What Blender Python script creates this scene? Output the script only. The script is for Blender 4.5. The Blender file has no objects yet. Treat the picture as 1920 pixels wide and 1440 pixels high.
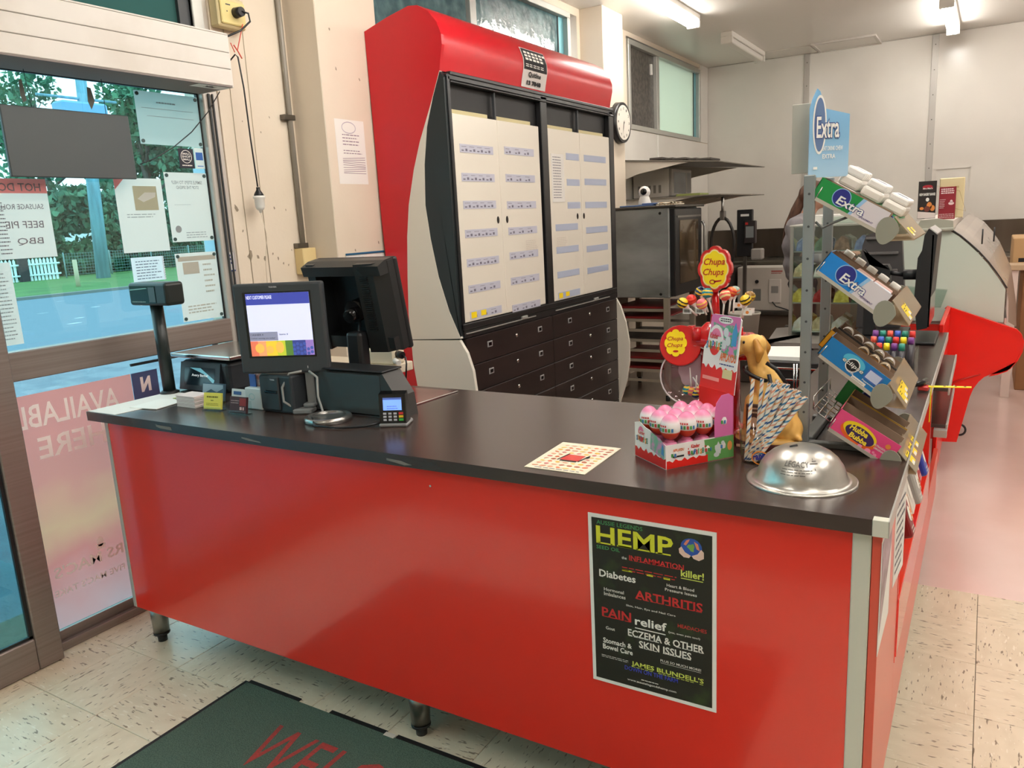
import bpy, bmesh, math, random
from mathutils import Vector, Matrix
from mathutils.noise import noise as pnoise
S = bpy.context.scene
COL = S.collection
R = math.radians
random.seed(7)

# ---------------------------------------------------------------- camera, world, exposure
cam_d = bpy.data.cameras.new('camera'); cam = bpy.data.objects.new('camera', cam_d); COL.objects.link(cam)
cam_d.sensor_width = 36; cam_d.lens = 1460.0/1920*36; cam_d.clip_end = 300; cam_d.clip_start = .02
_r = Vector((0.85684, 0.513, -0.05156)); _u = Vector((-0.06116, 0.20042, 0.9778)); _f = Vector((-0.51195, 0.83466, -0.2031))
_m = Matrix((_r, _u, -_f)).transposed().to_4x4(); _m.translation = Vector((2.4895, -1.5241, 1.4962)); cam.matrix_world = _m
S.camera = cam
S.view_settings.view_transform = 'Standard'; S.view_settings.look = 'None'
S.view_settings.exposure = 0.14; S.view_settings.gamma = 1; S.view_settings.use_curve_mapping = False
W = bpy.data.worlds.new('overcast_sky'); S.world = W; W.use_nodes = True
nt = W.node_tree; bg = nt.nodes['Background']
bg.inputs[0].default_value = (0.88, 0.94, 1.0, 1); bg.inputs[1].default_value = 3.4
S.cycles.transparent_max_bounces = 24; S.cycles.max_bounces = 8; S.cycles.glossy_bounces = 4
TUBE = 34.0        # radiance of a lit fluorescent tube cover

# ---------------------------------------------------------------- materials
def lin(c):
    return tuple((x/255/12.92 if x/255 <= .04045 else ((x/255+.055)/1.055)**2.4) for x in c)
MC = {}
def mat(name, rgb=(200,200,200), rough=.5, metal=0, spec=.5, noise=None, bump=0, bscale=40, emit=0, alpha=1, coat=0, trans=0):
    """noise=(scale, rgb2, lo, hi[, stretch])"""
    if name in MC: return MC[name]
    m = bpy.data.materials.new(name); m.use_nodes = True; N = m.node_tree.nodes; L = m.node_tree.links
    b = N['Principled BSDF']; c = lin(rgb)
    b.inputs['Base Color'].default_value = (*c, 1); b.inputs['Roughness'].default_value = rough
    b.inputs['Metallic'].default_value = metal; b.inputs['Specular IOR Level'].default_value = spec
    if coat: b.inputs['Coat Weight'].default_value = coat; b.inputs['Coat Roughness'].default_value = .08
    if trans: b.inputs['Transmission Weight'].default_value = trans
    if emit: b.inputs['Emission Color'].default_value = (*c, 1); b.inputs['Emission Strength'].default_value = emit
    if alpha < 1: b.inputs['Alpha'].default_value = alpha
    if noise:
        tc = N.new('ShaderNodeTexCoord'); mp = N.new('ShaderNodeMapping'); nz = N.new('ShaderNodeTexNoise'); cr = N.new('ShaderNodeValToRGB')
        if len(noise) > 4: mp.inputs['Scale'].default_value = noise[4]
        nz.inputs['Scale'].default_value = noise[0]; nz.inputs['Detail'].default_value = 5
        cr.color_ramp.elements[0].position = noise[2]; cr.color_ramp.elements[1].position = noise[3]
        cr.color_ramp.elements[0].color = (*c, 1); cr.color_ramp.elements[1].color = (*lin(noise[1]), 1)
        L.new(tc.outputs['Object'], mp.inputs[0]); L.new(mp.outputs[0], nz.inputs['Vector']); L.new(nz.outputs[0], cr.inputs[0]); L.new(cr.outputs[0], b.inputs['Base Color'])
    if bump:
        tc = N.new('ShaderNodeTexCoord'); nz = N.new('ShaderNodeTexNoise'); bp_ = N.new('ShaderNodeBump')
        nz.inputs['Scale'].default_value = bscale; nz.inputs['Detail'].default_value = 3
        bp_.inputs['Strength'].default_value = bump; bp_.inputs['Distance'].default_value = .01
        L.new(tc.outputs['Object'], nz.inputs['Vector']); L.new(nz.outputs[0], bp_.inputs['Height']); L.new(bp_.outputs[0], b.inputs['Normal'])
    MC[name] = m; return m
def glass(name, tint=(200,235,235), refl=.12, rough=.02, body=None, bodyw=0):
    """thin pane: tinted see-through plus mirror reflection, optionally a milky body"""
    if name in MC: return MC[name]
    m = bpy.data.materials.new(name); m.use_nodes = True; N = m.node_tree.nodes; L = m.node_tree.links
    N.remove(N['Principled BSDF']); out = N['Material Output']
    t = N.new('ShaderNodeBsdfTransparent'); t.inputs[0].default_value = (*lin(tint), 1)
    g = N.new('ShaderNodeBsdfGlossy'); g.inputs['Roughness'].default_value = rough
    fr = N.new('ShaderNodeLayerWeight'); fr.inputs[0].default_value = .5
    pw = N.new('ShaderNodeMath'); pw.operation = 'POWER'; pw.inputs[1].default_value = 4.5; L.new(fr.outputs['Facing'], pw.inputs[0])
    ml = N.new('ShaderNodeMath'); ml.operation = 'MULTIPLY_ADD'; ml.inputs[1].default_value = .8; ml.inputs[2].default_value = refl*.6; ml.use_clamp = True
    mx = N.new('ShaderNodeMixShader'); L.new(pw.outputs[0], ml.inputs[0]); L.new(ml.outputs[0], mx.inputs[0]); L.new(t.outputs[0], mx.inputs[1]); L.new(g.outputs[0], mx.inputs[2])
    last = mx
    if body:
        d = N.new('ShaderNodeBsdfDiffuse'); d.inputs[0].default_value = (*lin(body), 1)
        tr = N.new('ShaderNodeBsdfTranslucent'); tr.inputs[0].default_value = (*lin(body), 1)
        a = N.new('ShaderNodeMixShader'); a.inputs[0].default_value = .5; L.new(d.outputs[0], a.inputs[1]); L.new(tr.outputs[0], a.inputs[2])
        m2 = N.new('ShaderNodeMixShader'); m2.inputs[0].default_value = bodyw; L.new(mx.outputs[0], m2.inputs[1]); L.new(a.outputs[0], m2.inputs[2]); last = m2
    L.new(last.outputs[0], out.inputs[0]); MC[name] = m; return m
def paper_mat(name, rgb, trans=.5):
    if name in MC: return MC[name]
    m = bpy.data.materials.new(name); m.use_nodes = True; N = m.node_tree.nodes; L = m.node_tree.links
    N.remove(N['Principled BSDF']); out = N['Material Output']
    d = N.new('ShaderNodeBsdfDiffuse'); d.inputs[0].default_value = (*lin(rgb), 1)
    tr = N.new('ShaderNodeBsdfTranslucent'); tr.inputs[0].default_value = (*lin(rgb), 1)
    a = N.new('ShaderNodeMixShader'); a.inputs[0].default_value = trans; L.new(d.outputs[0], a.inputs[1]); L.new(tr.outputs[0], a.inputs[2]); L.new(a.outputs[0], out.inputs[0])
    MC[name] = m; return m
def ramp_mat(name, stops, axis=2, lo=0, hi=1, rough=.4, metal=0, scale_noise=0, spec=.5):
    """colour printed along an axis of the thing (object coordinates lo..hi)"""
    if name in MC: return MC[name]
    m = bpy.data.materials.new(name); m.use_nodes = True; N = m.node_tree.nodes; L = m.node_tree.links
    b = N['Principled BSDF']; b.inputs['Roughness'].default_value = rough; b.inputs['Metallic'].default_value = metal; b.inputs['Specular IOR Level'].default_value = spec
    tc = N.new('ShaderNodeTexCoord'); sp = N.new('ShaderNodeSeparateXYZ'); mr = N.new('ShaderNodeMapRange'); cr = N.new('ShaderNodeValToRGB')
    mr.inputs[1].default_value = lo; mr.inputs[2].default_value = hi
    L.new(tc.outputs['Object'], sp.inputs[0]); src = sp.outputs[axis]
    if scale_noise:
        nz = N.new('ShaderNodeTexNoise'); nz.inputs['Scale'].default_value = scale_noise; L.new(tc.outputs['Object'], nz.inputs['Vector'])
        ad = N.new('ShaderNodeMath'); ad.operation = 'MULTIPLY_ADD'; ad.inputs[1].default_value = (hi-lo)*.25; L.new(nz.outputs[0], ad.inputs[0]); L.new(src, ad.inputs[2]); src = ad.outputs[0]
    L.new(src, mr.inputs[0]); L.new(mr.outputs[0], cr.inputs[0])
    e = cr.color_ramp.elements
    while len(e) < len(stops): e.new(.5)
    for i, (p, c) in enumerate(stops): e[i].position = p; e[i].color = (*lin(c), 1)
    L.new(cr.outputs[0], b.inputs['Base Color']); MC[name] = m; return m

# ---------------------------------------------------------------- mesh builder
def basis(d):
    d = Vector(d).normalized(); a = Vector((0,0,1)) if abs(d.z) < .9 else Vector((1,0,0))
    x = d.cross(a).normalized(); return x, d.cross(x).normalized(), d
class MB:
    def __init__(s): s.bm = bmesh.new()
    def box(s, x0, x1, y0, y1, z0, z1, bev=0, seg=1, M=None):
        t = bmesh.new(); bmesh.ops.create_cube(t, size=1)
        for v in t.verts: v.co = Vector(((x0+x1)/2+v.co.x*(x1-x0), (y0+y1)/2+v.co.y*(y1-y0), (z0+z1)/2+v.co.z*(z1-z0)))
        if bev:
            bev = min(bev, .49*min(abs(x1-x0), abs(y1-y0), abs(z1-z0)))
            bmesh.ops.bevel(t, geom=t.edges[:], offset=bev, segments=seg, affect='EDGES', profile=.5)
        return s.add(t, M)
    def add(s, t, M=None):
        if M is not None: bmesh.ops.transform(t, matrix=M, verts=t.verts)
        mp = {}
        for v in t.verts: mp[v] = s.bm.verts.new(v.co)
        for f in t.faces:
            try: nf = s.bm.faces.new([mp[v] for v in f.verts]); nf.smooth = f.smooth
            except ValueError: pass
        t.free(); return s
    def face(s, pts, smooth=False):
        f = s.bm.faces.new([s.bm.verts.new(Vector(p)) for p in pts]); f.smooth = smooth; return s
    def cyl(s, p0, p1, r0, r1=None, n=16, caps=True, smooth=True):
        p0 = Vector(p0); p1 = Vector(p1); r1 = r0 if r1 is None else r1
        x, y, d = basis(p1-p0)
        a = [s.bm.verts.new(p0+(x*math.cos(2*math.pi*i/n)+y*math.sin(2*math.pi*i/n))*r0) for i in range(n)]
        b = [s.bm.verts.new(p1+(x*math.cos(2*math.pi*i/n)+y*math.sin(2*math.pi*i/n))*r1) for i in range(n)]
        for i in range(n):
            j = (i+1) % n; f = s.bm.faces.new((a[j], a[i], b[i], b[j])); f.smooth = smooth
        if caps: s.bm.faces.new(a); s.bm.faces.new(b[::-1])
        return s
    def tube(s, pts, r, n=8, close=False):
        pts = [Vector(p) for p in pts]; rings = []
        up = None
        for i, p in enumerate(pts):
            q0 = pts[i-1] if (i > 0 or close) else p; q1 = pts[(i+1) % len(pts)] if (i < len(pts)-1 or close) else p
            d = (q1-q0).normalized()
            if up is None: x, y, d = basis(d); up = x
            x = (up-d*up.dot(d)).normalized(); y = d.cross(x); up = x
            rr = r[i] if isinstance(r, (list, tuple)) else r
            rings.append([s.bm.verts.new(p+(x*math.cos(2*math.pi*k/n)+y*math.sin(2*math.pi*k/n))*rr) for k in range(n)])
        m = len(rings)
        for i in range(m if close else m-1):
            A, B = rings[i], rings[(i+1) % m]
            for k in range(n):
                j = (k+1) % n; f = s.bm.faces.new((A[k], A[j], B[j], B[k])); f.smooth = True
        if not close: s.bm.faces.new(rings[0][::-1]); s.bm.faces.new(rings[-1])
        return s
    def prism(s, pts, ax, a0, a1, smooth=False, caps=True):
        def P(q, a): l = list(q); l.insert(ax, a); return Vector(l)
        A = [s.bm.verts.new(P(q, a0)) for q in pts]; B = [s.bm.verts.new(P(q, a1)) for q in pts]; n = len(pts)
        for i in range(n):
            j = (i+1) % n; f = s.bm.faces.new((A[i], A[j], B[j], B[i])); f.smooth = smooth
        if caps:
            f1 = s.bm.faces.new(A[::-1]); f2 = s.bm.faces.new(B)
        return s
    def lathe(s, prof, c=(0,0,0), n=24, M=None, sx=1, sy=1):
        t = bmesh.new(); c = Vector(c); rings = []
        for r, z in prof:
            if r < 1e-6: rings.append([t.verts.new(c+Vector((0,0,z)))])
            else: rings.append([t.verts.new(c+Vector((r*sx*math.cos(2*math.pi*k/n), r*sy*math.sin(2*math.pi*k/n), z))) for k in range(n)])
        for A, B in zip(rings, rings[1:]):
            for k in range(n):
                j = (k+1) % n
                vs = [A[k % len(A)], A[j % len(A)], B[j % len(B)], B[k % len(B)]]
                u = []
                for v in vs:
                    if v not in u: u.append(v)
                if len(u) > 2: f = t.faces.new(u); f.smooth = True
        return s.add(t, M)
    def sphere(s, c, r, n=16, sc=(1,1,1)):
        t = bmesh.new(); bmesh.ops.create_uvsphere(t, u_segments=n, v_segments=max(6, n*2//3), radius=r)
        for v in t.verts: v.co = Vector((v.co.x*sc[0], v.co.y*sc[1], v.co.z*sc[2]))+Vector(c)
        for f in t.faces: f.smooth = True
        return s.add(t)
    def mesh(s, name, fix=True):
        if fix: bmesh.ops.recalc_face_normals(s.bm, faces=s.bm.faces)
        me = bpy.data.meshes.new(name); s.bm.to_mesh(me); s.bm.free(); return me
    def build(s, name, m, parent=None, label=None, kind=None, fix=True, M=None):
        if parent is not None:
            off = parent.get('_o')
            if off is not None: bmesh.ops.translate(s.bm, vec=-Vector(off), verts=s.bm.verts)
        me = s.mesh(name, fix); me.materials.append(m)
        o = bpy.data.objects.new(name, me); COL.objects.link(o)
        if parent is not None:
            o.parent = parent
            if parent.get('_o') is not None: o['_o'] = parent['_o']
        if label: o['label'] = label
        if kind: o['kind'] = kind
        return o
def tag(o, label, cat, group=None):
    o['label'] = label; o['category'] = cat
    if group: o['group'] = group
    return o
def thing(name, label, cat, loc=(0,0,0), rot=(0,0,0), group=None, world=True):
    """an Empty at the base; with world=True the parts are given in room coordinates"""
    o = bpy.data.objects.new(name, None); COL.objects.link(o); o.empty_display_size = .05
    o.location = loc; o.rotation_euler = rot
    if world: o['_o'] = list(loc)
    return tag(o, label, cat, group)
def own(o, loc):
    """give a one-mesh thing an origin of its own"""
    loc = Vector(loc); o.data.transform(Matrix.Translation(-loc)); o.location = loc; o['_o'] = list(loc); return o
def struct(name): 
    o = bpy.data.objects.new(name, None); COL.objects.link(o); o['kind'] = 'structure'; o.empty_display_size = .1; return o
def dup(root, loc=None, rot=None, label=None, group=None, parent=None, swap=None):
    c = root.copy(); COL.objects.link(c)
    if parent is not None: c.parent = parent
    if loc is not None: c.location = loc
    if rot is not None: c.rotation_euler = rot
    if label: c['label'] = label
    if group: c['group'] = group
    if swap and c.data and c.data.name.split('.')[0] in swap:
        c.data = c.data.copy(); c.data.materials[0] = swap[c.data.name.split('.')[0]]
    for ch in root.children: dup(ch, parent=c, swap=swap)
    return c

# ---------------------------------------------------------------- flat print: lettering and shapes laid on a face
TX = {}
def text2d(t, bold=0, shear=0):
    k = (t, bold, shear)
    if k not in TX:
        cu = bpy.data.curves.new('t', 'FONT'); cu.body = t; cu.offset = bold; cu.shear = shear; cu.resolution_u = 2; cu.size = 1
        ob = bpy.data.objects.new('t', cu); me = bpy.data.meshes.new_from_object(ob)
        vs = [(v.co.x, v.co.y) for v in me.vertices]; fs = [tuple(p.vertices) for p in me.polygons]
        bpy.data.objects.remove(ob); bpy.data.curves.remove(cu); bpy.data.meshes.remove(me)
        if vs:
            x0 = min(v[0] for v in vs); x1 = max(v[0] for v in vs); y0 = min(v[1] for v in vs); y1 = max(v[1] for v in vs)
            vs = [((v[0]-x0)/(x1-x0), (v[1]-y0)/(y1-y0)) for v in vs]
        TX[k] = (vs, fs)
    return TX[k]
FRONT = lambda y: ((0,y,0), (1,0,0), (0,0,1))
SIDE = lambda x: ((x,0,0), (0,1,0), (0,0,1))
TOP = lambda z: ((0,0,z), (1,0,0), (0,1,0))
class D:
    def __init__(s, F, off=.0005):
        s.O, s.U, s.V = [Vector(a) for a in F]; s.N = s.U.cross(s.V).normalized(); s.off = off; s.bm = bmesh.new()
    def p(s, u, v): return s.O+s.U*u+s.V*v+s.N*s.off
    def poly(s, pts):
        s.bm.faces.new([s.bm.verts.new(s.p(*q)) for q in pts]); return s
    def rect(s, u0, v0, u1, v1, rot=0):
        if rot:
            c = ((u0+u1)/2, (v0+v1)/2); a = R(rot); pts = []
            for u, v in ((u0,v0),(u1,v0),(u1,v1),(u0,v1)):
                du, dv = u-c[0], v-c[1]; pts.append((c[0]+du*math.cos(a)-dv*math.sin(a), c[1]+du*math.sin(a)+dv*math.cos(a)))
            return s.poly(pts)
        return s.poly([(u0,v0),(u1,v0),(u1,v1),(u0,v1)])
    def disc(s, u, v, ru, rv=None, n=24, rot=0, f=None):
        rv = rv or ru; a = R(rot); pts = []
        for i in range(n):
            t = 2*math.pi*i/n; k = f(t) if f else 1; x, y = ru*k*math.cos(t), rv*k*math.sin(t)
            pts.append((u+x*math.cos(a)-y*math.sin(a), v+x*math.sin(a)+y*math.cos(a)))
        return s.poly(pts)
    def ring(s, u, v, ru, rv, w, n=24, rot=0):
        a = R(rot); A = []; B = []
        for i in range(n):
            t = 2*math.pi*i/n
            for L_, k in ((A, 0), (B, w)):
                x, y = (ru-k)*math.cos(t), (rv-k)*math.sin(t); L_.append(s.bm.verts.new(s.p(u+x*math.cos(a)-y*math.sin(a), v+x*math.sin(a)+y*math.cos(a))))
        for i in range(n): j = (i+1) % n; s.bm.faces.new((A[i], A[j], B[j], B[i]))
        return s
    def text(s, t, u0, v0, w, h, bold=.01, shear=0, mir=False, rot=0):
        vs, fs = text2d(t, bold, shear); a = R(rot)
        vv = []
        for x, y in vs:
            du = (1-x if mir else x)*w; dv = y*h
            vv.append(s.bm.verts.new(s.p(u0+du*math.cos(a)-dv*math.sin(a), v0+du*math.sin(a)+dv*math.cos(a))))
        for f in fs:
            try: s.bm.faces.new([vv[i] for i in f])
            except ValueError: pass
        return s
    def lines(s, u0, v0, u1, v1, n, fill=.45, rag=.3, rnd=None):
        """rows of print too small to read"""
        rnd = rnd or random; h = (v1-v0)/n
        for i in range(n):
            y = v0+h*(i+.25); x = u0; end = u1-(u1-u0)*rag*rnd.random()
            while x < end:
                w = (u1-u0)*rnd.uniform(.06, .2); s.rect(x, y, min(x+w, end), y+h*fill); x += w+(u1-u0)*.03
        return s
    def build(s, name, m, parent=None, label=None):
        if parent is not None and parent.get('_o') is not None: bmesh.ops.translate(s.bm, vec=-Vector(parent['_o']), verts=s.bm.verts)
        me = bpy.data.meshes.new(name); s.bm.to_mesh(me); s.bm.free(); me.materials.append(m)
        o = bpy.data.objects.new(name, me); COL.objects.link(o)
        if parent is not None:
            o.parent = parent
            if parent.get('_o') is not None: o['_o'] = parent['_o']
        if label: o['label'] = label
        return o

def organic(name, blobs, voxel, m, parent, smooth=4, M=None):
    """one continuous skin around tapered limbs: blobs = (p0, r0, p1, r1) or (centre, (rx, ry, rz))"""
    bm = bmesh.new()
    def ball(c, r):
        t = bmesh.ops.create_icosphere(bm, subdivisions=2, radius=1)
        rr = r if isinstance(r, (tuple, list)) else (r, r, r)
        for v in t['verts']: v.co = Vector((v.co.x*rr[0], v.co.y*rr[1], v.co.z*rr[2]))+Vector(c)
    for b in blobs:
        if len(b) == 2: ball(*b)
        else:
            p0, r0, p1, r1 = Vector(b[0]), b[1], Vector(b[2]), b[3]
            n = max(2, int((p1-p0).length/(min(r0, r1)*.35))+1)
            for i in range(n+1): k = i/n; ball(p0.lerp(p1, k), r0+(r1-r0)*k)
    if M is not None: bmesh.ops.transform(bm, matrix=M, verts=bm.verts)
    me = bpy.data.meshes.new('tmp'); bm.to_mesh(me); bm.free()
    o = bpy.data.objects.new('tmp', me); COL.objects.link(o)
    md = o.modifiers.new('r', 'REMESH'); md.mode = 'VOXEL'; md.voxel_size = voxel; md.use_smooth_shade = True
    ms = o.modifiers.new('s', 'SMOOTH'); ms.iterations = smooth; ms.factor = .6
    dg = bpy.context.evaluated_depsgraph_get(); e = bpy.data.meshes.new_from_object(o.evaluated_get(dg)); bpy.data.objects.remove(o)
    e.name = name
    for pl in e.polygons: pl.use_smooth = True
    e.materials.clear(); e.materials.append(m)
    ob = bpy.data.objects.new(name, e); COL.objects.link(ob)
    if parent is not None:
        ob.parent = parent
        if parent.get('_o') is not None: e.transform(Matrix.Translation(-Vector(parent['_o']))); ob['_o'] = parent['_o']
    return ob

# ---------------------------------------------------------------- shared materials
wallcream = mat('cream_paint', (228,215,196), .55, noise=(2.2, (221,207,187), .35, .68), bump=.05, bscale=60)
wallwhite = mat('white_panel', (226,222,214), .22, noise=(1.2, (218,213,205), .4, .6))
ceilm = mat('ceiling_paint', (226,221,213), .30)
alu = mat('aluminium', (170,166,162), .38, .75)
alus = mat('silver_trim', (190,190,184), .42, .6)
alubrown = mat('brushed_aluminium', (150,138,132), .42, .55, noise=(3, (136,124,118), .35, .65, (1,.05,30)))
black = mat('black_plastic', (26,27,29), .42)
blackg = mat('black_gloss', (14,14,15), .12)
dgrey = mat('dark_grey_plastic', (58,61,64), .48)
red = mat('red_laminate', (228,48,34), .20, spec=.6, coat=.5)
redc = mat('red_cabinet', (196,20,34), .30, spec=.5)
woodblack = mat('dark_laminate', (56,42,37), .26, spec=.9, noise=(3, (64,50,45), .35, .7, (.4,12,4)))
steel = mat('stainless_steel', (168,166,160), .28, 1, noise=(2, (140,138,134), .3, .7, (6,1,1)))
steeld = mat('worn_steel', (120,116,110), .35, .9, noise=(3, (96,92,86), .3, .7))
chrome = mat('chrome', (215,215,212), .12, 1)
white = mat('white_plastic', (236,234,228), .35)
paper = mat('white_paper', (238,236,230), .8)
ink = mat('black_ink', (28,26,28), .7)
greyink = mat('grey_ink', (120,118,124), .7)
yellow = mat('yellow_print', (250,218,20), .5)
tealg = glass('tinted_glass', (206,234,236), .10)
cleargl = glass('clear_acrylic', (250,251,250), .07)

# ---------------------------------------------------------------- floor
fl = MB().box(-.9,6.0,-3.6,8.0,-.10,-.010).build('floor', mat('floor_bedding', (120,108,92), .8)); fl['kind'] = 'structure'
def tile_mat():
    m = bpy.data.materials.new('vinyl_tile'); m.use_nodes = True; N = m.node_tree.nodes; L = m.node_tree.links; b = N['Principled BSDF']
    tc = N.new('ShaderNodeTexCoord'); oi = N.new('ShaderNodeObjectInfo'); ad = N.new('ShaderNodeVectorMath'); ad.operation = 'ADD'
    sc = N.new('ShaderNodeVectorMath'); sc.operation = 'SCALE'; cb = N.new('ShaderNodeCombineXYZ')
    for i in range(3): L.new(oi.outputs['Random'], cb.inputs[i])
    L.new(cb.outputs[0], sc.inputs[0]); sc.inputs[3].default_value = 37
    L.new(tc.outputs['Object'], ad.inputs[0]); L.new(sc.outputs[0], ad.inputs[1])
    def streak(scale, w0, w1, st):
        mp = N.new('ShaderNodeMapping'); mp.inputs['Scale'].default_value = st; L.new(ad.outputs[0], mp.inputs[0])
        v = N.new('ShaderNodeTexNoise'); v.inputs['Scale'].default_value = scale; v.inputs['Detail'].default_value = 2; v.inputs['Roughness'].default_value = .45; L.new(mp.outputs[0], v.inputs['Vector'])
        c = N.new('ShaderNodeValToRGB'); c.color_ramp.elements[0].position = w0; c.color_ramp.elements[1].position = w1; L.new(v.outputs[0], c.inputs[0]); return c
    a = streak(27, .64, .69, (1, 4.2, 1)); a2 = streak(30, .31, .35, (1, 4, 1)); a3 = streak(12, .4, .65, (1, 2, 1))
    base = N.new('ShaderNodeMix'); base.data_type = 'RGBA'; base.inputs[6].default_value = (*lin((232,219,194)), 1); base.inputs[7].default_value = (*lin((224,210,184)), 1); L.new(a3.outputs[0], base.inputs[0])
    m1 = N.new('ShaderNodeMix'); m1.data_type = 'RGBA'; L.new(a.outputs[0], m1.inputs[0]); L.new(base.outputs[2], m1.inputs[6]); m1.inputs[7].default_value = (*lin((146,128,106)), 1)
    iv = N.new('ShaderNodeMath'); iv.operation = 'SUBTRACT'; iv.inputs[0].default_value = 1; L.new(a2.outputs[0], iv.inputs[1])
    m2 = N.new('ShaderNodeMix'); m2.data_type = 'RGBA'; L.new(iv.outputs[0], m2.inputs[0]); L.new(m1.outputs[2], m2.inputs[6]); m2.inputs[7].default_value = (*lin((240,230,210)), 1)
    L.new(m2.outputs[2], b.inputs['Base Color']); b.inputs['Roughness'].default_value = .28
    return m
T = .305; tm = tile_mat()
t0 = MB().box(-T/2+.0008, T/2-.0008, -T/2+.0008, T/2-.0008, -.009, 0, .0012).mesh('tile'); t0.materials.append(tm)
for i in range(-2, 11):
    for j in range(-5, 6):
        cx, cy = .101+T*(i-.5), -.017+T*(j+.5)
        if cx < -.46 or cx > 3.2 or cy+T/2 > 1.75 and False: continue
        if cy > 1.0 and cx < 2.2 or cy > .6 and cx < 1.9: continue
        o = bpy.data.objects.new('tile', t0); COL.objects.link(o); o.parent = fl
        o.location = (cx, cy, 0); o.rotation_euler = (0, 0, R(90)*((i+j) % 2))
MB().box(2.0, 6.0, 1.742, 8.0, -.010, .001, .001).build('vinyl_sheet', mat('pink_vinyl', (238,212,204), .14, noise=(2, (230,202,192), .35, .65)), fl, 'glossy pink sheet vinyl')
MB().box(-.42, 2.0, .90, 8.0, -.010, .001).build('vinyl_sheet', mat('grey_vinyl', (128,114,100), .35, noise=(5, (112,98,86), .35, .65, (1,.3,1))), fl, 'brown grey sheet vinyl behind the counter')

# ---------------------------------------------------------------- ceiling and enclosing walls
ce = MB().box(-.5,6.0,-3.6,8.0,3.12,3.25).build('ceiling', ceilm); ce['kind'] = 'structure'
wf = MB().box(-.5,6.0,-3.7,-3.6,0,3.12).build('wall_front', wallcream); wf['kind'] = 'structure'
wr = MB().box(6.0,6.1,-3.6,8.0,0,3.12).build('wall_right', wallwhite); wr['kind'] = 'structure'
wb = MB().box(-.5,6.0,7.87,8.0,0,3.12).build('wall_back', wallwhite); wb['kind'] = 'structure'
for k, (a, b) in enumerate(((-.399,.70),(.70,1.925),(1.925,3.145),(3.145,4.365),(4.365,5.99))):
    MB().box(a+.004, b-.004, 7.855, 7.87, .0, 3.115, .002).build('panel', wallwhite, wb)
    if 0 < k:
        st = MB().box(a-.03, a+.03, 7.846, 7.855, .9, 3.115, .002).build('joint_strip', mat('grey_strip', (186,182,176), .4, .3), wb)
        for q in range(9): MB().cyl((a, 7.846, 1.1+q*.24), (a, 7.843, 1.1+q*.24), .006, n=8).build('screw', steeld, st)
MB().box(1.985, 2.30, 7.846, 7.855, 1.80, 1.81).box(1.985, 1.992, 7.846, 7.855, 1.6, 1.81).box(2.293, 2.30, 7.846, 7.855, 1.6, 1.81).build('cable_loop', wallwhite, wb)

# left wall, piece by piece: solid wall around the shopfront and windows
wl = MB().box(-.62,-.40,.885,1.75,0,3.12).box(-.62,-.40,1.75,4.45,0,2.30).box(-.62,-.40,1.75,4.45,3.06,3.12).box(-.62,-.40,4.45,5.45,0,3.12)\
    .box(-.62,-.40,5.45,7.56,0,2.28).box(-.62,-.40,5.45,7.56,3.08,3.12).box(-.62,-.40,7.56,7.87,0,3.12).box(-.55,-.44,-3.6,.885,3.02,3.12).build('wall_left', wallcream); wl['kind'] = 'structure'
MB().box(-.401,-.392,4.91,6.19,1.0,2.275,.002).build('panel', wallwhite, wl)
MB().box(-.401,-.392,6.20,7.85,1.0,2.275,.002).build('panel', wallwhite, wl)
MB().box(-.392,-.386,6.185,6.205,1.0,2.275).build('joint_strip', white, wl)
MB().box(-.401,-.392,7.57,7.85,2.28,3.115,.002).build('panel', wallwhite, wl)
# chipped paint on the pier
dp = D(SIDE(-.3995))
rnd = random.Random(3)
for cx, cz, r_ in ((.955,1.41,.028),(1.0,1.40,.012),(1.04,1.39,.013),(.91,1.62,.02),(1.12,1.385,.008),(1.15,1.36,.008),(1.09,1.41,.007),(1.21,1.42,.006),(1.13,1.62,.008),(1.18,1.35,.007),(1.2,1.61,.006),(1.1,1.96,.006),(1.0,2.0,.005),(1.16,2.03,.006),(.93,1.52,.008)):
    dp.disc(cx, cz, r_*.6, r_, 11, rnd.uniform(-25, 25), lambda t: rnd.uniform(.5, 1.1))
dp.build('paint_chip', mat('bare_render', (150,136,118), .9), wl)
for y in (.955, 1.06): MB().tube([(-.398, y, 1.2), (-.398, y-.004, 1.9), (-.398, y, 2.9)], .0018, 5).build('crack', mat('crack_shadow', (190,176,152), .9), wl)
def column(y0, y1, x):
    c = MB().box(-.42, x, y0, y1, 0, 3.12, .004).build('column', wallcream); c['kind'] = 'structure'; return c
c1 = column(1.315, 1.74, -.20)
c2 = column(4.50, 4.90, -.20)
dq = D(SIDE(-.20)); 
for cx, cz in ((1.42,2.25),(1.40,2.42),(1.58,2.22),(1.44,1.40),(1.62,1.43),(1.40,1.38)): dq.disc(cx, cz, .005, .009, 9, 20, lambda t: rnd.uniform(.5, 1.1))
dq.build('paint_chip', MC['bare_render'], c1)

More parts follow.
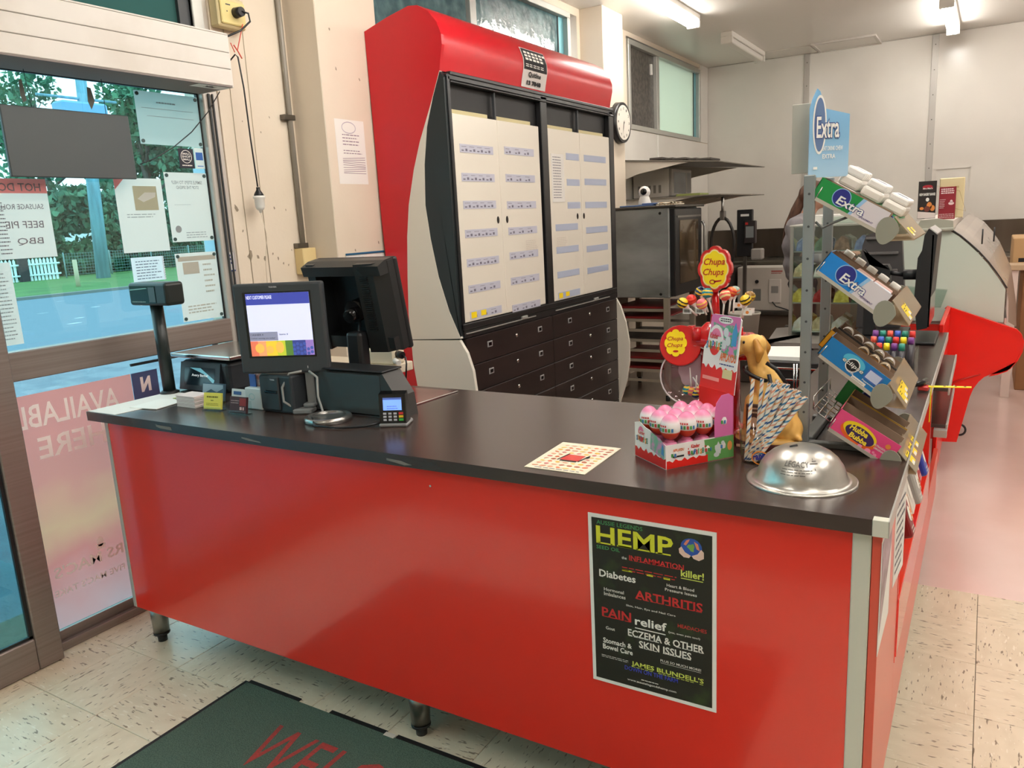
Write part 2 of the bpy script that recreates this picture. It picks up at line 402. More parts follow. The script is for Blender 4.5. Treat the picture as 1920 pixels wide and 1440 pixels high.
# ---------------------------------------------------------------- shopfront
w1 = struct('window_1')
MB().box(-.445,-.437,-3.6,.81,.07,1.04).build('pane', tealg, w1)
MB().box(-.445,-.437,-3.6,.81,1.13,2.10).build('pane', tealg, w1)
MB().box(-.47,-.405,-3.6,.81,1.037,1.140,.004).build('transom', alubrown, w1)
MB().box(-.47,-.425,-3.6,.885,0,.070,.003).build('sill', alubrown, w1)
MB().box(-.425,-.400,-3.6,.885,0,.034,.003).build('sill_track', alubrown, w1)
MB().box(-.47,-.405,.808,.885,0,3.02,.004).build('jamb', mat('silver_jamb', (196,190,182), .42, .5), w1)
MB().box(-.402,-.396,.83,.838,.07,2.1).box(-.402,-.396,.85,.856,.07,2.1).build('jamb_groove', dgrey, w1)
MB().box(-.450,-.436,.800,.808,1.14,2.10).build('gasket', black, w1)
MB().box(-.450,-.436,-.3,.808,2.098,2.106).build('gasket', black, w1)
MB().box(-.47,-.405,-3.6,.81,2.105,2.30,.004).build('head_rail', mat('head_rail_blue', (150,176,186), .4, .5), w1)
MB().box(-.41,-.40,.30,.82,1.012,1.022).box(-.44,-.42,.72,.735,1.005,1.04).build('stop_block', black, w1)
w4 = struct('window_4')
MB().box(-.445,-.437,-3.6,.81,2.30,3.02).build('pane', glass('dark_teal_glass', (80,128,124), .10, .05, (84,128,122), .75), w4)
MB().box(-.47,-.42,.755,.808,2.30,3.02).build('frame_stile', dgrey, w4)
MB().box(-.43,-.40,.808,.86,2.30,3.02,.003).build('frame', alus, w4)
d1 = struct('door_1')
MB().box(-.385,-.345,-.255,-.168,0.004,2.10,.004).build('stile', alubrown, d1)
MB().box(-.385,-.345,-3.0,-.256,.004,.125,.004).build('bottom_rail', alubrown, d1)
MB().box(-.385,-.345,-3.0,-.256,2.02,2.10,.004).build('top_rail', alubrown, d1)
MB().box(-.368,-.362,-3.0,-.262,.125,2.02).build('pane', tealg, d1)
MB().box(-.370,-.358,-.268,-.256,.125,2.02).box(-.370,-.358,-3.0,-.256,.125,.135).build('gasket', black, d1)

# high windows
def high_window(name, y0, y1, z0, z1, ymid, panes):
    w = struct(name); x = -.43
    fr = alus
    MB().box(-.47,-.385,y0,y1,z0,z0+.045,.003).build('frame_rail', fr, w)
    MB().box(-.47,-.385,y0,y1,z1-.045,z1,.003).build('frame_rail', fr, w)
    MB().box(-.47,-.385,y0,y0+.05,z0+.045,z1-.045,.003).build('frame_stile', fr, w)
    MB().box(-.47,-.385,y1-.05,y1,z0+.045,z1-.045,.003).build('frame_stile', fr, w)
    MB().box(-.46,-.395,ymid-.035,ymid+.035,z0+.045,z1-.045,.003).build('mullion', fr, w)
    MB().box(-.45,-.43,y0+.05,ymid-.035,z0+.045,z1-.045).build('pane', panes[0], w)
    MB().box(-.45,-.43,ymid+.035,y1-.05,z0+.045,z1-.045).build('pane', panes[1], w)
    MB().box(-.448,-.425,y1-.13,y1-.05,z0+.045,z1-.045).build('sash_stile', mat('teal_sash', (110,170,180), .4, .3), w)
    MB().box(-.448,-.424,y1-.142,y1-.13,z0+.045,z1-.045).build('gasket', black, w)
    return w
frost = mat('frosted_teal_glass', (66,96,100), .12, noise=(9, (104,138,142), .42, .68), bump=.35, bscale=14)
high_window('window_2', 1.75, 4.31, 2.30, 3.06, 2.95, (frost, frost))
net = mat('patterned_film', (58,54,50), .35, noise=(26, (92,86,80), .4, .62), bump=.5, bscale=22)
def frost_glow():
    m = glass('frosted_green_pane', (206,228,218), .1, .1, (222,230,214), .85); return m
w3 = high_window('window_3', 5.47, 7.56, 2.28, 3.06, 6.24, (net, frost_glow()))
MB().box(-.43,-.41,6.10,6.13,2.83,2.93,.003).build('latch', white, w3)

# ceiling fittings
tubem = mat('lit_tube_cover', (255,250,243), .4, emit=TUBE)
fitw = mat('fitting_white', (232,228,220), .4)
def light_fitting(x, y0, y1, label, lit=True, z=3.12):
    t = thing('batten_light', label, 'light fitting', (x, (y0+y1)/2, z))
    MB().box(x-.055, x+.055, y0, y1, z-.045, z, .006).build('housing', fitw, t)
    MB().box(x-.045, x+.045, y0+.03, y1-.03, z-.10, z-.046, .018, 3).build('diffuser', tubem if lit else mat('unlit_diffuser', (224,220,212), .35), t)
    MB().box(x-.055, x+.055, y0, y0+.03, z-.105, z-.045, .004).build('end_cap', fitw, t)
    MB().box(x-.055, x+.055, y1-.03, y1, z-.105, z-.045, .004).build('end_cap', fitw, t)
    return t
light_fitting(.255, 4.05, 5.36, 'lit white batten ceiling light nearest the high windows, above the oven')
light_fitting(2.09, 6.15, 7.44, 'lit white batten ceiling light at the right, near the back wall')
light_fitting(.305, 6.15, 7.40, 'unlit white batten ceiling light with clear cover, in front of window over the bench', lit=False)
for x, y, w_ in ((2.1,3.0,'behind the gum rack'),(3.9,6.2,'at the far right corner'),(3.9,3.0,'right of the deli case'),(3.9,.2,'over the aisle right of the counter'),(.95,.5,'over the tills'),(2.1,-.1,'over the counter corner'),(3.9,-2.2,'near the front right wall'),(1.3,-2.6,'over the entrance mat'),(3.0,-1.2,'added right of the counter front to brighten the floor'),(3.0,1.3,'added beside the gum rack to brighten the aisle floor')):  # last two are unseen extra lamps, added to brighten the aisle floor
    light_fitting(x, y, y+1.3, 'lit white batten ceiling light '+w_)
th = thing('ceiling_hatch', 'pale framed rectangular hatch in the ceiling by the back wall', 'hatch', (1.12, 7.63, 3.12))
MB().box(.83,1.42,7.37,7.85,3.108,3.12,.003).build('lid', ceilm, th)
for a in ((.82,1.43,7.36,7.39),(.82,1.43,7.83,7.855),(.82,.85,7.39,7.83),(1.40,1.43,7.39,7.83)): MB().box(*a,3.100,3.12,.002).build('frame', mat('hatch_frame', (206,200,192), .4), th)
tag(own(MB().box(.36,.80,7.44,7.84,3.112,3.12,.002).build('ceiling_panel', ceilm), (.58,7.6,3.12)), 'flat square cover panel on the ceiling left of the framed hatch', 'panel')
# ---------------------------------------------------------------- outside the glass: pavement, road, verge, fence, trees
def gnd(name, m, *b): o = MB().box(*b).build(name, m); o['kind'] = 'structure'; return o
gnd('pavement_outside', mat('pavement', (122,130,142), .8, noise=(3, (106,114,128), .4, .6)), -8.5,-.5,-30,60,-.5,-.12)
gnd('road_outside', mat('asphalt', (92,114,132), .8, noise=(60, (106,128,144), .4, .65)), -26.4,-8.5,-40,80,-.6,-.30)
gnd('kerb_outside', mat('kerb', (120,124,120), .8), -26.8,-26.4,-40,80,-.6,-.20)
gv = MB(); gv.face([(-26.8,-40,-.20),(-26.8,80,-.20),(-60,80,-.22),(-60,-40,-.22)]); gvo = gv.build('grass_outside', mat('verge_grass', (66,108,54), .9, noise=(.8, (84,126,62), .35, .65))); gvo['kind'] = 'structure'
mk = D(TOP(-.298)); rnd = random.Random(5)
for i in range(60): mk.disc(rnd.uniform(-24,-9), rnd.uniform(2,22), rnd.uniform(.03,.12), rnd.uniform(.05,.2), 7)
mk.build('leaf_litter', mat('litter', (190,200,205), .9), bpy.data.objects['road_outside'])
t = thing('street_pole', 'leaning weathered timber power pole on the grass verge seen through the window', 'pole', (-36, 22.0, -.2), world=True)
pb, pt_ = Vector((-36.000,22.014,-0.311)), Vector((-36.000,22.464,10.131))
MB().cyl(pb, pt_, .34, .24, 12).build('shaft', mat('grey_timber', (120,170,190), .8, noise=(2, (96,140,158), .35, .65, (3,3,.3))), t)
bt = Vector((-36.000,22.127,7.496))
MB().box(bt.x-.5, bt.x+.5, bt.y-1.1, bt.y+1.2, bt.z-.7, bt.z+.8, .1).build('transformer', mat('transformer_blue', (110,165,205), .6), t)
MB().tube([bt+Vector((0,-2,1.0)), bt+Vector((0,2,1.0))], .07, 6).build('crossarm', MC['grey_timber'], t)
tag(own(MB().cyl(Vector((-30.000,17.193,0.095))-Vector((0,0,.35)), (-30.000,17.195,0.911), .09, .09, 8).build('bollard', mat('bollard_wood', (190,180,150), .8)), (-30.000,17.193,0.095)), 'short pale timber bollard on the grass left of the power pole', 'bollard')
fw = mat('picket_white', (225,238,240), .6)
t = thing('picket_fence', 'white picket fence across the road at the left of the window', 'fence', (-40, 18, -.25))
y = 15.2
pm = None
while y < 22.0:
    if not (19.9 < y < 20.5):
        if pm is None:
            pm = MB().prism([(0,0),(.12,0),(.12,1.1),(.06,1.2),(0,1.1)], 0, 0, .03).mesh('picket'); pm.materials.append(fw)
        o = bpy.data.objects.new('picket', pm); COL.objects.link(o); o.parent = t; o.location = (0, y-18, 0)
    y += .19
MB().box(-39.95,-39.9,15.2,22.1,.05,.13).box(-39.95,-39.9,15.2,22.1,.6,.68).build('rail', fw, t)
MB().box(-40.1,-39.8,20.0,20.42,-.3,1.0,.02).build('gate_post', mat('dark_post', (66,60,62), .8), t)
t = thing('wire_fence', 'thin dark wire mesh fence running right from the white pickets across the road', 'fence', (-40, 30, -.25))
y = 22.4; wm = mat('fence_wire', (120,150,150), .7)
while y < 46:
    MB().cyl((-40,y,-.25), (-40,y,1.15), .04, n=6).build('post', wm, t); y += 2.6
m = MB()
for k in range(8): m.tube([(-40,22.4,-.05+k*.16), (-40,46,-.05+k*.16)], .010, 4)
for k in range(150): m.tube([(-40,22.4+k*.157,-.1), (-40,22.4+k*.157,1.1)], .009, 3)
m.build('mesh_panel', wm, t, kind='stuff')
def leaves(name, blobs, n, size, m, parent, seed, flat=1.0):
    r_ = random.Random(seed); verts = []; faces = []
    for i in range(n):
        c, rr = r_.choice(blobs); d = Vector((r_.gauss(0,1), r_.gauss(0,1), r_.gauss(0,1))).normalized(); k = r_.random()**.4
        p = Vector(c)+Vector((d.x*rr[0], d.y*rr[1], d.z*rr[2]))*k
        a = Vector((r_.gauss(0,1), r_.gauss(0,1), r_.gauss(0,1)*flat)).normalized(); b = a.cross(Vector((r_.gauss(0,1), r_.gauss(0,1), r_.gauss(0,1)))).normalized()
        s_ = size*r_.uniform(.5,1.3); i0 = len(verts)
        verts += [p+a*s_, p+b*s_*.55, p-a*s_, p-b*s_*.55]; faces.append((i0,i0+1,i0+2,i0+3))
    if parent.get('_o') is not None: o_ = Vector(parent['_o']); verts = [v-o_ for v in verts]
    me = bpy.data.meshes.new(name); me.from_pydata([tuple(v) for v in verts], [], faces); me.materials.append(m)
    o = bpy.data.objects.new(name, me); COL.objects.link(o); o.parent = parent; o['kind'] = 'stuff'; return o
leafm = [mat('leaf_dark', (58,104,84), .8, noise=(.6, (86,138,104), .35, .65)), mat('leaf_mid', (84,138,98), .8, noise=(.6, (56,100,78), .35, .65)), mat('leaf_hedge', (44,84,60), .85, noise=(1, (66,108,72), .35, .65))]
barkm = mat('bark', (92,88,84), .9)
def tree(y, x, h, w, n, k, label, seed, low=.25):
    t = thing('tree', label, 'tree', (x, y, -.25), group=None)
    r_ = random.Random(seed)
    m = MB().tube([(x,y,-.3), (x+.2,y+.1,h*.3), (x-.1,y-.2,h*.6), (x,y,h*.9)], [.32,.26,.18,.05], 8)
    bl = []
    for i in range(11):
        a = r_.uniform(0, 6.28); rr = r_.uniform(.2, 1)*w; z = h*r_.uniform(low, .92)
        c = (x+math.cos(a)*rr*.6, y+math.sin(a)*rr, z); m.tube([(x,y,z*.62), c], [.12,.03], 5)
        bl.append((c, (w*.34, w*.42, h*.11)))
    m.build('trunk', barkm, t); leaves('foliage', bl, n, .30, leafm[k], t, seed); return t
tree(18.0, -50, 4.6, 4.0, 2600, 1, 'pale leafy tree beyond the white picket fence, far left of the window', 21, .3)
tree(33.5, -60, 14.5, 5.0, 2900, 0, 'tall feathery tree just behind the power pole', 22)
tree(35.0, -50, 13.0, 5.2, 5200, 0, 'tall dark tree right of the power pole, behind the sign board', 23)
tree(49.5, -60, 14.5, 6.0, 4600, 1, 'tall tree at the right edge of the shop window', 24)
t = thing('hedge', 'dark clipped hedge behind the wire fence across the road', 'hedge', (-44, 30, -.25))
leaves('foliage', [((-43.5, 21.5+i*1.6, .9+.5*math.sin(i*1.7)), (1.3, 1.5, 1.5+.5*math.sin(i*2.3))) for i in range(16)], 14000, .26, leafm[2], t, 31)
leaves('foliage', [((-45, 24+i*2.4, 3.0+.6*math.sin(i*1.3)), (1.2, 1.9, 1.5)) for i in range(9)], 7500, .3, leafm[0], t, 32)
t = thing('house', 'pale low house roof glimpsed between trees across the road', 'house', (-78, 44, -.3))
MB().box(-82,-74,39,49,-.3,3.3).build('wall', mat('house_wall', (190,200,200), .9), t)
MB().prism([(-83,3.3),(-73,3.3),(-78,5.6)], 1, 38, 50).build('roof', mat('house_roof', (170,200,205), .8), t)

# ---------------------------------------------------------------- roller shutter housing over the window
SB = mat('shutter_white', (224,218,210), .45, noise=(3, (214,206,196), .45, .6))
t = thing('shutter_housing', 'long white boxed roller shutter housing across the top of the shop window', 'shutter', (-.3, -.6, 2.10))
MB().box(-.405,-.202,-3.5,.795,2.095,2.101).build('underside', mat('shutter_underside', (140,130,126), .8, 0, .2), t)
for k, (a, b) in enumerate(((2.101,2.164),(2.166,2.228),(2.230,2.296))): MB().box(-.215,-.200,-3.5,.80,a,b,.002).build('slat', SB, t)
MB().box(-.40,-.200,-3.5,.80,2.297,2.303,.001).build('top_cover', SB, t)
MB().box(-.40,-.2005,.797,.803,2.095,2.30,.001).build('end_cap', SB, t)
MB().box(-.218,-.2165,-3.5,.80,2.10,2.30).build('back_liner', dgrey, t)
lb = D(((0,0,2.0945),(0,1,0),(1,0,0)), .0005).rect(.64,-.27,.79,-.208).build('maker_label', paper, t)
D(((0,0,2.0940),(0,1,0),(1,0,0)), .0005).poly([(.69,-.222),(.70,-.233),(.715,-.224),(.73,-.233),(.74,-.222),(.735,-.245),(.695,-.245)]).rect(.69,-.252,.74,-.248).build('crown_emblem', ink, lb)
t = thing('grey_duct_tape', 'two short strips of old grey tape hanging on the glass under the shutter', 'tape', (-.43, .1, 2.05))
MB().prism([(0.069,2.069),(0.079,2.074),(0.085,2.003),(0.073,1.995),(0.066,2.019)], 0, -.436, -.434).build('strip', mat('old_tape', (130,132,124), .8), t)
MB().prism([(0.315,2.074),(0.329,2.071),(0.338,2.025),(0.321,1.994),(0.311,2.022)], 0, -.436, -.434).build('strip', MC['old_tape'], t)
# hanging sign board seen from behind
t = thing('hanging_sign_board', 'dark grey flat sign board hanging inside the window, seen from behind', 'sign', (-.36, .19, 1.85))
MB().box(-.372,-.356,-.05,.415,1.735,1.970,.003).build('board', mat('board_back', (74,80,82), .5), t)
MB().tube([(-.364,.06,1.968), (-.37,.055,2.10)], .0012, 5).build('hanging_wire', black, t)
MB().tube([(-.364,.33,1.968), (-.37,.335,2.10)], .0012, 5).build('hanging_wire', black, t)
MB().tube([(-0.360,0.437,1.792), (-0.360,0.506,1.817), (-0.360,0.598,1.864), (-0.360,0.696,1.931), (-0.360,0.789,2.017), (-0.360,0.862,2.106)], .0022, 6).build('power_lead', black, t)

# socket, hanging pendant cord, conduit on the pier
t = thing('power_socket', 'yellowed double power socket box with a black plug beside the shutter', 'socket', (-.40, .96, 2.42))
MB().box(-.40,-.345,.89,1.035,2.375,2.495,.006).build('mounting_block', mat('aged_cream', (212,196,150), .5), t)
MB().box(-.345,-.335,.90,1.03,2.385,2.48,.004).build('face_plate', mat('aged_yellow', (226,208,140), .45), t)
D(SIDE(-.3345)).rect(.925,2.46,.95,2.465).disc(.93,2.435,.003).build('switch', dgrey, t)
MB().cyl((-.335,.975,2.435), (-.295,.975,2.435), .022, .019, 16).build('plug', black, t)
MB().tube([(-.297,.975,2.435), (-.285,1.0,2.43), (-.29,1.01,2.40), (-.31,.97,2.36), (-.33,.90,2.325), (-.35,.85,2.315)], .0042, 8).build('lead', black, t)
t = thing('pendant_lead', 'black lead hanging down the pier ending in a white lampholder', 'cord', (-.33, .97, 2.0))
MB().tube([(-.36,.93,2.235), (-0.330,0.943,2.263), (-0.330,0.956,2.254), (-0.330,0.969,2.129), (-0.330,0.974,1.913), (-0.330,0.983,1.711)], .0034, 8).build('cable', black, t)
c = Vector((-0.330,0.984,1.697))
MB().lathe([(0,.012),(.008,.012),(.009,0),(.02,-.018),(.022,-.026),(0,-.026)], c, 16).build('plug', black, t)
MB().lathe([(0,-.026),(.026,-.026),(.027,-.036),(.022,-.040),(.0215,-.075),(.014,-.088),(.008,-.09),(.006,-.10),(0,-.102)], c, 18).build('lampholder', white, t)
MB().tube([c+Vector((0,0,-.10)), c+Vector((0,.02,-.20)), c+Vector((-.04,.03,-.33)), c+Vector((-.055,.035,-.52))], .0016, 5).build('thin_wire', wallcream, t)
t = thing('ribbon', 'thin red ribbon tied around the black lead below the socket', 'ribbon', (-.33,.95,2.3))
rb = mat('red_ribbon', (226,84,70), .6)
MB().tube([(-0.330,1.003,2.395), (-0.330,0.980,2.338), (-0.330,0.957,2.280)], .0022, 5).tube([(-0.330,0.925,2.307), (-0.330,0.942,2.271)], .0022, 5).tube([(-0.320,0.932,2.298), (-0.320,0.951,2.276), (-0.320,0.969,2.248)], .0028, 5).build('loop', rb, t)
t = thing('conduit', 'grey metal conduit running down the corner of the cream pier', 'conduit', (-.385,1.285,1.4))
MB().cyl((-.385,1.275,1.43), (-.385,1.275,3.12), .0125, n=12).build('pipe', mat('conduit_grey', (150,144,134), .5, .2), t)
for z in (2.035, 1.438): MB().box(-.40,-.368,1.225,1.295,z-.012,z+.012,.002).build('saddle', steeld, t)
tag(own(MB().box(-.40,-.34,1.225,1.314,1.30,1.425,.004).build('junction_box', mat('aged_cream2', (222,200,146), .5)), (-.37,1.27,1.3)), 'small yellowed junction box at the foot of the grey conduit', 'socket')

# ---------------------------------------------------------------- papers taped to the glass
pt1 = paper_mat('window_paper', (230,226,218), .40); ghost = paper_mat('show_through_ink', (176,172,172), .5)
GX = -.4345
def sheet(name, y0, y1, z0, z1, label, cat, m=None, x=GX, tabs=None):
    o = own(MB().face([(x,y0,z0),(x,y1,z0),(x,y1,z1),(x,y0,z1)]).build(name, m or pt1), (x,(y0+y1)/2,z0)); tag(o, label, cat)
    if tabs:
        for (a, b) in ((y0+.012,z0+.012),(y1-.012,z0+.012),(y0+.012,z1-.012),(y1-.012,z1-.012)):
            MB().cyl((x+.0004,a,b), (x+.004,a,b), .0075, n=12).build('suction_cup', mat('suction_cup', (60,80,78), .3), o)
    return o
sf = lambda x: ((x+.0004,0,0),(0,1,0),(0,0,1))
o = sheet('menu_sheet', -.10, .102, 1.46, 1.735, 'white menu sheet with a pink heading taped at the left of the window, reversed', 'poster')
D(sf(GX)).rect(-.10,1.685,.102,1.735).build('pink_band', paper_mat('pink_wash', (238,150,146), .55), o)
q = D(sf(GX), .0009).text('HOT DOG', -.09,1.692,.17,.028,.01,0,True).text('SAUSAGE ROLLS', -.08,1.63,.16,.018,0,0,True).text('BEEF PIE', -.06,1.565,.13,.024,0,0,True).text('BBQ', -.03,1.505,.09,.026,0,0,True).lines(-.09,1.475,-.05,1.66,14,.3)
q.build('lettering', mat('dark_marker', (120,108,112), .8), o)
o = sheet('list_sheet', -.145, -.068, 1.163, 1.45, 'narrow white list sheet at the lower left edge of the window', 'poster')
D(sf(GX)).lines(-.135,1.18,-.08,1.42,18,.3).build('print', ghost, o)
o = sheet('photo_notice', .364, .572, 1.455, 1.745, 'white notice with a small beach photo, second from the right on the glass', 'notice')
D(sf(GX)).rect(.44,1.62,.545,1.715).build('photo', paper_mat('photo_wash', (196,186,160), .5), o)
D(sf(GX), .0008).poly([(.455,1.665),(.49,1.69),(.54,1.69),(.535,1.672),(.48,1.652)]).build('boat', paper_mat('boat_white', (235,235,230), .5), o)
D(sf(GX)).lines(.40,1.59,.55,1.61,2,.3).build('print', ghost, o)
D(sf(GX)).poly([(.364,1.745),(.364,1.70),(.41,1.745)]).build('corner_tint', MC['pink_wash'], o)
o = sheet('opal_notice', .589, .797, 1.487, 1.772, 'white notice held by suction cups, reversed heading, top right column of the window', 'notice', tabs=1)
D(sf(GX)).text('SIMPLE STEPS TO HELP', .62,1.725,.15,.014,.01,0,True).text('STOP THE SPREAD', .64,1.705,.11,.013,.01,0,True).disc(.625,1.54,.015,.015,12).lines(.66,1.50,.78,1.53,3,.3).rect(.62,1.64,.7,1.641).build('print', ghost, o)
o = sheet('flyer_sheet', .589, .797, 1.15, 1.439, 'white flyer with suction cups, lowest in the right column of the window', 'notice', tabs=1)
D(sf(GX)).rect(.62,1.35,.70,1.40).lines(.62,1.18,.77,1.22,3,.4).lines(.72,1.26,.78,1.40,6,.3).rect(.60,1.405,.79,1.425).build('print', paper_mat('tan_ghost', (206,194,180), .5), o)
o = sheet('upper_sheet', .505, .80, 1.88, 2.085, 'wide pale sheet with suction cups in the top right corner of the window', 'notice', m=paper_mat('upper_paper', (196,206,200), .5), tabs=1)
D(sf(GX)).rect(.53,2.02,.77,2.022).rect(.55,1.99,.77,1.992).lines(.60,2.04,.69,2.05,1,.6,0).build('print', ghost, o)
o = sheet('handwritten_note', .388, .532, 1.338, 1.435, 'handwritten spiral-bound note page below the photo notice', 'note', m=paper_mat('note_paper', (232,234,236), .5))
D(sf(GX)).lines(.405,1.345,.52,1.425,7,.28).build('handwriting', mat('pen_ink', (96,100,116), .8), o)
MB().prism([(.532+(.004 if k % 2 else 0), 1.338+k*.0049) for k in range(20)]+[(.528,1.435),(.528,1.338)], 0, GX-.0004, GX+.0004).build('torn_edge', MC['note_paper'], o)
o = sheet('small_label', .40, .53, 1.243, 1.262, 'small strip of white paper on the glass behind the scale display', 'label')
o = sheet('card_sticker', .672, .747, 1.791, 1.871, 'black square shop sticker with a round white emblem on the glass', 'sticker', m=mat('navy_black', (28,32,48), .5))
D(sf(GX)).ring(.709,1.838,.027,.027,.0025).text('SMALL', .69,1.846,.038,.008,.02).text('SHOP', .688,1.834,.042,.009,.02).text('SMALL', .69,1.823,.038,.008,.02).lines(.685,1.798,.733,1.806,1,.6,0).build('emblem', paper, o)
o = sheet('payment_sticker', .752, .797, 1.791, 1.876, 'small white and blue payment sticker right of the black one', 'sticker')
D(sf(GX)).rect(.757,1.826,.792,1.858).rect(.76,1.80,.79,1.803).build('blue_panel', mat('amex_blue', (44,98,176), .5), o)
o = own(MB().box(-.404,-.4035,.836,.868,1.345,1.43,.0).build('jamb_sticker', paper), (-.404,.85,1.345)); tag(o, 'tiny blue and white sticker on the silver window jamb', 'sticker')
D(SIDE(-.4035)).rect(.840,1.412,.848,1.42).rect(.853,1.412,.861,1.42).rect(.842,1.395,.849,1.405).rect(.853,1.395,.860,1.405).rect(.846,1.378,.855,1.388).rect(.836,1.345,.868,1.352).rect(.836,1.345,.838,1.43).rect(.866,1.345,.868,1.43).build('print', mat('sticker_blue', (60,76,130), .5), o)
o = sheet('glass_tape', .735, .795, 1.765, 1.79, 'pale blue tape patch on the glass under the stickers', 'tape', m=paper_mat('blue_tape', (160,214,236), .5), x=-.4355)
o = sheet('glass_tape', .745, .797, 1.438, 1.487, 'pale blue tape patch between the two right-hand notices', 'tape', m=MC['blue_tape'], x=-.4355)
# large translucent poster below the transom
fm = paper_mat('film_pink', (232,184,176), .65)
def film():
    m = bpy.data.materials.new('backlit_poster'); m.use_nodes = True; N = m.node_tree.nodes; L = m.node_tree.links; N.remove(N['Principled BSDF']); out = N['Material Output']
    tc = N.new('ShaderNodeTexCoord'); sp = N.new('ShaderNodeSeparateXYZ'); mr = N.new('ShaderNodeMapRange'); mr.inputs[2].default_value = .90; cr = N.new('ShaderNodeValToRGB')
    nz = N.new('ShaderNodeTexNoise'); nz.inputs['Scale'].default_value = 5; mx = N.new('ShaderNodeMath'); mx.operation = 'MULTIPLY_ADD'; mx.inputs[1].default_value = .25
    L.new(tc.outputs['Object'], sp.inputs[0]); L.new(tc.outputs['Object'], nz.inputs['Vector']); L.new(sp.outputs[2], mr.inputs[0]); L.new(nz.outputs[0], mx.inputs[0]); L.new(mr.outputs[0], mx.inputs[2]); L.new(mx.outputs[0], cr.inputs[0])
    e = cr.color_ramp.elements
    for _ in range(3): e.new(.5)
    for i, (p, c) in enumerate(((.12,(230,182,184)),(.38,(236,146,138)),(.55,(242,184,148)),(.75,(236,156,144)),(1.0,(230,150,142)))): e[i].position = p; e[i].color = (*lin(c), 1)
    d = N.new('ShaderNodeBsdfDiffuse'); tr = N.new('ShaderNodeBsdfTranslucent'); a = N.new('ShaderNodeMixShader'); a.inputs[0].default_value = .6
    L.new(cr.outputs[0], d.inputs[0]); L.new(cr.outputs[0], tr.inputs[0]); L.new(d.outputs[0], a.inputs[1]); L.new(tr.outputs[0], a.inputs[2]); L.new(a.outputs[0], out.inputs[0]); return m
o = own(MB().face([(-.4345,-.165,.075),(-.4345,.312,.075),(-.4345,.312,.978),(-.4345,-.165,.978)]).build('window_poster', film()), (-.434,.08,.075)); tag(o, 'big faded pink poster on the lower window pane with reversed white lettering', 'poster')
q = D(sf(-.4343)).text('AVAILABLE', -.19,.855,.44,.085,.015,0,True).text('HERE', -.085,.735,.26,.08,.015,0,True).text("MRS MAC'S", -.11,.27,.33,.045,.02,0,True).text("HI FIVE MAC'S TAKE", -.12,.20,.33,.026,.01,0,True).disc(.08,.35,.014,.02).poly([(.06,.34),(.10,.34),(.095,.32),(.065,.32)])
q.build('lettering', paper_mat('film_white', (252,240,236), .12), o)
o = own(MB().box(-.4348,-.4340,.314,.43,.87,.978).build('letter_sign', mat('sign_navy', (70,82,124), .6)), (-.434,.37,.87)); tag(o, 'navy blue sign with one white letter beside the pink poster', 'sign')
D(sf(-.4343)).text('N', .35,.895,.045,.062,.06,0,True).build('lettering', MC['film_white'], o)
# notices on the column
o = own(MB().box(-.1998,-.1992,1.375,1.581,1.72,2.022).build('column_notice', paper), (-.2,1.48,1.72)); tag(o, 'white printed notice taped to the side of the cream column', 'notice')
q = D(SIDE(-.1992)).lines(1.42,1.90,1.55,1.96,4,.3).lines(1.42,1.86,1.56,1.885,2,.3)
for k in range(9): q.rect(1.41,1.77+k*.009,1.57,1.7725+k*.009, 3*math.sin(k))
q.build('print', mat('mauve_ink', (150,130,146), .8), o)
D(SIDE(-.1990)).ring(1.47,1.985,.05,.028,.004).build('logo_arc', mat('pale_logo', (186,178,190), .8), o)
o = own(MB().box(-.1998,-.1992,1.37,1.66,1.25,1.385).build('half_hidden_notice', paper), (-.2,1.5,1.25)); tag(o, 'white notice with a blue top strip, half hidden behind the black till monitor', 'notice')
MB().box(-.1990,-.194,1.365,1.655,1.378,1.388,.002).build('blue_strip', mat('blue_strip', (24,92,130), .4), o)
D(SIDE(-.1990)).text('3:30', 1.43,1.35,.07,.016,.02).build('print', greyink, o)

# ---------------------------------------------------------------- shop counter
H = .912
t = thing('service_counter', 'long red-fronted L-shaped service counter with dark brown laminate top', 'counter', (1.05, .35, 0)); CT = t
ct = MB().prism([(-.235,0),(2.338,0),(2.362,.004),(2.362,2.44),(1.98,2.44),(1.98,.738),(-.235,.738)], 2, H-.032, H).build('countertop', woodblack, t)
MB().box(-.237,-.2345,.0,.738,H-.033,H+.0005).build('end_trim', alus, t)
MB().box(2.336,2.364,-.0015,.02,H-.033,H+.0008,.001).build('corner_trim', mat('trim_cream', (206,204,190), .45), t, 'pale silver corner piece of the countertop')
MB().box(2.3620,2.3655,-.001,2.44,H-.033,H+.0008,.001).build('edge_trim', alus, t)
MB().box(-.150,2.300,.020,.036,.162,H-.034,.001).build('front_panel', red, t)
MB().box(-.168,-.150,.018,.034,.162,H-.034,.002).build('edge_profile', alus, t)
MB().box(2.300,2.334,.0185,.034,.162,H-.034,.002).build('edge_profile', MC['trim_cream'], t)
MB().box(-.165,-.150,.036,.70,.162,H-.034).build('end_panel', red, t)
redp = mat('salmon_laminate', (214,84,66), .28, spec=.55)
MB().box(2.335,2.352,.022,.47,.162,H-.034,.001).box(2.335,2.352,.47,2.44,.162,.37,.001).build('side_panel', redp, t)
MB().box(-.15,2.33,.04,.70,.162,.178).box(2.0,2.335,.70,2.44,.162,.178).build('base_board', dgrey, t)
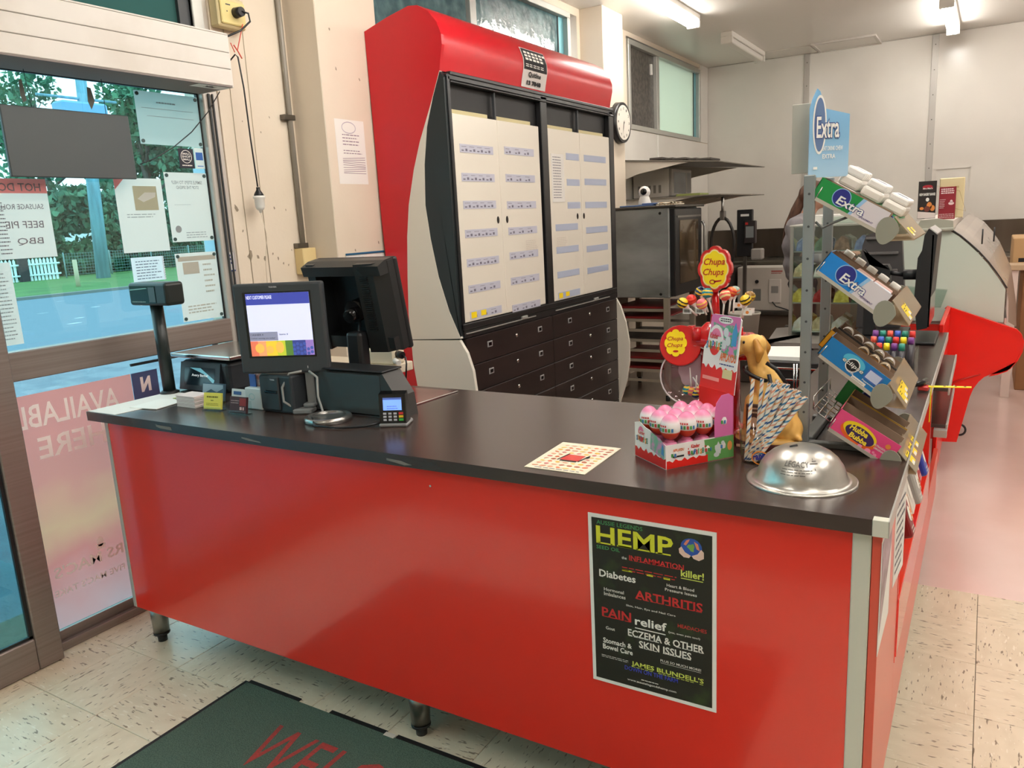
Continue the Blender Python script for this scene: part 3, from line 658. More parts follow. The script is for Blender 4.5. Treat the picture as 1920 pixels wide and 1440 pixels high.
# open sweet shelf let into the side
MB().box(2.342,2.3535,.466,.478,.36,.878,.001).build('recess_edge', red, t)
MB().box(2.12,2.13,.478,2.40,.37,.878).build('recess_back', red, t)
MB().box(2.13,2.352,.47,.478,.37,.878).build('recess_side', red, t)
MB().box(2.13,2.35,1.66,1.67,.37,.878).build('recess_side', red, t)
MB().prism([(2.13,.62),(2.30,.50),(2.345,.50),(2.345,.49),(2.29,.485),(2.13,.605)], 1, .478, 1.66).build('display_shelf', red, t)
MB().box(2.335,2.356,.478,1.66,.37,.53,.002).build('shelf_lip', red, t)
MB().box(2.344,2.3555,.478,1.66,.862,.880).build('upper_rail', redp, t)
for z in (.80,.66):
    sh = MB().box(2.14,2.40,1.70,2.42,z,z+.014,.001).build('side_shelf', woodblack, t)
    MB().box(2.398,2.404,1.695,2.42,z-.012,z+.018,.001).build('front_edge', alus, sh)
MB().box(2.36,2.404,1.665,1.70,.632,.66,.001).build('shelf_bracket', alus, t)
MB().box(2.13,2.35,1.67,1.695,.37,.878).build('partition', redp, t)
lg = None
for x, y in ((-.125,.085),(1.115,.090),(2.27,.09),(-.12,.64),(1.11,.64)):
    lg = MB().cyl((x,y,.035), (x,y,.162), .029, .032, 20).build('leg', steel, t, 'polished steel leg')
    MB().cyl((x,y,0), (x,y,.030), .017, .018, 16).cyl((x,y,.030), (x,y,.038), .030, .030, 20).build('foot', black, lg)
sc_ = mat('scuff_grey', (120,112,106), .6)
D(FRONT(-.0003)).poly([(.16,H-.010),(.175,H-.012),(.24,H-.013),(.243,H-.024),(.18,H-.022),(.162,H-.018)]).poly([(.58,H-.012),(.61,H-.014),(.66,H-.019),(.665,H-.023),(.61,H-.021),(.58,H-.017)]).poly([(1.15,H-.014),(1.2,H-.016),(1.235,H-.024),(1.21,H-.027),(1.15,H-.020)]).build('edge_chip', sc_, t)
MB().cyl((1.275,.0195,.83),(1.275,.018,.83),.003,n=8).build('screw', alus, t)
# poster on the counter front
o = own(MB().box(1.732,2.034,.0172,.0192,.399,.828).build('front_poster', paper), (1.883,.018,.399))
tag(o, 'dark poster with a white border and hemp lettering on the red counter front', 'poster')
FP = FRONT(.0172)
D(FP, .0006).rect(1.741,.408,2.025,.819).build('dark_field', mat('poster_dark', (34,32,24), .5, noise=(14, (52,66,32), .55, .75)), o)
PI = [('AUSSIE LEGENDS',1.754,.804,.113,.01,'g'),('HEMP',1.752,.757,.186,.043,'y'),('SEED OIL',1.752,.743,.059,.009,'g'),('the',1.815,.728,.012,.007,'w'),('INFLAMMATION',1.833,.728,.129,.013,'r'),('killer!',1.955,.713,.052,.017,'p'),('Diabetes',1.757,.674,.091,.018,'w'),('Heart & Blood',1.922,.682,.063,.007,'w'),('Pressure Issues',1.918,.671,.073,.007,'w'),('Hormonal',1.768,.64,.05,.008,'w'),('Imbalances',1.768,.628,.054,.009,'w'),('ARTHRITIS',1.846,.636,.158,.022,'r'),('Skin, Hair, Eye and Nail Care',1.823,.611,.119,.006,'w'),('PAIN',1.761,.573,.074,.024,'r'),('relief',1.844,.57,.077,.021,'w'),('HEADACHES',1.947,.588,.066,.009,'r'),('Gout',1.77,.541,.023,.008,'w'),('(yes, even pain too!)',1.925,.568,.073,.006,'w'),('ECZEMA & OTHER',1.826,.538,.181,.018,'w'),('SKIN ISSUES',1.853,.514,.125,.018,'w'),('Stomach &',1.762,.505,.073,.013,'w'),('Bowel Care',1.761,.489,.076,.013,'w'),('PLUS SO MUCH MORE!',1.905,.492,.095,.006,'w'),("JAMES BLUNDELL'S",1.833,.46,.173,.015,'p'),('DOWN ON THE FARM',1.816,.448,.13,.011,'b'),('www.aussielegendshemp.com',1.822,.42,.12,.007,'w')]
cm = dict(g=(74,150,92), y=(214,214,50), r=(200,44,44), p=(206,216,96), w=(236,232,224), b=(66,76,196))
for k, c in cm.items():
    q = D(FP, .0011)
    for (tt, u, v, w, h, kk) in PI:
        if kk == k:
            q.text(tt, u, v, w, h, .022 if h > .012 else .008)
            if h > .012 and k in 'yrwp':      # slab feet of the serif capitals
                n = len(tt); 
                for i_ in range(n):
                    if tt[i_] != ' ' and tt[i_].isupper(): q.rect(u+w*(i_+.12)/n, v-.0004, u+w*(i_+.88)/n, v+h*.07)
    if k == 'w': q.rect(1.844,.561,1.918,.5635).rect(1.905,.4885,2.0,.4892).lines(1.757,.466,1.825,.474,2,.3,0).lines(1.857,.430,1.90,.434,1,.5,0)
    if k == 'p': q.rect(1.955,.708,2.005,.710)
    if k == 'r': q.lines(1.815,.699,1.945,.712,2,.3,0)
    if k == 'y': q.rect(1.815,.699,1.84,.703).rect(1.875,.698,1.89,.703).rect(1.915,.698,1.93,.703)
    q.build('lettering', mat('poster_ink_'+dict(g='green',y='yellow',r='red',p='lime',w='white',b='blue')[k], c, .5), o)
D(FP, .0010).disc(1.979,.785,.024,.021,20).build('globe', mat('globe_blue', (44,84,170), .5), o)
D(FP, .0014).disc(1.979,.785,.008,.009,9,20,lambda t: 1+.3*math.sin(3*t)).build('land', mat('globe_green', (120,170,80), .5), o)
D(FP, .0013).poly([(1.962,.79),(1.968,.80),(1.976,.804),(1.973,.797),(1.967,.788)]).poly([(1.985,.80),(1.994,.795),(1.998,.78),(1.991,.783)]).build('arms', mat('arm_orange', (224,134,104), .5), o)
D(FP, .0016).poly([(1.951,.778),(1.957,.784),(1.965,.772),(1.978,.766),(1.974,.760),(1.962,.760),(1.952,.768)]).poly([(2.007,.778),(2.001,.784),(1.993,.772),(1.980,.766),(1.984,.760),(1.996,.757),(2.007,.764)]).build('hands', mat('hand_skin', (232,196,180), .6), o)
# notices on the counter's side
o = own(MB().box(2.352,2.3530,.02,.22,.62,.86).build('side_notice', paper), (2.352,.12,.62)); tag(o, 'curling photo notice on the salmon counter side, nearest the front corner', 'notice')
D(SIDE(2.353)).poly([(.025,.855),(.215,.855),(.215,.79),(.03,.66)]).build('photo', mat('photo_mauve', (128,106,112), .4, noise=(20, (170,150,160), .4, .6)), o)
o = own(MB().prism([(2.352,.30),(2.3530,.30),(2.362,.44),(2.361,.44)], 2, .64, .86).build('side_notice', paper), (2.352,.37,.64)); tag(o, 'white printed notice on the counter side beside the sweet recess', 'notice')
D(((2.3532,.30,0),(.009,.14,0),(0,0,1))).lines(.1,.66,.9,.84,9,.35).build('print', greyink, o)
# door mat
t = thing('door_mat', 'dark green ribbed entrance mat with worn black rubber border and red lettering', 'mat', (.9,-.4,0))
GM = mat('mat_green', (66,86,74), .95, noise=(300, (92,112,98), .4, .6), bump=.6, bscale=350)
MB().box(.412,2.0,-.95,.030,.0005,.007,.002).build('pile', GM, t)
bk = MB().box(.398,.414,-.95,.036,.0005,.005,.001)
for a, b in ((.414,.60),(.60,.655),(.79,1.02),(1.06,1.40),(1.46,2.0)): bk.box(a,b,.028,.047,.0005,.005,.001)
bk.build('rubber_border', mat('rubber_black', (26,24,25), .6), t)
MB().box(1.02,1.06,.022,.040,.0005,.0078,.001).build('worn_patch', mat('worn_backing', (206,196,184), .8), t)
D(TOP(.0072)).text('WELCOME', .70,-.27,.78,.185,.0).build('lettering', mat('mat_red', (178,60,56), .95, noise=(200, (146,62,56), .4, .6)), t)
# ---------------------------------------------------------------- till equipment on the left of the counter
def frame_of(o, v): return None
scr_lav = mat('screen_lavender', (206,208,232), .3, emit=.75); scr_blue = mat('screen_blue', (58,66,150), .3, emit=.8)
def local(parent): parent['_o'] = [0,0,0]; return parent
t = thing('customer_display', 'grey framed customer display showing NEXT CUSTOMER PLEASE, on a thin stand', 'monitor', (.385,.19,H), (0,0,R(22.8)), world=False)
Wd = .307
MB().box(0,Wd,0,.030,.134,.432,.008,2).box(.03,Wd-.03,.03,.055,.16,.40,.01,2).build('housing', dgrey, t)
F = FRONT(0)
D(F,.0006).rect(.034,.188,.268,.405).build('screen_surround', blackg, t)
s_ = D(F,.0012).rect(.044,.194,.262,.400).build('screen', scr_lav, t, 'lit lavender screen with a row of fruit')
D(F,.0018).rect(.044,.363,.262,.400).build('title_band', scr_blue, s_)
D(F,.0024).text('NEXT CUSTOMER PLEASE', .047,.382,.088,.011,.0).build('lettering', mat('screen_white', (240,240,255), .3, emit=1.0), s_)
D(F,.0018).rect(.044,.245,.142,.274).build('message_box', mat('screen_grey', (150,152,178), .3, emit=.4), s_)
D(F,.0024).text('CASHIER 4', .047,.262,.045,.006,0).text("Cashier serving you today!", .047,.250,.085,.006,0).text('Items: 0', .148,.262,.03,.006,.01).build('lettering', mat('screen_ink', (40,40,70), .3), s_)
fr = [((228,120,90),.044,.07),((238,160,110),.07,.098),((236,200,60),.098,.135),((190,200,60),.135,.165),((90,130,60),.165,.19),((60,70,140),.19,.235),((150,120,190),.235,.262)]
for k, (c, a, b) in enumerate(fr):
    D(F,.0018).rect(a,.194,b,.244).build('fruit_band', mat('fruit_%d' % k, c, .3, emit=.55), s_)
q = D(F,.0024)
for k in range(16): q.disc(.195+(k%6)*.012, .200+(k//6)*.014+(k%2)*.004, .0055, n=10)
q.build('berries', mat('berry_blue', (70,90,170), .3, emit=.5), s_)
D(F,.0024).disc(.075,.22,.016,n=14).disc(.11,.215,.013,n=14).disc(.145,.222,.014,.02,9).build('citrus', mat('citrus', (246,190,90), .3, emit=.5), s_)
D(F,.0010).text('TOSHIBA', .128,.417,.028,.005,.03).rect(.232,.150,.235,.158).build('mark', mat('silver_print', (200,200,204), .4), t)
MB().box(.213,.243,.012,.026,.03,.14,.003).build('stem', mat('stand_grey', (120,122,122), .45), t)
MB().box(.175,.240,-.03,.06,.0,.018,.004).box(.205,.245,-.01,.04,.018,.032,.004).build('foot', MC['stand_grey'], t)
MB().tube([(.21,.0,.14),(.17,-.01,.135),(.145,-.02,.09),(.15,-.03,.045),(.18,-.02,.02)], .004, 8).build('cable', mat('grey_cable', (150,150,146), .5), t)
MB().tube([(.235,.0,.14),(.265,-.01,.12),(.27,-.03,.06),(.29,-.05,.012),(.33,-.05,.006)], .004, 8).build('cable', MC['grey_cable'], t)

t = thing('till_monitor', 'large black till touchscreen seen from the back with vented sides', 'monitor', (.66,.47,H))
x0, x1, z0, z1 = .460, .815, 1.085, 1.405
MB().box(x0,x1,.50,.522,z0,z1,.008,2).build('screen_slab', black, t)
sh = MB()
sh.prism([(.46,z1),(.50,z1),(.50,z1-.045),(.425,z1-.045),(.42,z1-.012)], 0, x0+.005, x1-.005)
sh.prism([(x0+.003,.50),(x0+.003,.46),(x0+.02,.43),(x0+.055,.43),(x0+.055,.50)], 2, z0+.01, z1-.005)
sh.prism([(x1-.003,.50),(x1-.003,.47),(x1-.04,.43),(x1-.11,.42),(x1-.11,.50)], 2, z0+.01, z1-.005)
sh.prism([(.50,z0+.005),(.47,z0+.005),(.435,z0+.02),(.435,z0+.06),(.50,z0+.06)], 0, x0+.01, x1-.01)
sh.build('back_shell', mat('till_black', (30,32,33), .38), t)
v = MB()
for k in range(26): v.box(x1-.094,x1-.062,.4195,.428,1.175+k*.0072,1.178+k*.0072)
v.build('vent_slots', mat('vent_black', (8,8,8), .6), t, kind='stuff')
MB().cyl((.655,.50,1.235),(.655,.43,1.235),.038,n=20).cyl((.655,.46,1.235),(.655,.40,1.225),.022,n=16).build('tilt_hinge', blackg, t)
MB().cyl((.70,.49,1.28),(.70,.478,1.28),.006,n=10).cyl((.715,.49,1.19),(.715,.478,1.19),.006,n=10).build('screw', chrome, t)
MB().tube([(.66,.45,1.20),(.67,.42,1.17),(.70,.43,1.15),(.74,.46,1.14)], .005, 6).build('cable', black, t)
D(FRONT(.424), .001).text('TOSHIBA', .665,1.378,.03,.006,.03).build('mark', MC['silver_print'], t)
Mt = Matrix.Translation((0,.50,z1)) @ Matrix.Rotation(R(10),4,'X') @ Matrix.Translation((0,-.50,-z1)); Mo = Matrix.Translation(Vector(t['_o']))
for ch in list(t.children):
    ch.data.transform(Mo.inverted() @ Mt @ Mo)
MB().box(.635,.70,.43,.48,.93,1.16,.012,2).build('pedestal', black, t)
MB().lathe([(0,0),(.075,0),(.075,.012),(.07,.018),(.05,.019),(.05,.016),(0,.016)], (.735,.215,H), 28).build('round_foot', mat('foot_chrome', (170,168,164), .25, .9), t, 'round polished disc foot')

t = thing('receipt_printer', 'small dark charcoal receipt printer behind the card holders', 'printer', (.49,.26,H))
MB().box(.415,.565,.232,.36,H,H+.130,.008,2).build('body', mat('printer_body', (46,50,54), .5), t)
MB().box(.42,.51,.225,.233,H+.01,H+.125,.004).build('front_cover', mat('printer_front', (52,56,60), .45), t)
MB().box(.445,.505,.221,.226,H+.068,H+.078,.003).build('paper_slot', blackg, t)
D(FRONT(.225),.0008).text('TOSHIBA', .475,H+.112,.022,.005,.03).build('mark', MC['silver_print'], t)
t = thing('cash_unit', 'long low dark grey till base unit with sloping right end', 'till base', (.78,.4,H))
MB().prism([(.30,H),(.30,H+.135),(.320,H+.145),(.395,H+.145),(.395,H)], 0, .56, .885, caps=True).build('body', mat('till_base', (66,68,68), .35, .2), t)
MB().prism([(.885,H),(.885,H+.135),(.895,H+.142),(.945,H+.07),(.955,H)], 1, .302, .393).build('end_slope', mat('till_end', (54,52,50), .45), t)
MB().box(.56,.90,.298,.398,H+.144,H+.150,.003).build('lid', black, t)
for x, z in ((.90,H+.02),): MB().box(.56,.885,.299,.3005,H+.004,H+.008).build('seam', blackg, t)
# card reader
t = thing('card_reader', 'black card payment terminal with a lit blue screen and coloured keys', 'card reader', (.955,.20,H), (R(0),0,R(24)), world=False)
MB().box(0,.088,0,.075,0,.012,.004).build('cradle', mat('cradle_silver', (150,150,150), .35, .5), t)
bd = MB().prism([(.004,.008),(.055,.012),(.040,.105),(.012,.100)], 0, .003, .085).build('body', blackg, t)
import math as _m
ax_ = Vector((0,.008,.092)).normalized(); FF = ((.003,.0035,.010),(1,0,0),tuple(ax_))
D(FF,.0008).rect(.006,.004,.076,.088).build('face', mat('reader_face', (20,20,24), .25), bd)
D(FF,.0014).rect(.013,.042,.070,.080).build('screen', mat('reader_screen', (110,150,226), .3, emit=1.0), bd)
D(FF,.0018).rect(.013,.074,.070,.080).build('screen_header', mat('reader_header', (70,90,150), .3, emit=.7), bd)
D(FF,.0020).lines(.025,.045,.06,.058,2,.25).build('lettering', scr_blue, bd)
q = D(FF,.0014)
for i in range(3):
    for j in range(3): q.rect(.012+i*.016,.010+j*.0095,.022+i*.016,.016+j*.0095)
q.build('number_keys', mat('key_white', (190,190,196), .5), bd)
for k, c in enumerate(((60,170,70),(236,190,40),(206,50,50))): D(FF,.0014).rect(.060,.010+k*.0095,.074,.017+k*.0095).build('function_key', mat('key_%d' % k, c, .4), bd)
t = thing('loose_cable', 'thin black cable trailing from the display stand to the card reader', 'cable', (.85,.2,H))
MB().tube([(.72,.16,H+.02),(.76,.13,H+.006),(.84,.14,H+.004),(.91,.19,H+.004),(.955,.22,H+.012)], .0035, 7).build('cable', black, t)

# scale with pole display
t = thing('shop_scale', 'black shop scale with a bright steel weighing plate by the window', 'scale', (-.08,.52,H))
MB().box(-.228,.05,.40,.68,H,H+.118,.015,2).build('body', mat('scale_body', (38,44,50), .45), t)
MB().box(-.262,.085,.385,.70,H+.130,H+.146,.004,2).build('weighing_plate', mat('plate_steel', (196,198,196), .2, 1), t)
MB().box(-.15,.05,.47,.65,H+.11,H+.13).build('plate_support', black, t)
pf = MB().prism([(.375,.918),(.405,.918),(.405,1.024),(.398,1.024)], 0, -.222, .012).build('control_panel', mat('scale_panel', (46,54,62), .35), t)
F2 = ((0,.375,.918),(1,0,0),tuple(Vector((0,.023,.106)).normalized()))
sc2 = D(F2,.0008).rect(-.195,.02,-.015,.09).build('display_window', mat('scale_window', (30,44,54), .15), pf)
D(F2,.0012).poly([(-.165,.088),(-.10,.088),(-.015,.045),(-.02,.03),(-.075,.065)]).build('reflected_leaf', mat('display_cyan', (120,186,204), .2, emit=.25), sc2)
D(F2,.0016).text('Avery Berkel', -.15,.052,.095,.013,.01).build('lettering', mat('display_text', (220,228,230), .3, emit=.5), sc2)
t = thing('pole_display', 'dark green-black price display on a pole at the end of the counter', 'display', (-.22,.38,H), (0,0,0))
c0 = Vector((-.226,.325,H)); c1_ = Vector((-.232,.325,1.26))
MB().lathe([(0,0),(.036,0),(.036,.006),(.028,.012),(0,.012)], (c0.x+.012,.325,H), 24).build('base_flange', black, t)
MB().cyl((c0.x+.012,.325,H), (c1_.x+.012,.325,1.27), .0235, n=20).build('pole', mat('pole_black', (24,34,34), .35), t)
hx = c1_.x+.012
hd = MB().box(hx-.105,hx+.125,.285,.365,1.258,1.345,.012,3).build('head', mat('display_head', (26,34,32), .35), t)
D(FRONT(.285),.0012).rect(hx-.092,1.268,hx+.062,1.333).build('window', mat('display_glass', (22,50,42), .08), hd)
D(FRONT(.285),.0018).rect(hx+.022,1.272,hx+.060,1.328).build('key_panel', mat('display_keys', (66,76,76), .3), hd)
D(FRONT(.285),.0020).lines(hx-.085,1.270,hx+.0,1.276,1,.5).build('print', mat('display_print', (150,160,150), .4), hd)
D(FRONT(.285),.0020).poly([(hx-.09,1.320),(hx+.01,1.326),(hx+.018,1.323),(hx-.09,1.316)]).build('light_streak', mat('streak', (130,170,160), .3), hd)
# things lying on the counter end
o = own(MB().prism([(-.232,.004),(-.075,.006),(-.03,.34),(-.232,.34)], 2, H+.0002, H+.0014).build('white_sheet', paper), (-.15,.17,H)); tag(o, 'large white sheet covering the left end of the countertop', 'paper')
o = own(MB().box(-.13,.0,.10,.24,H+.0016,H+.004).build('folded_note', mat('folded_white', (244,244,238), .7)), (-.07,.17,H)); o.rotation_euler = (0,0,R(8)); tag(o, 'folded white paper lying on the large sheet at the counter end', 'paper')
o = own(MB().prism([(-.10,.255),(.03,.235),(.06,.33),(-.08,.355)], 2, H+.0016, H+.0032).build('green_leaflet', mat('leaflet_green', (150,160,60), .6, noise=(22, (70,72,50), .5, .62))), (-.03,.3,H)); tag(o, 'lime green leaflet with a photo at the foot of the scale', 'leaflet')
t = thing('card_stack', 'thick stack of pale business cards left of the yellow card holder', 'card stack', (.08,.2,H))
for k in range(9): MB().box(.035+.002*math.sin(k*2.1),.135+.002*math.sin(k*2.1),.175,.245,H+.0046*k+.0004,H+.0046*k+.0044,.0006).build('card_bundle', mat('card_pink' if k % 3 else 'card_pale', (226,214,212) if k % 3 else (236,228,224), .7), t)
def card_holder(name, label, x, y, w, h, face, ang, cat='card holder', d=.03):
    t = thing(name, label, cat, (x,y,H), (0,0,R(ang)), world=False)
    MB().box(0,w,0,d,0,.004,.001).box(0,w,d-.003,d,0,h*.8,.001).box(0,w,-.002,.001,0,h*.25,.001).build('clear_stand', glass('holder_acrylic', (246,250,249), .08), t)
    M_ = Matrix.Translation((0,.004,.006)) @ Matrix.Rotation(R(-12), 4, 'X')
    for k in range(3): MB().box(.004,w-.004,.003*k,.003*k+.0022,0,h,0,M=M_).build('card', face, t)
    fr_ = (tuple(M_ @ Vector((0,0,0))), (1,0,0), tuple((M_.to_3x3() @ Vector((0,0,1)))))
    return t, fr_
t, f_ = card_holder('card_holder', 'small clear holder of bright yellow business cards', .185, .165, .085, .056, mat('card_yellow', (236,226,96), .6), 8)
D(f_,.0012).lines(.018,.038,.068,.044,1,.8,0).lines(.036,.027,.049,.031,1,.8,0).lines(.016,.012,.07,.022,2,.3,0).build('print', mat('olive_ink', (130,120,40), .6), t)
t, f_ = card_holder('card_holder', 'small clear holder of dark red and black business cards', .325, .16, .085, .054, mat('card_maroon', (70,34,38), .5), 3)
D(f_,.0012).lines(.01,.03,.06,.045,2,.25).rect(.052,.010,.062,.020).rect(.066,.010,.072,.02).build('print', mat('card_pink_print', (214,180,176), .6), t)
D(f_,.0010).rect(.05,.024,.08,.05).build('tone', mat('card_red', (140,40,40), .6), t)
t, f_ = card_holder('card_holder', 'clear holder of blue landscape postcards in front of the scale', .045, .268, .12, .062, mat('postcard_blue', (62,96,116), .4), 2)
D(f_,.0012).poly([(.006,.02),(.05,.04),(.08,.03),(.112,.045),(.112,.058),(.006,.058)]).build('hills', mat('postcard_sky', (150,176,190), .5), t)
t, f_ = card_holder('card_holder', 'clear holder of white business cards behind the yellow cards', .225, .25, .10, .055, mat('card_white', (230,234,236), .6), 0)
D(f_,.0012).rect(.015,.035,.055,.047).build('logo', mat('card_blue_logo', (60,100,160), .5), t); D(f_,.0012).lines(.02,.012,.09,.028,3,.3,0).build('print', greyink, t)
t = thing('brochure_box', 'white brochure box with blue and pink leaflets beside the printer', 'brochure holder', (.36,.26,H))
MB().box(.325,.405,.24,.30,H,H+.075,.003).build('box', mat('brochure_white', (214,222,222), .4), t)
MB().box(.33,.36,.262,.266,H+.06,H+.118).build('leaflet', mat('leaflet_blue', (66,104,176), .5), t)
MB().box(.348,.405,.272,.276,H+.06,H+.128).build('leaflet', mat('leaflet_pink', (214,140,124), .5, noise=(40, (236,214,204), .45, .55)), t)
MB().box(.335,.40,.282,.286,H+.06,H+.122).build('leaflet', mat('leaflet_pale', (220,206,200), .5), t)
D(FRONT(.24),.001).ring(.36,H+.045,.015,.012,.003).build('logo', mat('pale_aqua', (170,206,208), .5), t)
# steel insert + wall power strip
o = own(MB().prism([(0.874,0.360,0.912)[:2],(.895,.70),(.60,.70),(.60,.36)], 2, H+.0003, H+.003).build('scanner_plate', mat('scanner_glass', (150,96,92), .12, .55, noise=(6, (120,60,60), .45, .55))), (.75,.5,H)); tag(o, 'flat reddish reflective metal plate set on the counter behind the card reader', 'scanner plate')
MB().tube([(.866,.35,H+.003),(.895,.70,H+.003)], .0022, 5).build('rim', alus, o)
t = thing('wall_power_box', 'cream power box with a black plug and white plug behind the till', 'socket', (-.19,1.62,.9))
P_ = Vector((0.375,1.000,0.916))
MB().box(.16,.34,1.02,1.10,H+.01,H+.075,.006).build('box', mat('cream_box', (224,212,186), .5), t)
MB().cyl((.34,1.05,H+.055),(.375,1.04,H+.052),.016,n=14).build('plug', black, t)
MB().tube([(.375,1.04,H+.052),(.40,1.03,H+.045),(.41,1.02,H+.02),(.40,1.02,H-.05)], .004, 6).build('lead', black, t)
MB().cyl((.34,1.03,H+.03),(.37,1.02,H+.022),.012,n=12).build('plug', white, t)
MB().box(-.19,.35,1.0,1.14,H-.03,H+.01,.004).build('shelf', mat('cream_shelf', (214,202,180), .5), t)
# flyer
t = thing('food_flyer', 'laminated food flyer with small pictures lying flat on the counter', 'flyer', (1.63,.145,H))
A, B_, C_, D_ = Vector((1.554,.252,H+.001)), Vector((1.710,.254,H+.001)), Vector((1.713,.038,H+.001)), Vector((1.562,.038,H+.001))
MB().prism([(1.548,.256),(1.715,.258),(1.719,.034),(1.557,.033)], 2, H+.0004, H+.0016).build('sheet', mat('flyer_cream', (242,232,206), .25), t)
FT = TOP(H+.0016)
rnd = random.Random(11); cols = [(226,120,80),(236,180,70),(180,90,60),(214,150,120),(240,200,110),(206,110,110)]
ds = [D(FT,.0004) for _ in cols]
for i in range(7):
    for j in range(10):
        u = 1.574+i*.021; v = .056+j*.0195
        if 2 <= i <= 4 and 3 <= j <= 5: continue
        rnd.choice(ds).disc(u, v, rnd.uniform(.006,.009), rnd.uniform(.0035,.006), 9, rnd.uniform(-30,30))
for k, d_ in enumerate(ds): d_.build('food_pictures', mat('flyer_food_%d' % k, cols[k], .4), t)
D(FT,.0008).rect(1.612,.115,1.662,.160).build('logo', mat('flyer_red', (206,60,50), .4), t)
D(FT,.0012).poly([(1.605,.11),(1.609,.11),(1.617,.165),(1.613,.165)]).poly([(1.662,.11),(1.666,.11),(1.674,.165),(1.670,.165)]).disc(1.672,.15,.005,.008).rect(1.615,.106,1.66,.113).build('cutlery', ink, t)
D(FT,.0004).lines(1.58,.038,1.70,.048,1,.4,0).build('print', greyink, t)
# ---------------------------------------------------------------- chocolate egg display box
t = thing('egg_display_box', 'printed cardboard display box of pink and white chocolate eggs', 'display box', (1.88,.139,H), (0,0,R(53.1)), world=False)
KB = t; L_, Wd = .190, .137     # x along the long right side, y along the short left side
kw = mat('carton_white', (240,236,232), .5); kr = mat('carton_red', (222,30,18), .4); kg = mat('carton_green', (96,158,84), .5); kp = mat('carton_pink', (214,110,168), .5)
MB().box(0,L_,0,.0015,0,.058).build('long_side', kw, t)
MB().prism([(.135,.05),(.135,.10),(.14,.14),(.155,.158),(.175,.160),(L_,.150),(L_,.05)], 1, 0, .0015).build('raised_corner', kp, t)
MB().prism([(0,0),(Wd,0),(Wd,.086),(.115,.092),(.09,.083),(.07,.080),(.05,.072),(.0,.058)], 0, -.0015, 0).build('short_side', kw, t)
MB().box(0,L_,Wd-.0015,Wd,0,.06).build('far_side', kw, t)
MB().box(0,L_,0,Wd,0,.002).build('base', kr, t)
MB().box(L_-.002,L_,0,Wd,0,.155).build('back', kr, t)
M_ = Matrix.Translation((L_,0,.153)) @ Matrix.Rotation(R(8), 4, 'Y')
hc = MB().prism([(.0,0),(Wd,0),(Wd,.10),(.125,.115),(.118,.178),(.108,.186),(.012,.186),(.004,.178)], 0, 0, .002).build('header_card', kw, t); hc.matrix_local = M_
wav = lambda u0, u1, base, amp, n, top0: [(u0+(u1-u0)*k/n, base+amp*math.sin(k*2.4)+ (amp*.6 if k % 3 == 0 else 0)) for k in range(n+1)]
F = FRONT(0)
def wavy(d, u0, u1, base, amp, n): return d.poly([(u1,0.001),(u0,0.001)][::-1]+wav(u0,u1,base,amp,n,0)[::-1])
sidep = D(F,.0006)
sidep.poly([(0,.001),(.115,.001)]+wav(0,.115,.018,.003,14,0)[::-1]).build('red_wave', kr, t)
D(F,.0005).poly([(.112,.002),(L_,.002),(L_,.056),(.105,.056)]).build('green_end', kg, t)
D(F,.0009).disc(.145,.030,.010,.014,12,0,lambda a: 1+.25*math.sin(5*a)).disc(.158,.042,.005).disc(.140,.015,.008,.006).build('winged_figure', mat('pale_figure', (214,220,220), .5), t)
D(F,.0009).disc(.178,.032,.007,.012,12).build('small_figure', mat('orange_figure', (226,150,80), .5), t)
SU = [('S',(60,130,170)),('U',(230,130,40)),('R',(70,150,70)),('P',(60,120,180)),('R',(200,60,50)),('I',(80,160,90)),('S',(230,150,40)),('E',(60,140,110))]
def surprise(F_, off, u, v, w, h, parent, mirror=False):
    for k, (ch, c) in enumerate(SU):
        D(F_, off).text(ch, u+w*k/8, v+(h*.12 if k % 2 else 0), w/8.6 if ch != 'I' else w/18, h, .05).build('lettering', mat('surprise_%d' % k, c, .5), parent)
    D(F_, off).text('Kinder', u+w*.18, v+h*1.35, w*.55, h*.75, .03).build('lettering', mat('kinder_red', (206,40,40), .5), parent)
surprise(F, .0009, .060,.024,.044,.013,t)
D(F,.0009).text('APPLAYDU', .018,.040,.030,.007,.03).build('lettering', mat('kinder_orange', (224,110,50), .5), t)
D(F,.0009).rect(.016,.026,.048,.030).build('strap_line', ink, t)
F3 = ((-.0015,Wd,0),(0,-1,0),(0,0,1))
D(F3,.0004).poly([(0,.001),(Wd,.001)]+wav(0,Wd,.024,.004,16,0)[::-1]).build('red_wave', kr, t)
D(F3,.0006).poly([(.07,.035),(.13,.022),(.134,.058),(.115,.070),(.074,.078)]).build('scene_panel', mat('scene_print', (120,180,150), .5, noise=(60, (206,150,190), .42, .58)), t)
D(F3,.0008).poly([(.118,.034),(.130,.030),(.128,.055),(.122,.060)]).build('tower', mat('tower_blue', (70,150,200), .5), t)
def printed_egg(F_, off, u, v, s, parent):
    D(F_, off).disc(u,v,.72*s,s,20,0,lambda a: 1).build('egg_print', mat('egg_print_white', (238,232,228), .5), parent)
    D(F_, off+.0002).poly([(u+.72*s*math.cos(a)*.9, v+s*math.sin(a)*.93) for a in [R(25+130*k/10) for k in range(11)]]).build('egg_print_top', mat('egg_pink', (222,120,160), .5), parent)
    D(F_, off+.0002).poly([(u+.72*s*math.cos(a)*.9, v+s*math.sin(a)*.93) for a in [R(200+140*k/10) for k in range(11)]]).build('egg_print_base', kr, parent)
printed_egg(F3, .0008, .030,.062,.021,t)
surprise(F3, .0010, .008,.042,.052,.014,t)
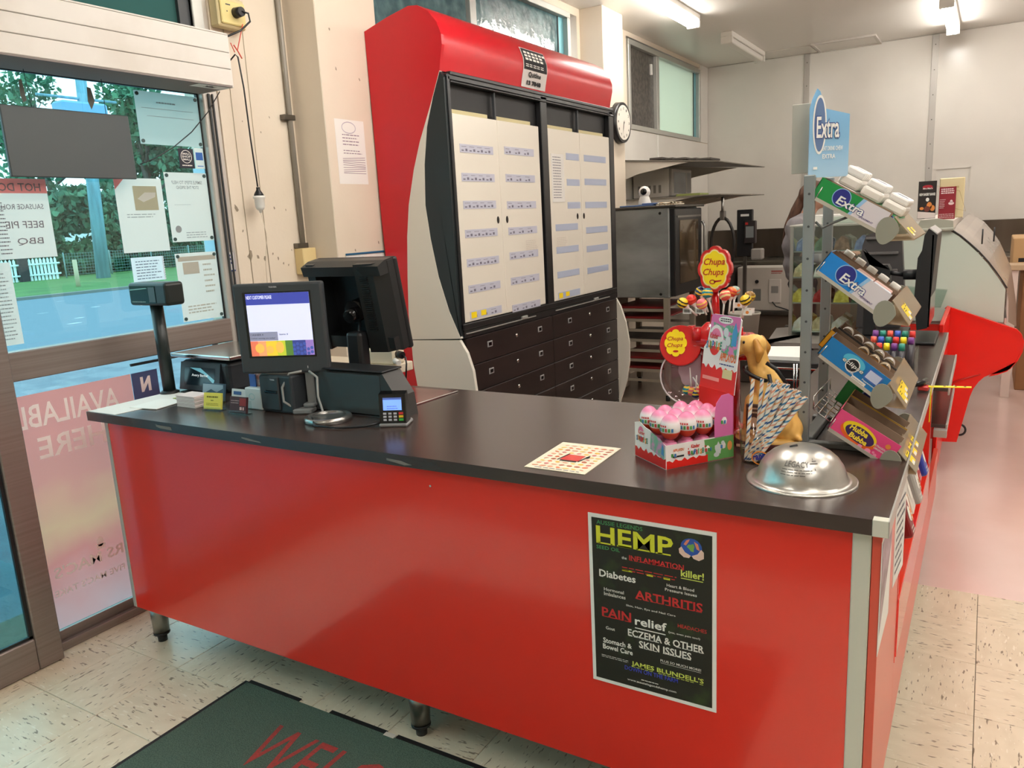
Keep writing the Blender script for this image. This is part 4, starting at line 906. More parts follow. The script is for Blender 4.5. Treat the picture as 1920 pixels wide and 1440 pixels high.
# header print
F4 = ((0,Wd,0),(0,-1,0),(0,0,1)); hm = hc; hm['_o'] = [0,0,0]
D(F4,.0004).poly([(0,0),(Wd,0)]+wav(0,Wd,.055,.005,16,0)[::-1]).build('red_wave', kr, hm)
D(F4,.0004).poly([(.02,.115),(.05,.10),(.128,.085),(.130,.180),(.122,.185),(.026,.185),(.018,.178)]).build('scene_panel', mat('scene_print2', (96,168,132), .5, noise=(50, (224,130,184), .46, .54)), hm)
D(F4,.0006).poly([(.02,.185),(.13,.185),(.13,.155),(.10,.165),(.06,.160),(.02,.168)]).build('pink_sky', kp, hm)
D(F4,.0008).disc(.075,.174,.028,.009,16).build('speech_bubble', kw, hm); D(F4,.0010).lines(.055,.169,.096,.179,2,.5,0).build('print', ink, hm)
D(F4,.0008).poly([(.105,.115),(.124,.115),(.124,.15),(.114,.172),(.106,.15)]).build('tower', MC['tower_blue'], hm)
for a_, b_ in ((.082,.145),(.092,.125),(.078,.115)): D(F4,.0009).disc(a_,b_,.010,.012,10,20,lambda a: 1+.25*math.sin(5*a)).build('winged_figure', MC['pale_figure'], hm)
D(F4,.0007).disc(.044,.118,.031,.042,20).build('oval_plate', kw, hm)
printed_egg(F4, .0009, .044,.118,.036,hm)
surprise(F4, .0014, .010,.098,.062,.020,hm)
D(F4,.0008).text('APPLAYDU', .068,.075,.062,.020,.04).build('lettering', MC['kinder_orange'], hm)
D(F4,.0008).lines(.07,.064,.125,.070,1,.5,0).build('print', mat('navy_print', (50,60,120), .5), hm)
D(F4,.0006).rect(.085,.034,.122,.056).build('code_panel', mat('code_panel', (214,206,150), .5), hm)
D(F4,.0006).rect(.008,.022,.075,.031).build('text_strip', mat('strip_pink', (240,150,140), .5), hm)
# the eggs
eggm = ramp_mat('egg_foil', [(0,(196,50,22)),(.27,(214,66,34)),(.31,(240,234,230)),(.60,(240,232,232)),(.72,(232,150,184)),(1,(226,84,140))], 2, 0, .072, .25)
prof = [(0,0)]+[(.0245*math.sin(math.pi*k/14)*(1.06-.16*k/14), .062*(1-math.cos(math.pi*k/14))/2) for k in range(1,14)]+[(0,.062)]
e0 = MB().lathe(prof, n=24).mesh('foil_wrap'); e0.materials.append(eggm)
rows = ['front', 'second', 'third', 'fourth']
EC = Matrix.Translation((1.88,.139,H)) @ Matrix.Rotation(R(53.1), 4, 'Z')
first = None
posn = []
for lay, z in ((0,.004),(1,.064)):
    for i in range(4):
        for j in range(3):
            if lay == 0 and i > 0 and j > 0: continue
            posn.append((lay, i, j, Vector((.024+i*.0455+(.002 if lay else 0), .0225+j*.0455, z+.002*math.sin(i*3+j)))))
side = ['by the printed long side', 'middle line', 'by the plain long side']
for lay, i, j, lp in posn:
    w_ = EC @ lp
    lab = 'foil chocolate egg, %s layer, %s row back, %s' % (('lower','upper')[lay], rows[i], side[j])
    if first is None:
        first = thing('chocolate_egg', lab, 'egg', w_, (0,0,0), 'eggs in the display box', world=False)
        o = bpy.data.objects.new('foil_wrap', e0); COL.objects.link(o); o.parent = first
        vs = []; bm = bmesh.new()
        for k, (ch, c) in enumerate(SU[:6]):
            pass
        bm.free()
        # word band wrapped round the foil
        for part, (a0, a1, zc, rr, mm) in (('lettering', (-150, -30, .028, .0252, MC['surprise_2'])), ('lettering', (-120, -70, .037, .0246, MC['kinder_red']))):
            mb = MB()
            nseg = 7 if rr > .025 else 4
            for k in range(nseg):
                a = R(a0+(a1-a0)*(k+.1)/nseg); b = R(a0+(a1-a0)*(k+.75)/nseg); hh = .0042 if rr > .025 else .0022
                mb.face([(rr*math.cos(a),rr*math.sin(a),zc-hh),(rr*math.cos(b),rr*math.sin(b),zc-hh),(rr*math.cos(b),rr*math.sin(b),zc+hh),(rr*math.cos(a),rr*math.sin(a),zc+hh)])
            mb.build(part, mm, first)
        for k, cc in ((0,1),(2,0),(4,4),(6,3)):
            mb = MB(); a = R(-150+120*(k+.1)/7); b = R(-150+120*(k+.75)/7)
            mb.face([(.0254*math.cos(a),.0254*math.sin(a),.0238),(.0254*math.cos(b),.0254*math.sin(b),.0238),(.0254*math.cos(b),.0254*math.sin(b),.0322),(.0254*math.cos(a),.0254*math.sin(a),.0322)])
            mb.build('lettering', MC['surprise_%d' % cc], first)
    else:
        dup(first, w_, (0,0,R(random.uniform(-25,25))), lab)
tr = MB()
tr.box(.004,L_-.006,.004,Wd-.006,.0615,.0635).build('clear_tray', glass('tray_clear', (246,242,245), .08), KB)

# ---------------------------------------------------------------- lollipop stand
t = thing('lollipop_stand', 'red and clear lollipop dispenser with a yellow flower-shaped sign', 'lollipop stand', (1.90,.50,H)); LS = t
cr_ = mat('candy_red', (206,20,26), .16, coat=.5); cy = mat('candy_yellow', (252,222,20), .35); cw = mat('candy_cream', (250,232,170), .4); cdr = mat('script_red', (186,24,24), .4)
petal = lambda a: .86+.14*abs(math.cos(4*a))**.55
c = Vector((1.896,.47,1.352))
def flower(r0, r1, n=72): return [(c.x+r0*petal(2*math.pi*k/n)*math.cos(2*math.pi*k/n), c.z+r1*petal(2*math.pi*k/n)*math.sin(2*math.pi*k/n)) for k in range(n)]
sg = MB().prism(flower(.044,.059), 1, .462, .480).build('sign', cr_, t)
FL = lambda y: ((c.x,y,c.z),(1,0,0),(0,0,1))
D(FL(.462),.0008).disc(0,0,.0385,.0525,72,0,petal).build('petal_rim', mat('candy_orange', (226,90,50), .4), sg)
D(FL(.462),.0012).disc(0,0,.0365,.050,72,0,petal).build('petal_border', cw, sg)
D(FL(.462),.0016).disc(0,0,.0335,.047,72,0,petal).build('petal_field', cy, sg)
D(FL(.462),.0022).text('Chupa', -.027,.006,.054,.022,.012,.3).text('Chups', -.029,-.020,.054,.022,.012,.3).ring(-.005,-.032,.008,.006,.0025,16).poly([(-.001,-.029),(.020,-.027),(.016,-.031),(-.001,-.034)]).build('lettering', cdr, sg)
MB().cyl((1.893,.48,1.20),(1.893,.48,1.30),.014,.008,14).build('sign_stem', cr_, t)
MB().lathe([(0,.0),(.075,0),(.088,.006),(.09,.022),(.082,.034),(.05,.044),(.03,.062),(0,.064)], (1.895,.49,1.150), 32, sx=.95, sy=.6).build('top_rack', cr_, t)
for k, (dx, dy) in enumerate(((-.062,-.02),(.062,-.02),(-.02,.02),(.03,.02),(0,-.045),(-.04,-.045),(.04,-.045))):
    MB().cyl((1.895+dx,.49+dy,1.17),(1.895+dx,.49+dy,1.205),.013,.010,12).build('stick_socket', cr_, t)
MB().box(1.945,1.990,.44,.52,1.12,1.185,.01,2).build('side_block', cr_, t)
# side wheel with a smaller flower
LS0 = None
def place(M):
    o = COL.objects[-1]; o.parent = LS; o.matrix_local = Matrix.Translation(-Vector((1.90,.50,H))) @ M
wc = Vector((1.812,.44,1.155)); wM = Matrix.Translation(wc) @ Matrix.Rotation(R(18), 4, 'Z') @ Matrix.Rotation(R(-14), 4, 'X')
MB().cyl((0,-.010,0),(0,.014,0),.052,.056,32).build('side_cap', cr_, LS0); place(wM)
FW = (tuple(wM @ Vector((-.012,-.012,.006))), tuple(wM.to_3x3() @ Vector((1,0,0))), tuple(wM.to_3x3() @ Vector((0,0,1))))
D(FW,.0016).disc(0,0,.029,.036,64,0,petal).build('petal_field', cy, t)
D(FW,.0022).text('Chupa', -.021,.003,.040,.014,.012,.3).text('Chups', -.022,-.014,.040,.014,.012,.3).disc(.0,-.022,.007,.003).build('lettering', cdr, t)
bw = glass('bowl_clear', (244,236,240), .09)
M_ = Matrix.Translation(Vector((1.835,.46,1.075))) @ Matrix.Rotation(R(90), 4, 'X') @ Matrix.Rotation(R(16),4,'Y')
MB().lathe([(0,-.03),(.05,-.03),(.072,-.022),(.080,0),(.080,.02),(.078,.02),(.078,0),(.070,-.020),(.05,-.028),(0,-.028)], n=36).build('clear_bowl', bw, LS0); place(M_)
MB().tube([(.080*math.cos(R(a)),.080*math.sin(R(a)),.02) for a in range(0,360,12)], .0022, 6, close=True).build('bowl_rim', mat('rim_pale', (226,214,216), .2), LS0); place(M_)
MB().prism([(.005+.040*petal(2*math.pi*k/40)*math.cos(2*math.pi*k/40), .010+.052*petal(2*math.pi*k/40)*math.sin(2*math.pi*k/40)) for k in range(40)], 2, -.012, -.008).build('inner_flower', mat('pale_mauve', (186,160,170), .4), LS0); place(M_)
MB().cyl((1.90,.50,H),(1.90,.50,1.16),.055,.05,28).build('column', cr_, t)
MB().lathe([(0,0),(.085,0),(.085,.01),(.06,.02),(0,.02)], (1.90,.50,H), 30).build('base', cr_, t)
lolc = [('yellow','with a bee face',(240,200,40),(40,34,30)),('red','plain',(214,40,36),(236,90,70)),('pink','with orange stripes',(232,110,120),(244,190,90)),('blue and yellow','',(40,60,110),(240,210,70)),('teal and yellow','',(40,140,150),(244,206,70)),('coral','with cream stripes',(232,90,80),(246,214,150)),('orange','with red stripes',(232,120,60),(206,50,50)),('green','pale',(150,176,160),(220,120,90)),('black and gold','bee striped',(240,196,50),(50,40,20)),('brown and gold','small',(150,110,50),(236,200,70))]
lp = [((1.854, 0.45, 1.234), (1.822, 0.43, 1.269)), ((1.859, 0.46, 1.235), (1.835, 0.46, 1.274)), ((1.885, 0.43, 1.239), (1.876, 0.42, 1.268)), ((1.877, 0.47, 1.241), (1.854, 0.48, 1.293)), ((1.895, 0.45, 1.237), (1.881, 0.45, 1.292)), ((1.927, 0.43, 1.237), (1.935, 0.42, 1.29)), ((1.934, 0.46, 1.239), (1.937, 0.47, 1.293)), ((1.937, 0.49, 1.238), (1.935, 0.51, 1.291)), ((1.968, 0.44, 1.229), (1.984, 0.43, 1.277)), ((1.958, 0.5, 1.223), (1.976, 0.5, 1.279))]
lolm = None
for k, ((a, b), (nm, ex, c1c, c2c)) in enumerate(zip(lp, lolc)):
    a = Vector(a); b = Vector(b); d = (b-a).normalized()
    lab = '%s lollipop %s in the rack, %s of ten from the left' % (nm, ex, ('first','second','third','fourth','fifth','sixth','seventh','eighth','ninth','tenth')[k])
    t = thing('lollipop', ' '.join(lab.split()), 'lollipop', a, (0,0,0), 'lollipops in the rack')
    mm = ramp_mat('lolly_%d' % k, [(0,c1c),(.35,c1c),(.38,c2c),(.52,c2c),(.55,c1c),(.72,c1c),(.75,c2c),(.85,c2c),(.88,c1c)], 2, -.014, .014, .25, scale_noise=60)
    hd = MB().sphere((0,0,0), .0145, 20, (1,1,.95)).build('candy', mm, None); hd.parent = t; hd.location = b-a; hd.rotation_euler = (R(20*math.sin(k)), R(25*math.cos(k*2)), 0)
    MB().cyl(a, b-d*.012, .0025, n=8).build('stick', white, t)
    MB().cyl(b-d*.022, b-d*.010, .003, .008, 10, caps=False).build('wrapper_twist', mat('wrapper_pale', (240,224,220), .3), t)
    if k in (0,2,7,8,9):
        m_ = a.lerp(b, .35); sx = -1 if k in (0,2) else 1
        fl_ = MB().box(m_.x-.0115+sx*.013, m_.x+.0115+sx*.013, m_.y-.001, m_.y-.0004, m_.z-.007, m_.z+.007).build('paper_tag', white, t)
        if k in (0,2):
            q = D(FRONT(m_.y-.001), .0004)
            for j in range(9): q.rect(m_.x-.008+sx*.013+j*.0018, m_.z-.004, m_.x-.008+sx*.013+j*.0018+.0008+.0004*(j%2), m_.z+.004)
            q.build('barcode', ink, fl_)
        else: D(FRONT(m_.y-.001), .0004).disc(m_.x+sx*.013, m_.z, .004).build('orange_dot', mat('tag_orange', (230,140,60), .5), fl_)
for k, (x, z, dx, dz) in enumerate(((1.838,1.035,-.004,.06),(1.850,1.030,.002,.045),(1.826,1.038,.035,.006),(1.862,1.04,-.02,.03))):
    t = thing('lollipop', 'loose lollipop lying inside the clear bowl, %s' % ('stick upright', 'second upright stick', 'stick lying flat', 'stick leaning left')[k], 'lollipop', (x,.45,z), (0,0,0), 'lollipops in the bowl')
    MB().cyl((x,.45,z),(x+dx,.45,z+dz),.0018,n=8).build('stick', white, t)
    MB().sphere((x,.45,z-.004), .0125, 14).build('candy', MC['lolly_%d' % (k+2)], t)

# ---------------------------------------------------------------- collection dog
t = thing('collection_dog', 'golden labrador collection figure sitting in a black harness, facing left', 'dog figure', (2.03,.42,H)); DG = t
dog = mat('labrador_gold', (246,200,114), .38, noise=(10, (232,180,94), .4, .62))
X = lambda x, y, z: (2.046+(x-2.045)*1.08, .42+y*1.05, H+(z-.912)*1.07)
bl = [(X(2.055,.0,1.00),(.040,.044,.060)), (X(2.045,0,1.045),(.038,.040,.050)), (X(2.030,0,1.075),(.033,.034,.040)),
      (X(2.070,0,.975),.045,X(2.085,0,.955),.042),
      (X(2.028,0,1.075),.030,X(2.016,0,1.128),.026),
      (X(2.010,0,1.150),(.033,.030,.029)), (X(1.998,0,1.146),.020,X(1.975,0,1.134),.0145), (X(1.973,0,1.126),(.013,.012,.008)), (X(1.986,0,1.163),(.014,.018,.010)),
      (X(2.014,-.016,1.02),.022,X(2.004,-.018,.975),.0155), (X(2.004,-.018,.975),.0155,X(2.002,-.018,.945),.0135), (X(1.996,-.019,.942),(.022,.015,.010)),
      (X(2.020,.018,1.02),.022,X(2.014,.020,.945),.014), (X(2.006,.020,.942),(.022,.015,.010)),
      (X(2.072,-.030,.975),(.036,.020,.036)), (X(2.072,-.032,.958),.017,X(2.040,-.034,.944),.014), (X(2.030,-.034,.942),(.020,.013,.009)),
      (X(2.076,.030,.975),(.036,.020,.036)), (X(2.050,.032,.944),.013,X(2.035,.032,.942),.011),
      (X(2.105,.0,.945),.013,X(2.120,-.03,.942),.008)]
organic('body', bl, .0042, dog, t, 5)
for s_ in (-1, 1):
    organic('ear', [(X(2.020,s_*.027,1.163),.008,X(2.030,s_*.033,1.140),.012), (X(2.030,s_*.033,1.140),.012,X(2.027,s_*.032,1.118),.006)], .003, mat('ear_gold', (196,140,60), .4), t, 3)
    MB().sphere(X(1.992,s_*.0175,1.158), .0042, 10).build('eye', blackg, t)
MB().sphere(X(1.961,0,1.139), .0062, 12, (1,1.2,.9)).build('nose', mat('nose_brown', (60,30,24), .3), t)
MB().tube([X(1.966,-.0125,1.128), X(1.980,-.016,1.126), X(1.992,-.019,1.130)], .0012, 5).build('mouth_line', mat('mouth_dark', (110,60,40), .5), t)
hb = mat('harness_black', (26,26,28), .4)
ring = [X(2.022+.036*math.cos(a)*.9, .037*math.sin(a), 1.082+.014*math.cos(a)*-1) for a in [2*math.pi*k/24 for k in range(24)]]
MB().tube(ring, .0052, 8, close=True).build('chest_strap', hb, t)
MB().tube([X(2.052,-.036,1.09), X(2.062,-.041,1.05), X(2.066,-.045,1.01)], .005, 8).tube([X(2.045,-.030,1.115), X(2.068,-.030,1.10), X(2.092,-.02,1.06)], .005, 8).build('harness_strap', hb, t)
MB().lathe([(0,.0),(.078,0),(.080,.004),(.080,.022),(.072,.030),(0,.032)], (2.045,.42,H), 36, sx=1, sy=.85).build('plinth', mat('plinth_gold', (196,150,70), .4), t)
MB().lathe([(.0808,.003),(.0812,.004),(.0812,.020),(.0808,.021)], (2.045,.42,H), 36, sx=1, sy=.85).build('plinth_band', mat('plinth_maroon', (76,30,30), .4), t)
MB().box(2.005,2.045,.36,.366,.965,1.03,.002).build('badge', mat('badge_brown', (70,44,32), .4), t)
D(FRONT(.36),.0006).disc(2.025,.985,.011,.013,12).lines(2.01,1.005,2.04,1.025,2,.4,.1).build('badge_print', mat('badge_cream', (190,160,130), .5), t)
D(FRONT(.349),.001).lines(1.985,H+.008,2.035,H+.017,1,.8,0).build('lettering', mat('plinth_cream', (220,196,170), .5), t)

# ---------------------------------------------------------------- straws in a cup
t = thing('straw_cup', 'clear tumbler packed with striped paper straws', 'cup', (2.045,.275,H))
MB().lathe([(0,0),(.026,0),(.0275,.004),(.034,.085),(.033,.085),(.0265,.005),(0,.004)], (2.045,.275,H), 28).build('tumbler', glass('tumbler_clear', (252,250,247), .07), t)
D(FRONT(.243),.0).text('Fanta', 2.052,H+.012,.036,.018,.04,.15,False,12).build('lettering', mat('fanta_blue', (34,44,140), .4), t)
D(FRONT(.243),.0005).ring(2.07,H+.02,.021,.017,.003).build('orange_arc', mat('fanta_orange', (240,140,40), .4), t)
def straw_m(name, c, ph):
    m = mat(name, (244,236,222), .6)
    if m.get('done'): return m
    N = m.node_tree.nodes; L = m.node_tree.links; b = N['Principled BSDF']
    tc = N.new('ShaderNodeTexCoord'); sp = N.new('ShaderNodeSeparateXYZ'); at = N.new('ShaderNodeMath'); at.operation = 'ARCTAN2'
    L.new(tc.outputs['Object'], sp.inputs[0]); L.new(sp.outputs[0], at.inputs[0]); L.new(sp.outputs[1], at.inputs[1])
    a1 = N.new('ShaderNodeMath'); a1.operation = 'MULTIPLY_ADD'; a1.inputs[1].default_value = .1592; L.new(at.outputs[0], a1.inputs[0])
    a2 = N.new('ShaderNodeMath'); a2.operation = 'MULTIPLY_ADD'; a2.inputs[1].default_value = 30; a2.inputs[2].default_value = ph; L.new(sp.outputs[2], a2.inputs[0]); L.new(a2.outputs[0], a1.inputs[2])
    fr_ = N.new('ShaderNodeMath'); fr_.operation = 'FRACT'; L.new(a1.outputs[0], fr_.inputs[0])
    cr = N.new('ShaderNodeValToRGB'); cr.color_ramp.interpolation = 'CONSTANT'; e = cr.color_ramp.elements
    for _ in range(2): e.new(.5)
    for i_, (p_, cc) in enumerate(((0,(244,236,222)),(.38,c[0]),(.55,(244,236,222)),(.80,c[1]))): e[i_].position = p_; e[i_].color = (*lin(cc), 1)
    L.new(fr_.outputs[0], cr.inputs[0]); L.new(cr.outputs[0], b.inputs['Base Color']); m['done'] = 1; return m
sm = [straw_m('straw_stripe_a', ((240,178,120),(48,92,150)), 0), straw_m('straw_stripe_b', ((236,160,130),(70,130,170)), .4)]
s0 = MB().cyl((0,0,0),(0,0,.197),.0042,n=12,caps=False).cyl((0,0,0),(0,0,.1965),.0036,n=8,caps=False).mesh('paper_tube')
s1 = s0.copy(); s0.materials.append(sm[0]); s1.materials.append(sm[1])
tops = [(2.046,.262,1.115),(2.064,.270,1.108)]
places = ['leftmost, standing upright','second from the left, nearly upright']
for k in range(24):
    f = k/23; tops.append((2.086+.075*f+.004*math.sin(k*3.1), .25+.05*((k*7)%5)/5, 1.104-.030*f+.006*math.cos(k*1.9))); places.append('leaning right in the bundle')
for k, tp in enumerate(tops):
    bx = 2.031+.026*((k*5)%7)/7; by = .262+.028*((k*3)%5)/5
    b_ = Vector((bx, by, H+.0055)); d = (Vector(tp)-b_).normalized()
    t = thing('paper_straw', 'striped paper straw in the clear tumbler, '+places[k], 'straw', b_, d.to_track_quat('Z','Y').to_euler(), 'paper straws in the tumbler', world=False)
    o = bpy.data.objects.new('paper_tube', s1 if k % 2 else s0); COL.objects.link(o); o.parent = t

# ---------------------------------------------------------------- collection helmet
t = thing('collection_helmet', 'shiny metal helmet-shaped collection bowl with a wide brim, upside down on the counter', 'helmet', (2.172,.183,H))
DOME = [(.115,.0),(.1155,.003),(.112,.0045),(.106,.003),(.100,.0045),(.095,.010),(.092,.020),(.086,.036),(.076,.051),(.062,.0635),(.044,.0735),(.022,.0795),(0,.0815)]
hm_ = mat('cast_aluminium', (200,196,188), .30, .85, noise=(9, (172,170,164), .4, .65), bump=.08, bscale=16)
MB().lathe(DOME, (2.172,.183,H), 64).build('bowl', hm_, t)
def on_dome(name, build, parent, kind=None):
    """bend flat print (degrees, height) on the dome"""
    q = D(((0,0,0),(1,0,0),(0,1,0)), 0); build(q)
    for v in q.bm.verts:
        a = R(v.co.x); z = v.co.y; r_ = .09
        for (ra, za), (rb_, zb) in zip(DOME[4:], DOME[5:]):
            if za <= z <= zb: r_ = ra+(rb_-ra)*(z-za)/(zb-za)
        r_ += .0009; v.co = Vector((2.172+r_*math.cos(a), .183+r_*math.sin(a), H+z+.0007))
    o = q.build(name, mat('engraved', (92,88,84), .5), parent)
    if kind: o['kind'] = kind
    return o
on_dome('lettering', lambda q: q.text('LEGACY', -106, .051, 38, .010, .0), t)
on_dome('torch_emblem', lambda q: q.rect(-60,.046,-58.8,.066).rect(-66,.057,-53,.0585).rect(-62,.061,-54,.0625), t)
on_dome('small_print', lambda q: q.lines(-108,.034,-62,.049,3,.25,.25), t)
MB().cyl((2.150,.165,H+.077),(2.165,.170,H+.0815),.003,n=8).build('coin_slot', mat('slot_dark', (40,38,36), .5), t)

# ---------------------------------------------------------------- confectionery rack
t = thing('confectionery_rack', 'grey steel two-post counter rack with four sloping gum trays', 'rack', (2.13,.58,H)); RK = t
pg = mat('rack_grey', (136,142,142), .45, .2)
for y in (.44,.70):
    MB().box(2.113,2.138,y,y+.014,H+.004,1.568,.002).build('post', pg, t)
    for k in range(8): MB().cyl((2.126,y-.0008,1.0+k*.075),(2.126,y+.001,1.0+k*.075),.003,n=8).build('slot', dgrey, t)
MB().box(2.10,2.34,.44,.462,H,H+.014,.002).box(2.10,2.34,.70,.722,H,H+.014,.002).box(2.115,2.145,.462,.70,H+.002,H+.02,.002).build('base_frame', mat('rack_dark', (96,98,96), .45, .3), t)
MB().tube([(2.14,.45,1.46),(2.155,.45,1.445),(2.175,.45,1.455),(2.21,.45,1.468)], .003, 7).build('hook', MC['rack_dark'], t)
wire = mat('wire_chrome', (178,174,168), .25, 1)
Wy = .36
def tray_unit(x, y, z, ang, L_, label):
    u = thing('gum_tray', label, 'tray', (x,y,z), (0,R(ang),0), 'gum trays on the rack', world=False)
    b = MB()
    for yy in (0, Wy): b.tube([(0,yy,.0),(L_,yy,0)], .0022, 6)
    for xx in (.004, L_*.5, L_-.004): b.tube([(xx,0,0),(xx,Wy,0)], .0022, 6)
    for k in range(1, 7): b.tube([(0,Wy*k/7,.001),(L_,Wy*k/7,.001)], .0013, 5)
    b.tube([(0,0,0),(0,0,.03),(0,Wy,.03),(0,Wy,0)], .0018, 5)
    b.build('wire_shelf', wire, u)
    MB().box(0,L_,-.003,-.001,-.002,.006).build('side_rail', mat('rail_silver', (206,200,190), .3, .6), u)
    ca, sa = math.cos(R(ang)), math.sin(R(ang)); tear = []
    for k in range(20):
        th_ = 2*math.pi*k/20; wx, wz = .024*math.cos(th_), .033*math.sin(th_)
        if wz < 0: wx = wx*(1-.25*abs(wz)/.033)-.008*abs(wz)/.033; wz *= .85
        tear.append((L_+.004+wx*ca-wz*sa, .012+wx*sa+wz*ca))
    for yy, nm in ((-.006,'end_bracket'),(Wy+.003,'end_bracket')):
        MB().prism(tear, 1, yy, yy+.004).build(nm, mat('bracket_grey', (146,144,130), .45), u)
    MB().prism([(L_-.004,.046),(L_-.002,.047),(L_+.060,.025),(L_+.059,.023)], 1, 0, Wy).prism([(L_+.060,.024),(L_+.061,.022),(L_+.006,-.012),(L_+.005,-.010)], 1, 0, Wy).build('clear_lip', glass('lip_clear', (236,224,206), .12, .05, (206,190,166), .45), u)
    return u
LF = lambda L_: ((L_+.059,0,.024),(0,1,0),(-.946,0,.33))
tk_w = mat('ticket_white', (240,238,228), .5)
def tickets(u, L_, sp):
    for k, (y0, v0, w_, h_) in enumerate(sp):
        w_ *= 1.3; h_ *= 1.35
        o = D(LF(L_),.0015).poly([(y0,v0),(y0+w_,v0),(y0+w_,v0+h_),(y0,v0+h_)]).build('price_ticket', yellow, u)
        D(LF(L_),.0022).lines(y0+w_*.2,v0+h_*.5,y0+w_*.8,v0+h_*.8,2,.35,.3).build('print', ink, o)
        D(LF(L_),.0022).rect(y0,v0,y0+w_*.6,v0+h_*.22).build('ticket_base', tk_w, o)
card = mat('kraft_inside', (150,126,106), .8)
def carton(u, name, label, x0, x1, y0, y1, h, face, cat, div=False):
    """open printed box standing on a sloping tray (a thing of its own)"""
    c = thing(name, label, cat, u.location, u.rotation_euler, world=False)
    MB().box(x0,x1,y0,y0+.0015,.003,h).build('front_wall', face, c)
    MB().box(x0,x0+.0015,y0,y1,.003,h).build('end_wall', face, c)
    MB().box(x0,x1,y1-.0015,y1,.003,h).build('rear_wall', card, c)
    MB().box(x1-.0015,x1,y0,y1,.003,h*.45).build('low_end', card, c)
    MB().box(x0+.0015,x1-.0015,y0+.0015,y0+.002,.004,h-.001).box(x0+.0015,x0+.002,y0+.0015,y1-.0015,.004,h-.001).build('inside_face', card, c)
    MB().box(x0,x1,y0,y1,.003,.0045).build('base', card, c)
    return c
exb = mat('gum_blue', (22,132,214), .35); exg = mat('gum_green', (22,140,66), .35); gw = mat('gum_pale', (222,212,216), .35); navy = mat('gum_navy', (38,44,130), .35); haze = mat('gum_halo', (150,190,226), .35)
def extra(c, x0, x1, z0, z1, y, pal):
    """two tone panel with round emblem and slanted lettering"""
    w = x1-x0; h = z1-z0; F_ = FRONT(y)
    D(F_,.0004).poly([(x0+w*.56,z0),(x1,z0),(x1,z1),(x0+w*.64,z1)]).build('pale_panel', gw, c)
    D(F_,.0006).poly([(x0+w*.53,z0),(x0+w*.57,z0),(x0+w*.66,z1),(x0+w*.61,z1)]).build('swoosh', haze, c)
    D(F_,.0007).disc(x0+w*.36,z0+h*.56,h*.46,h*.46,28).build('halo', haze, c)
    D(F_,.0010).disc(x0+w*.36,z0+h*.56,h*.42,h*.42,28).build('emblem', navy, c)
    D(F_,.0012).text('Extra', x0+w*.32,z0+h*.20,w*.40,h*.46,.06,.1).build('letter_edge', navy, c)
    D(F_,.0016).text('Extra', x0+w*.325,z0+h*.22,w*.385,h*.42,.02,.1).build('lettering', paper, c)
    D(F_,.0010).text(pal, x0+w*.68,z0+h*.13,w*.20,h*.09,.02).build('small_print', mat('gum_violet', (96,80,130), .4), c)
# tray 1 (top): green gum with tall white packs behind
A1, A2, A3, A4 = 31, 37, 37, 31
tray1 = tray_unit(2.138,.445,1.512,A1,.172,'topmost sloping gum tray, holding the green box and white packs')
tray2 = tray_unit(2.146,.445,1.343,A2,.176,'second sloping gum tray, holding the blue gum box')
tray3 = tray_unit(2.156,.445,1.142,A3,.166,'third sloping gum tray, holding the mint tins')
tray4 = tray_unit(2.190,.40,.972,A4,.150,'lowest sloping gum tray, holding the pink bubblegum box')
tickets(tray1,.172,[(.045,.006,.035,.018),(.12,.012,.03,.012)])
tickets(tray2,.176,[(.05,.004,.04,.030),(.095,.012,.035,.030)])
tickets(tray3,.166,[(.03,.004,.035,.030),(.07,.010,.035,.034),(.11,.016,.035,.030)])
tickets(tray4,.150,[(.03,.012,.035,.028),(.10,.014,.035,.028),(.17,.016,.03,.026)])
D(LF(.150),.0012).rect(.0,.0,.085,.052).build('ticket_strip', mat('strip_blue_grey', (150,164,170), .4), tray4)
D(LF(.150),.0012).rect(.087,.0,.16,.052).build('ticket_strip', mat('strip_orange', (226,130,90), .4), tray4)
c = carton(tray1,'gum_box','green open gum box at the near side of the top tray', -.012,.160,.0,.058,.050, exg,'box'); extra(c,-.012,.160,.004,.050,.0,'SPEARMINT')
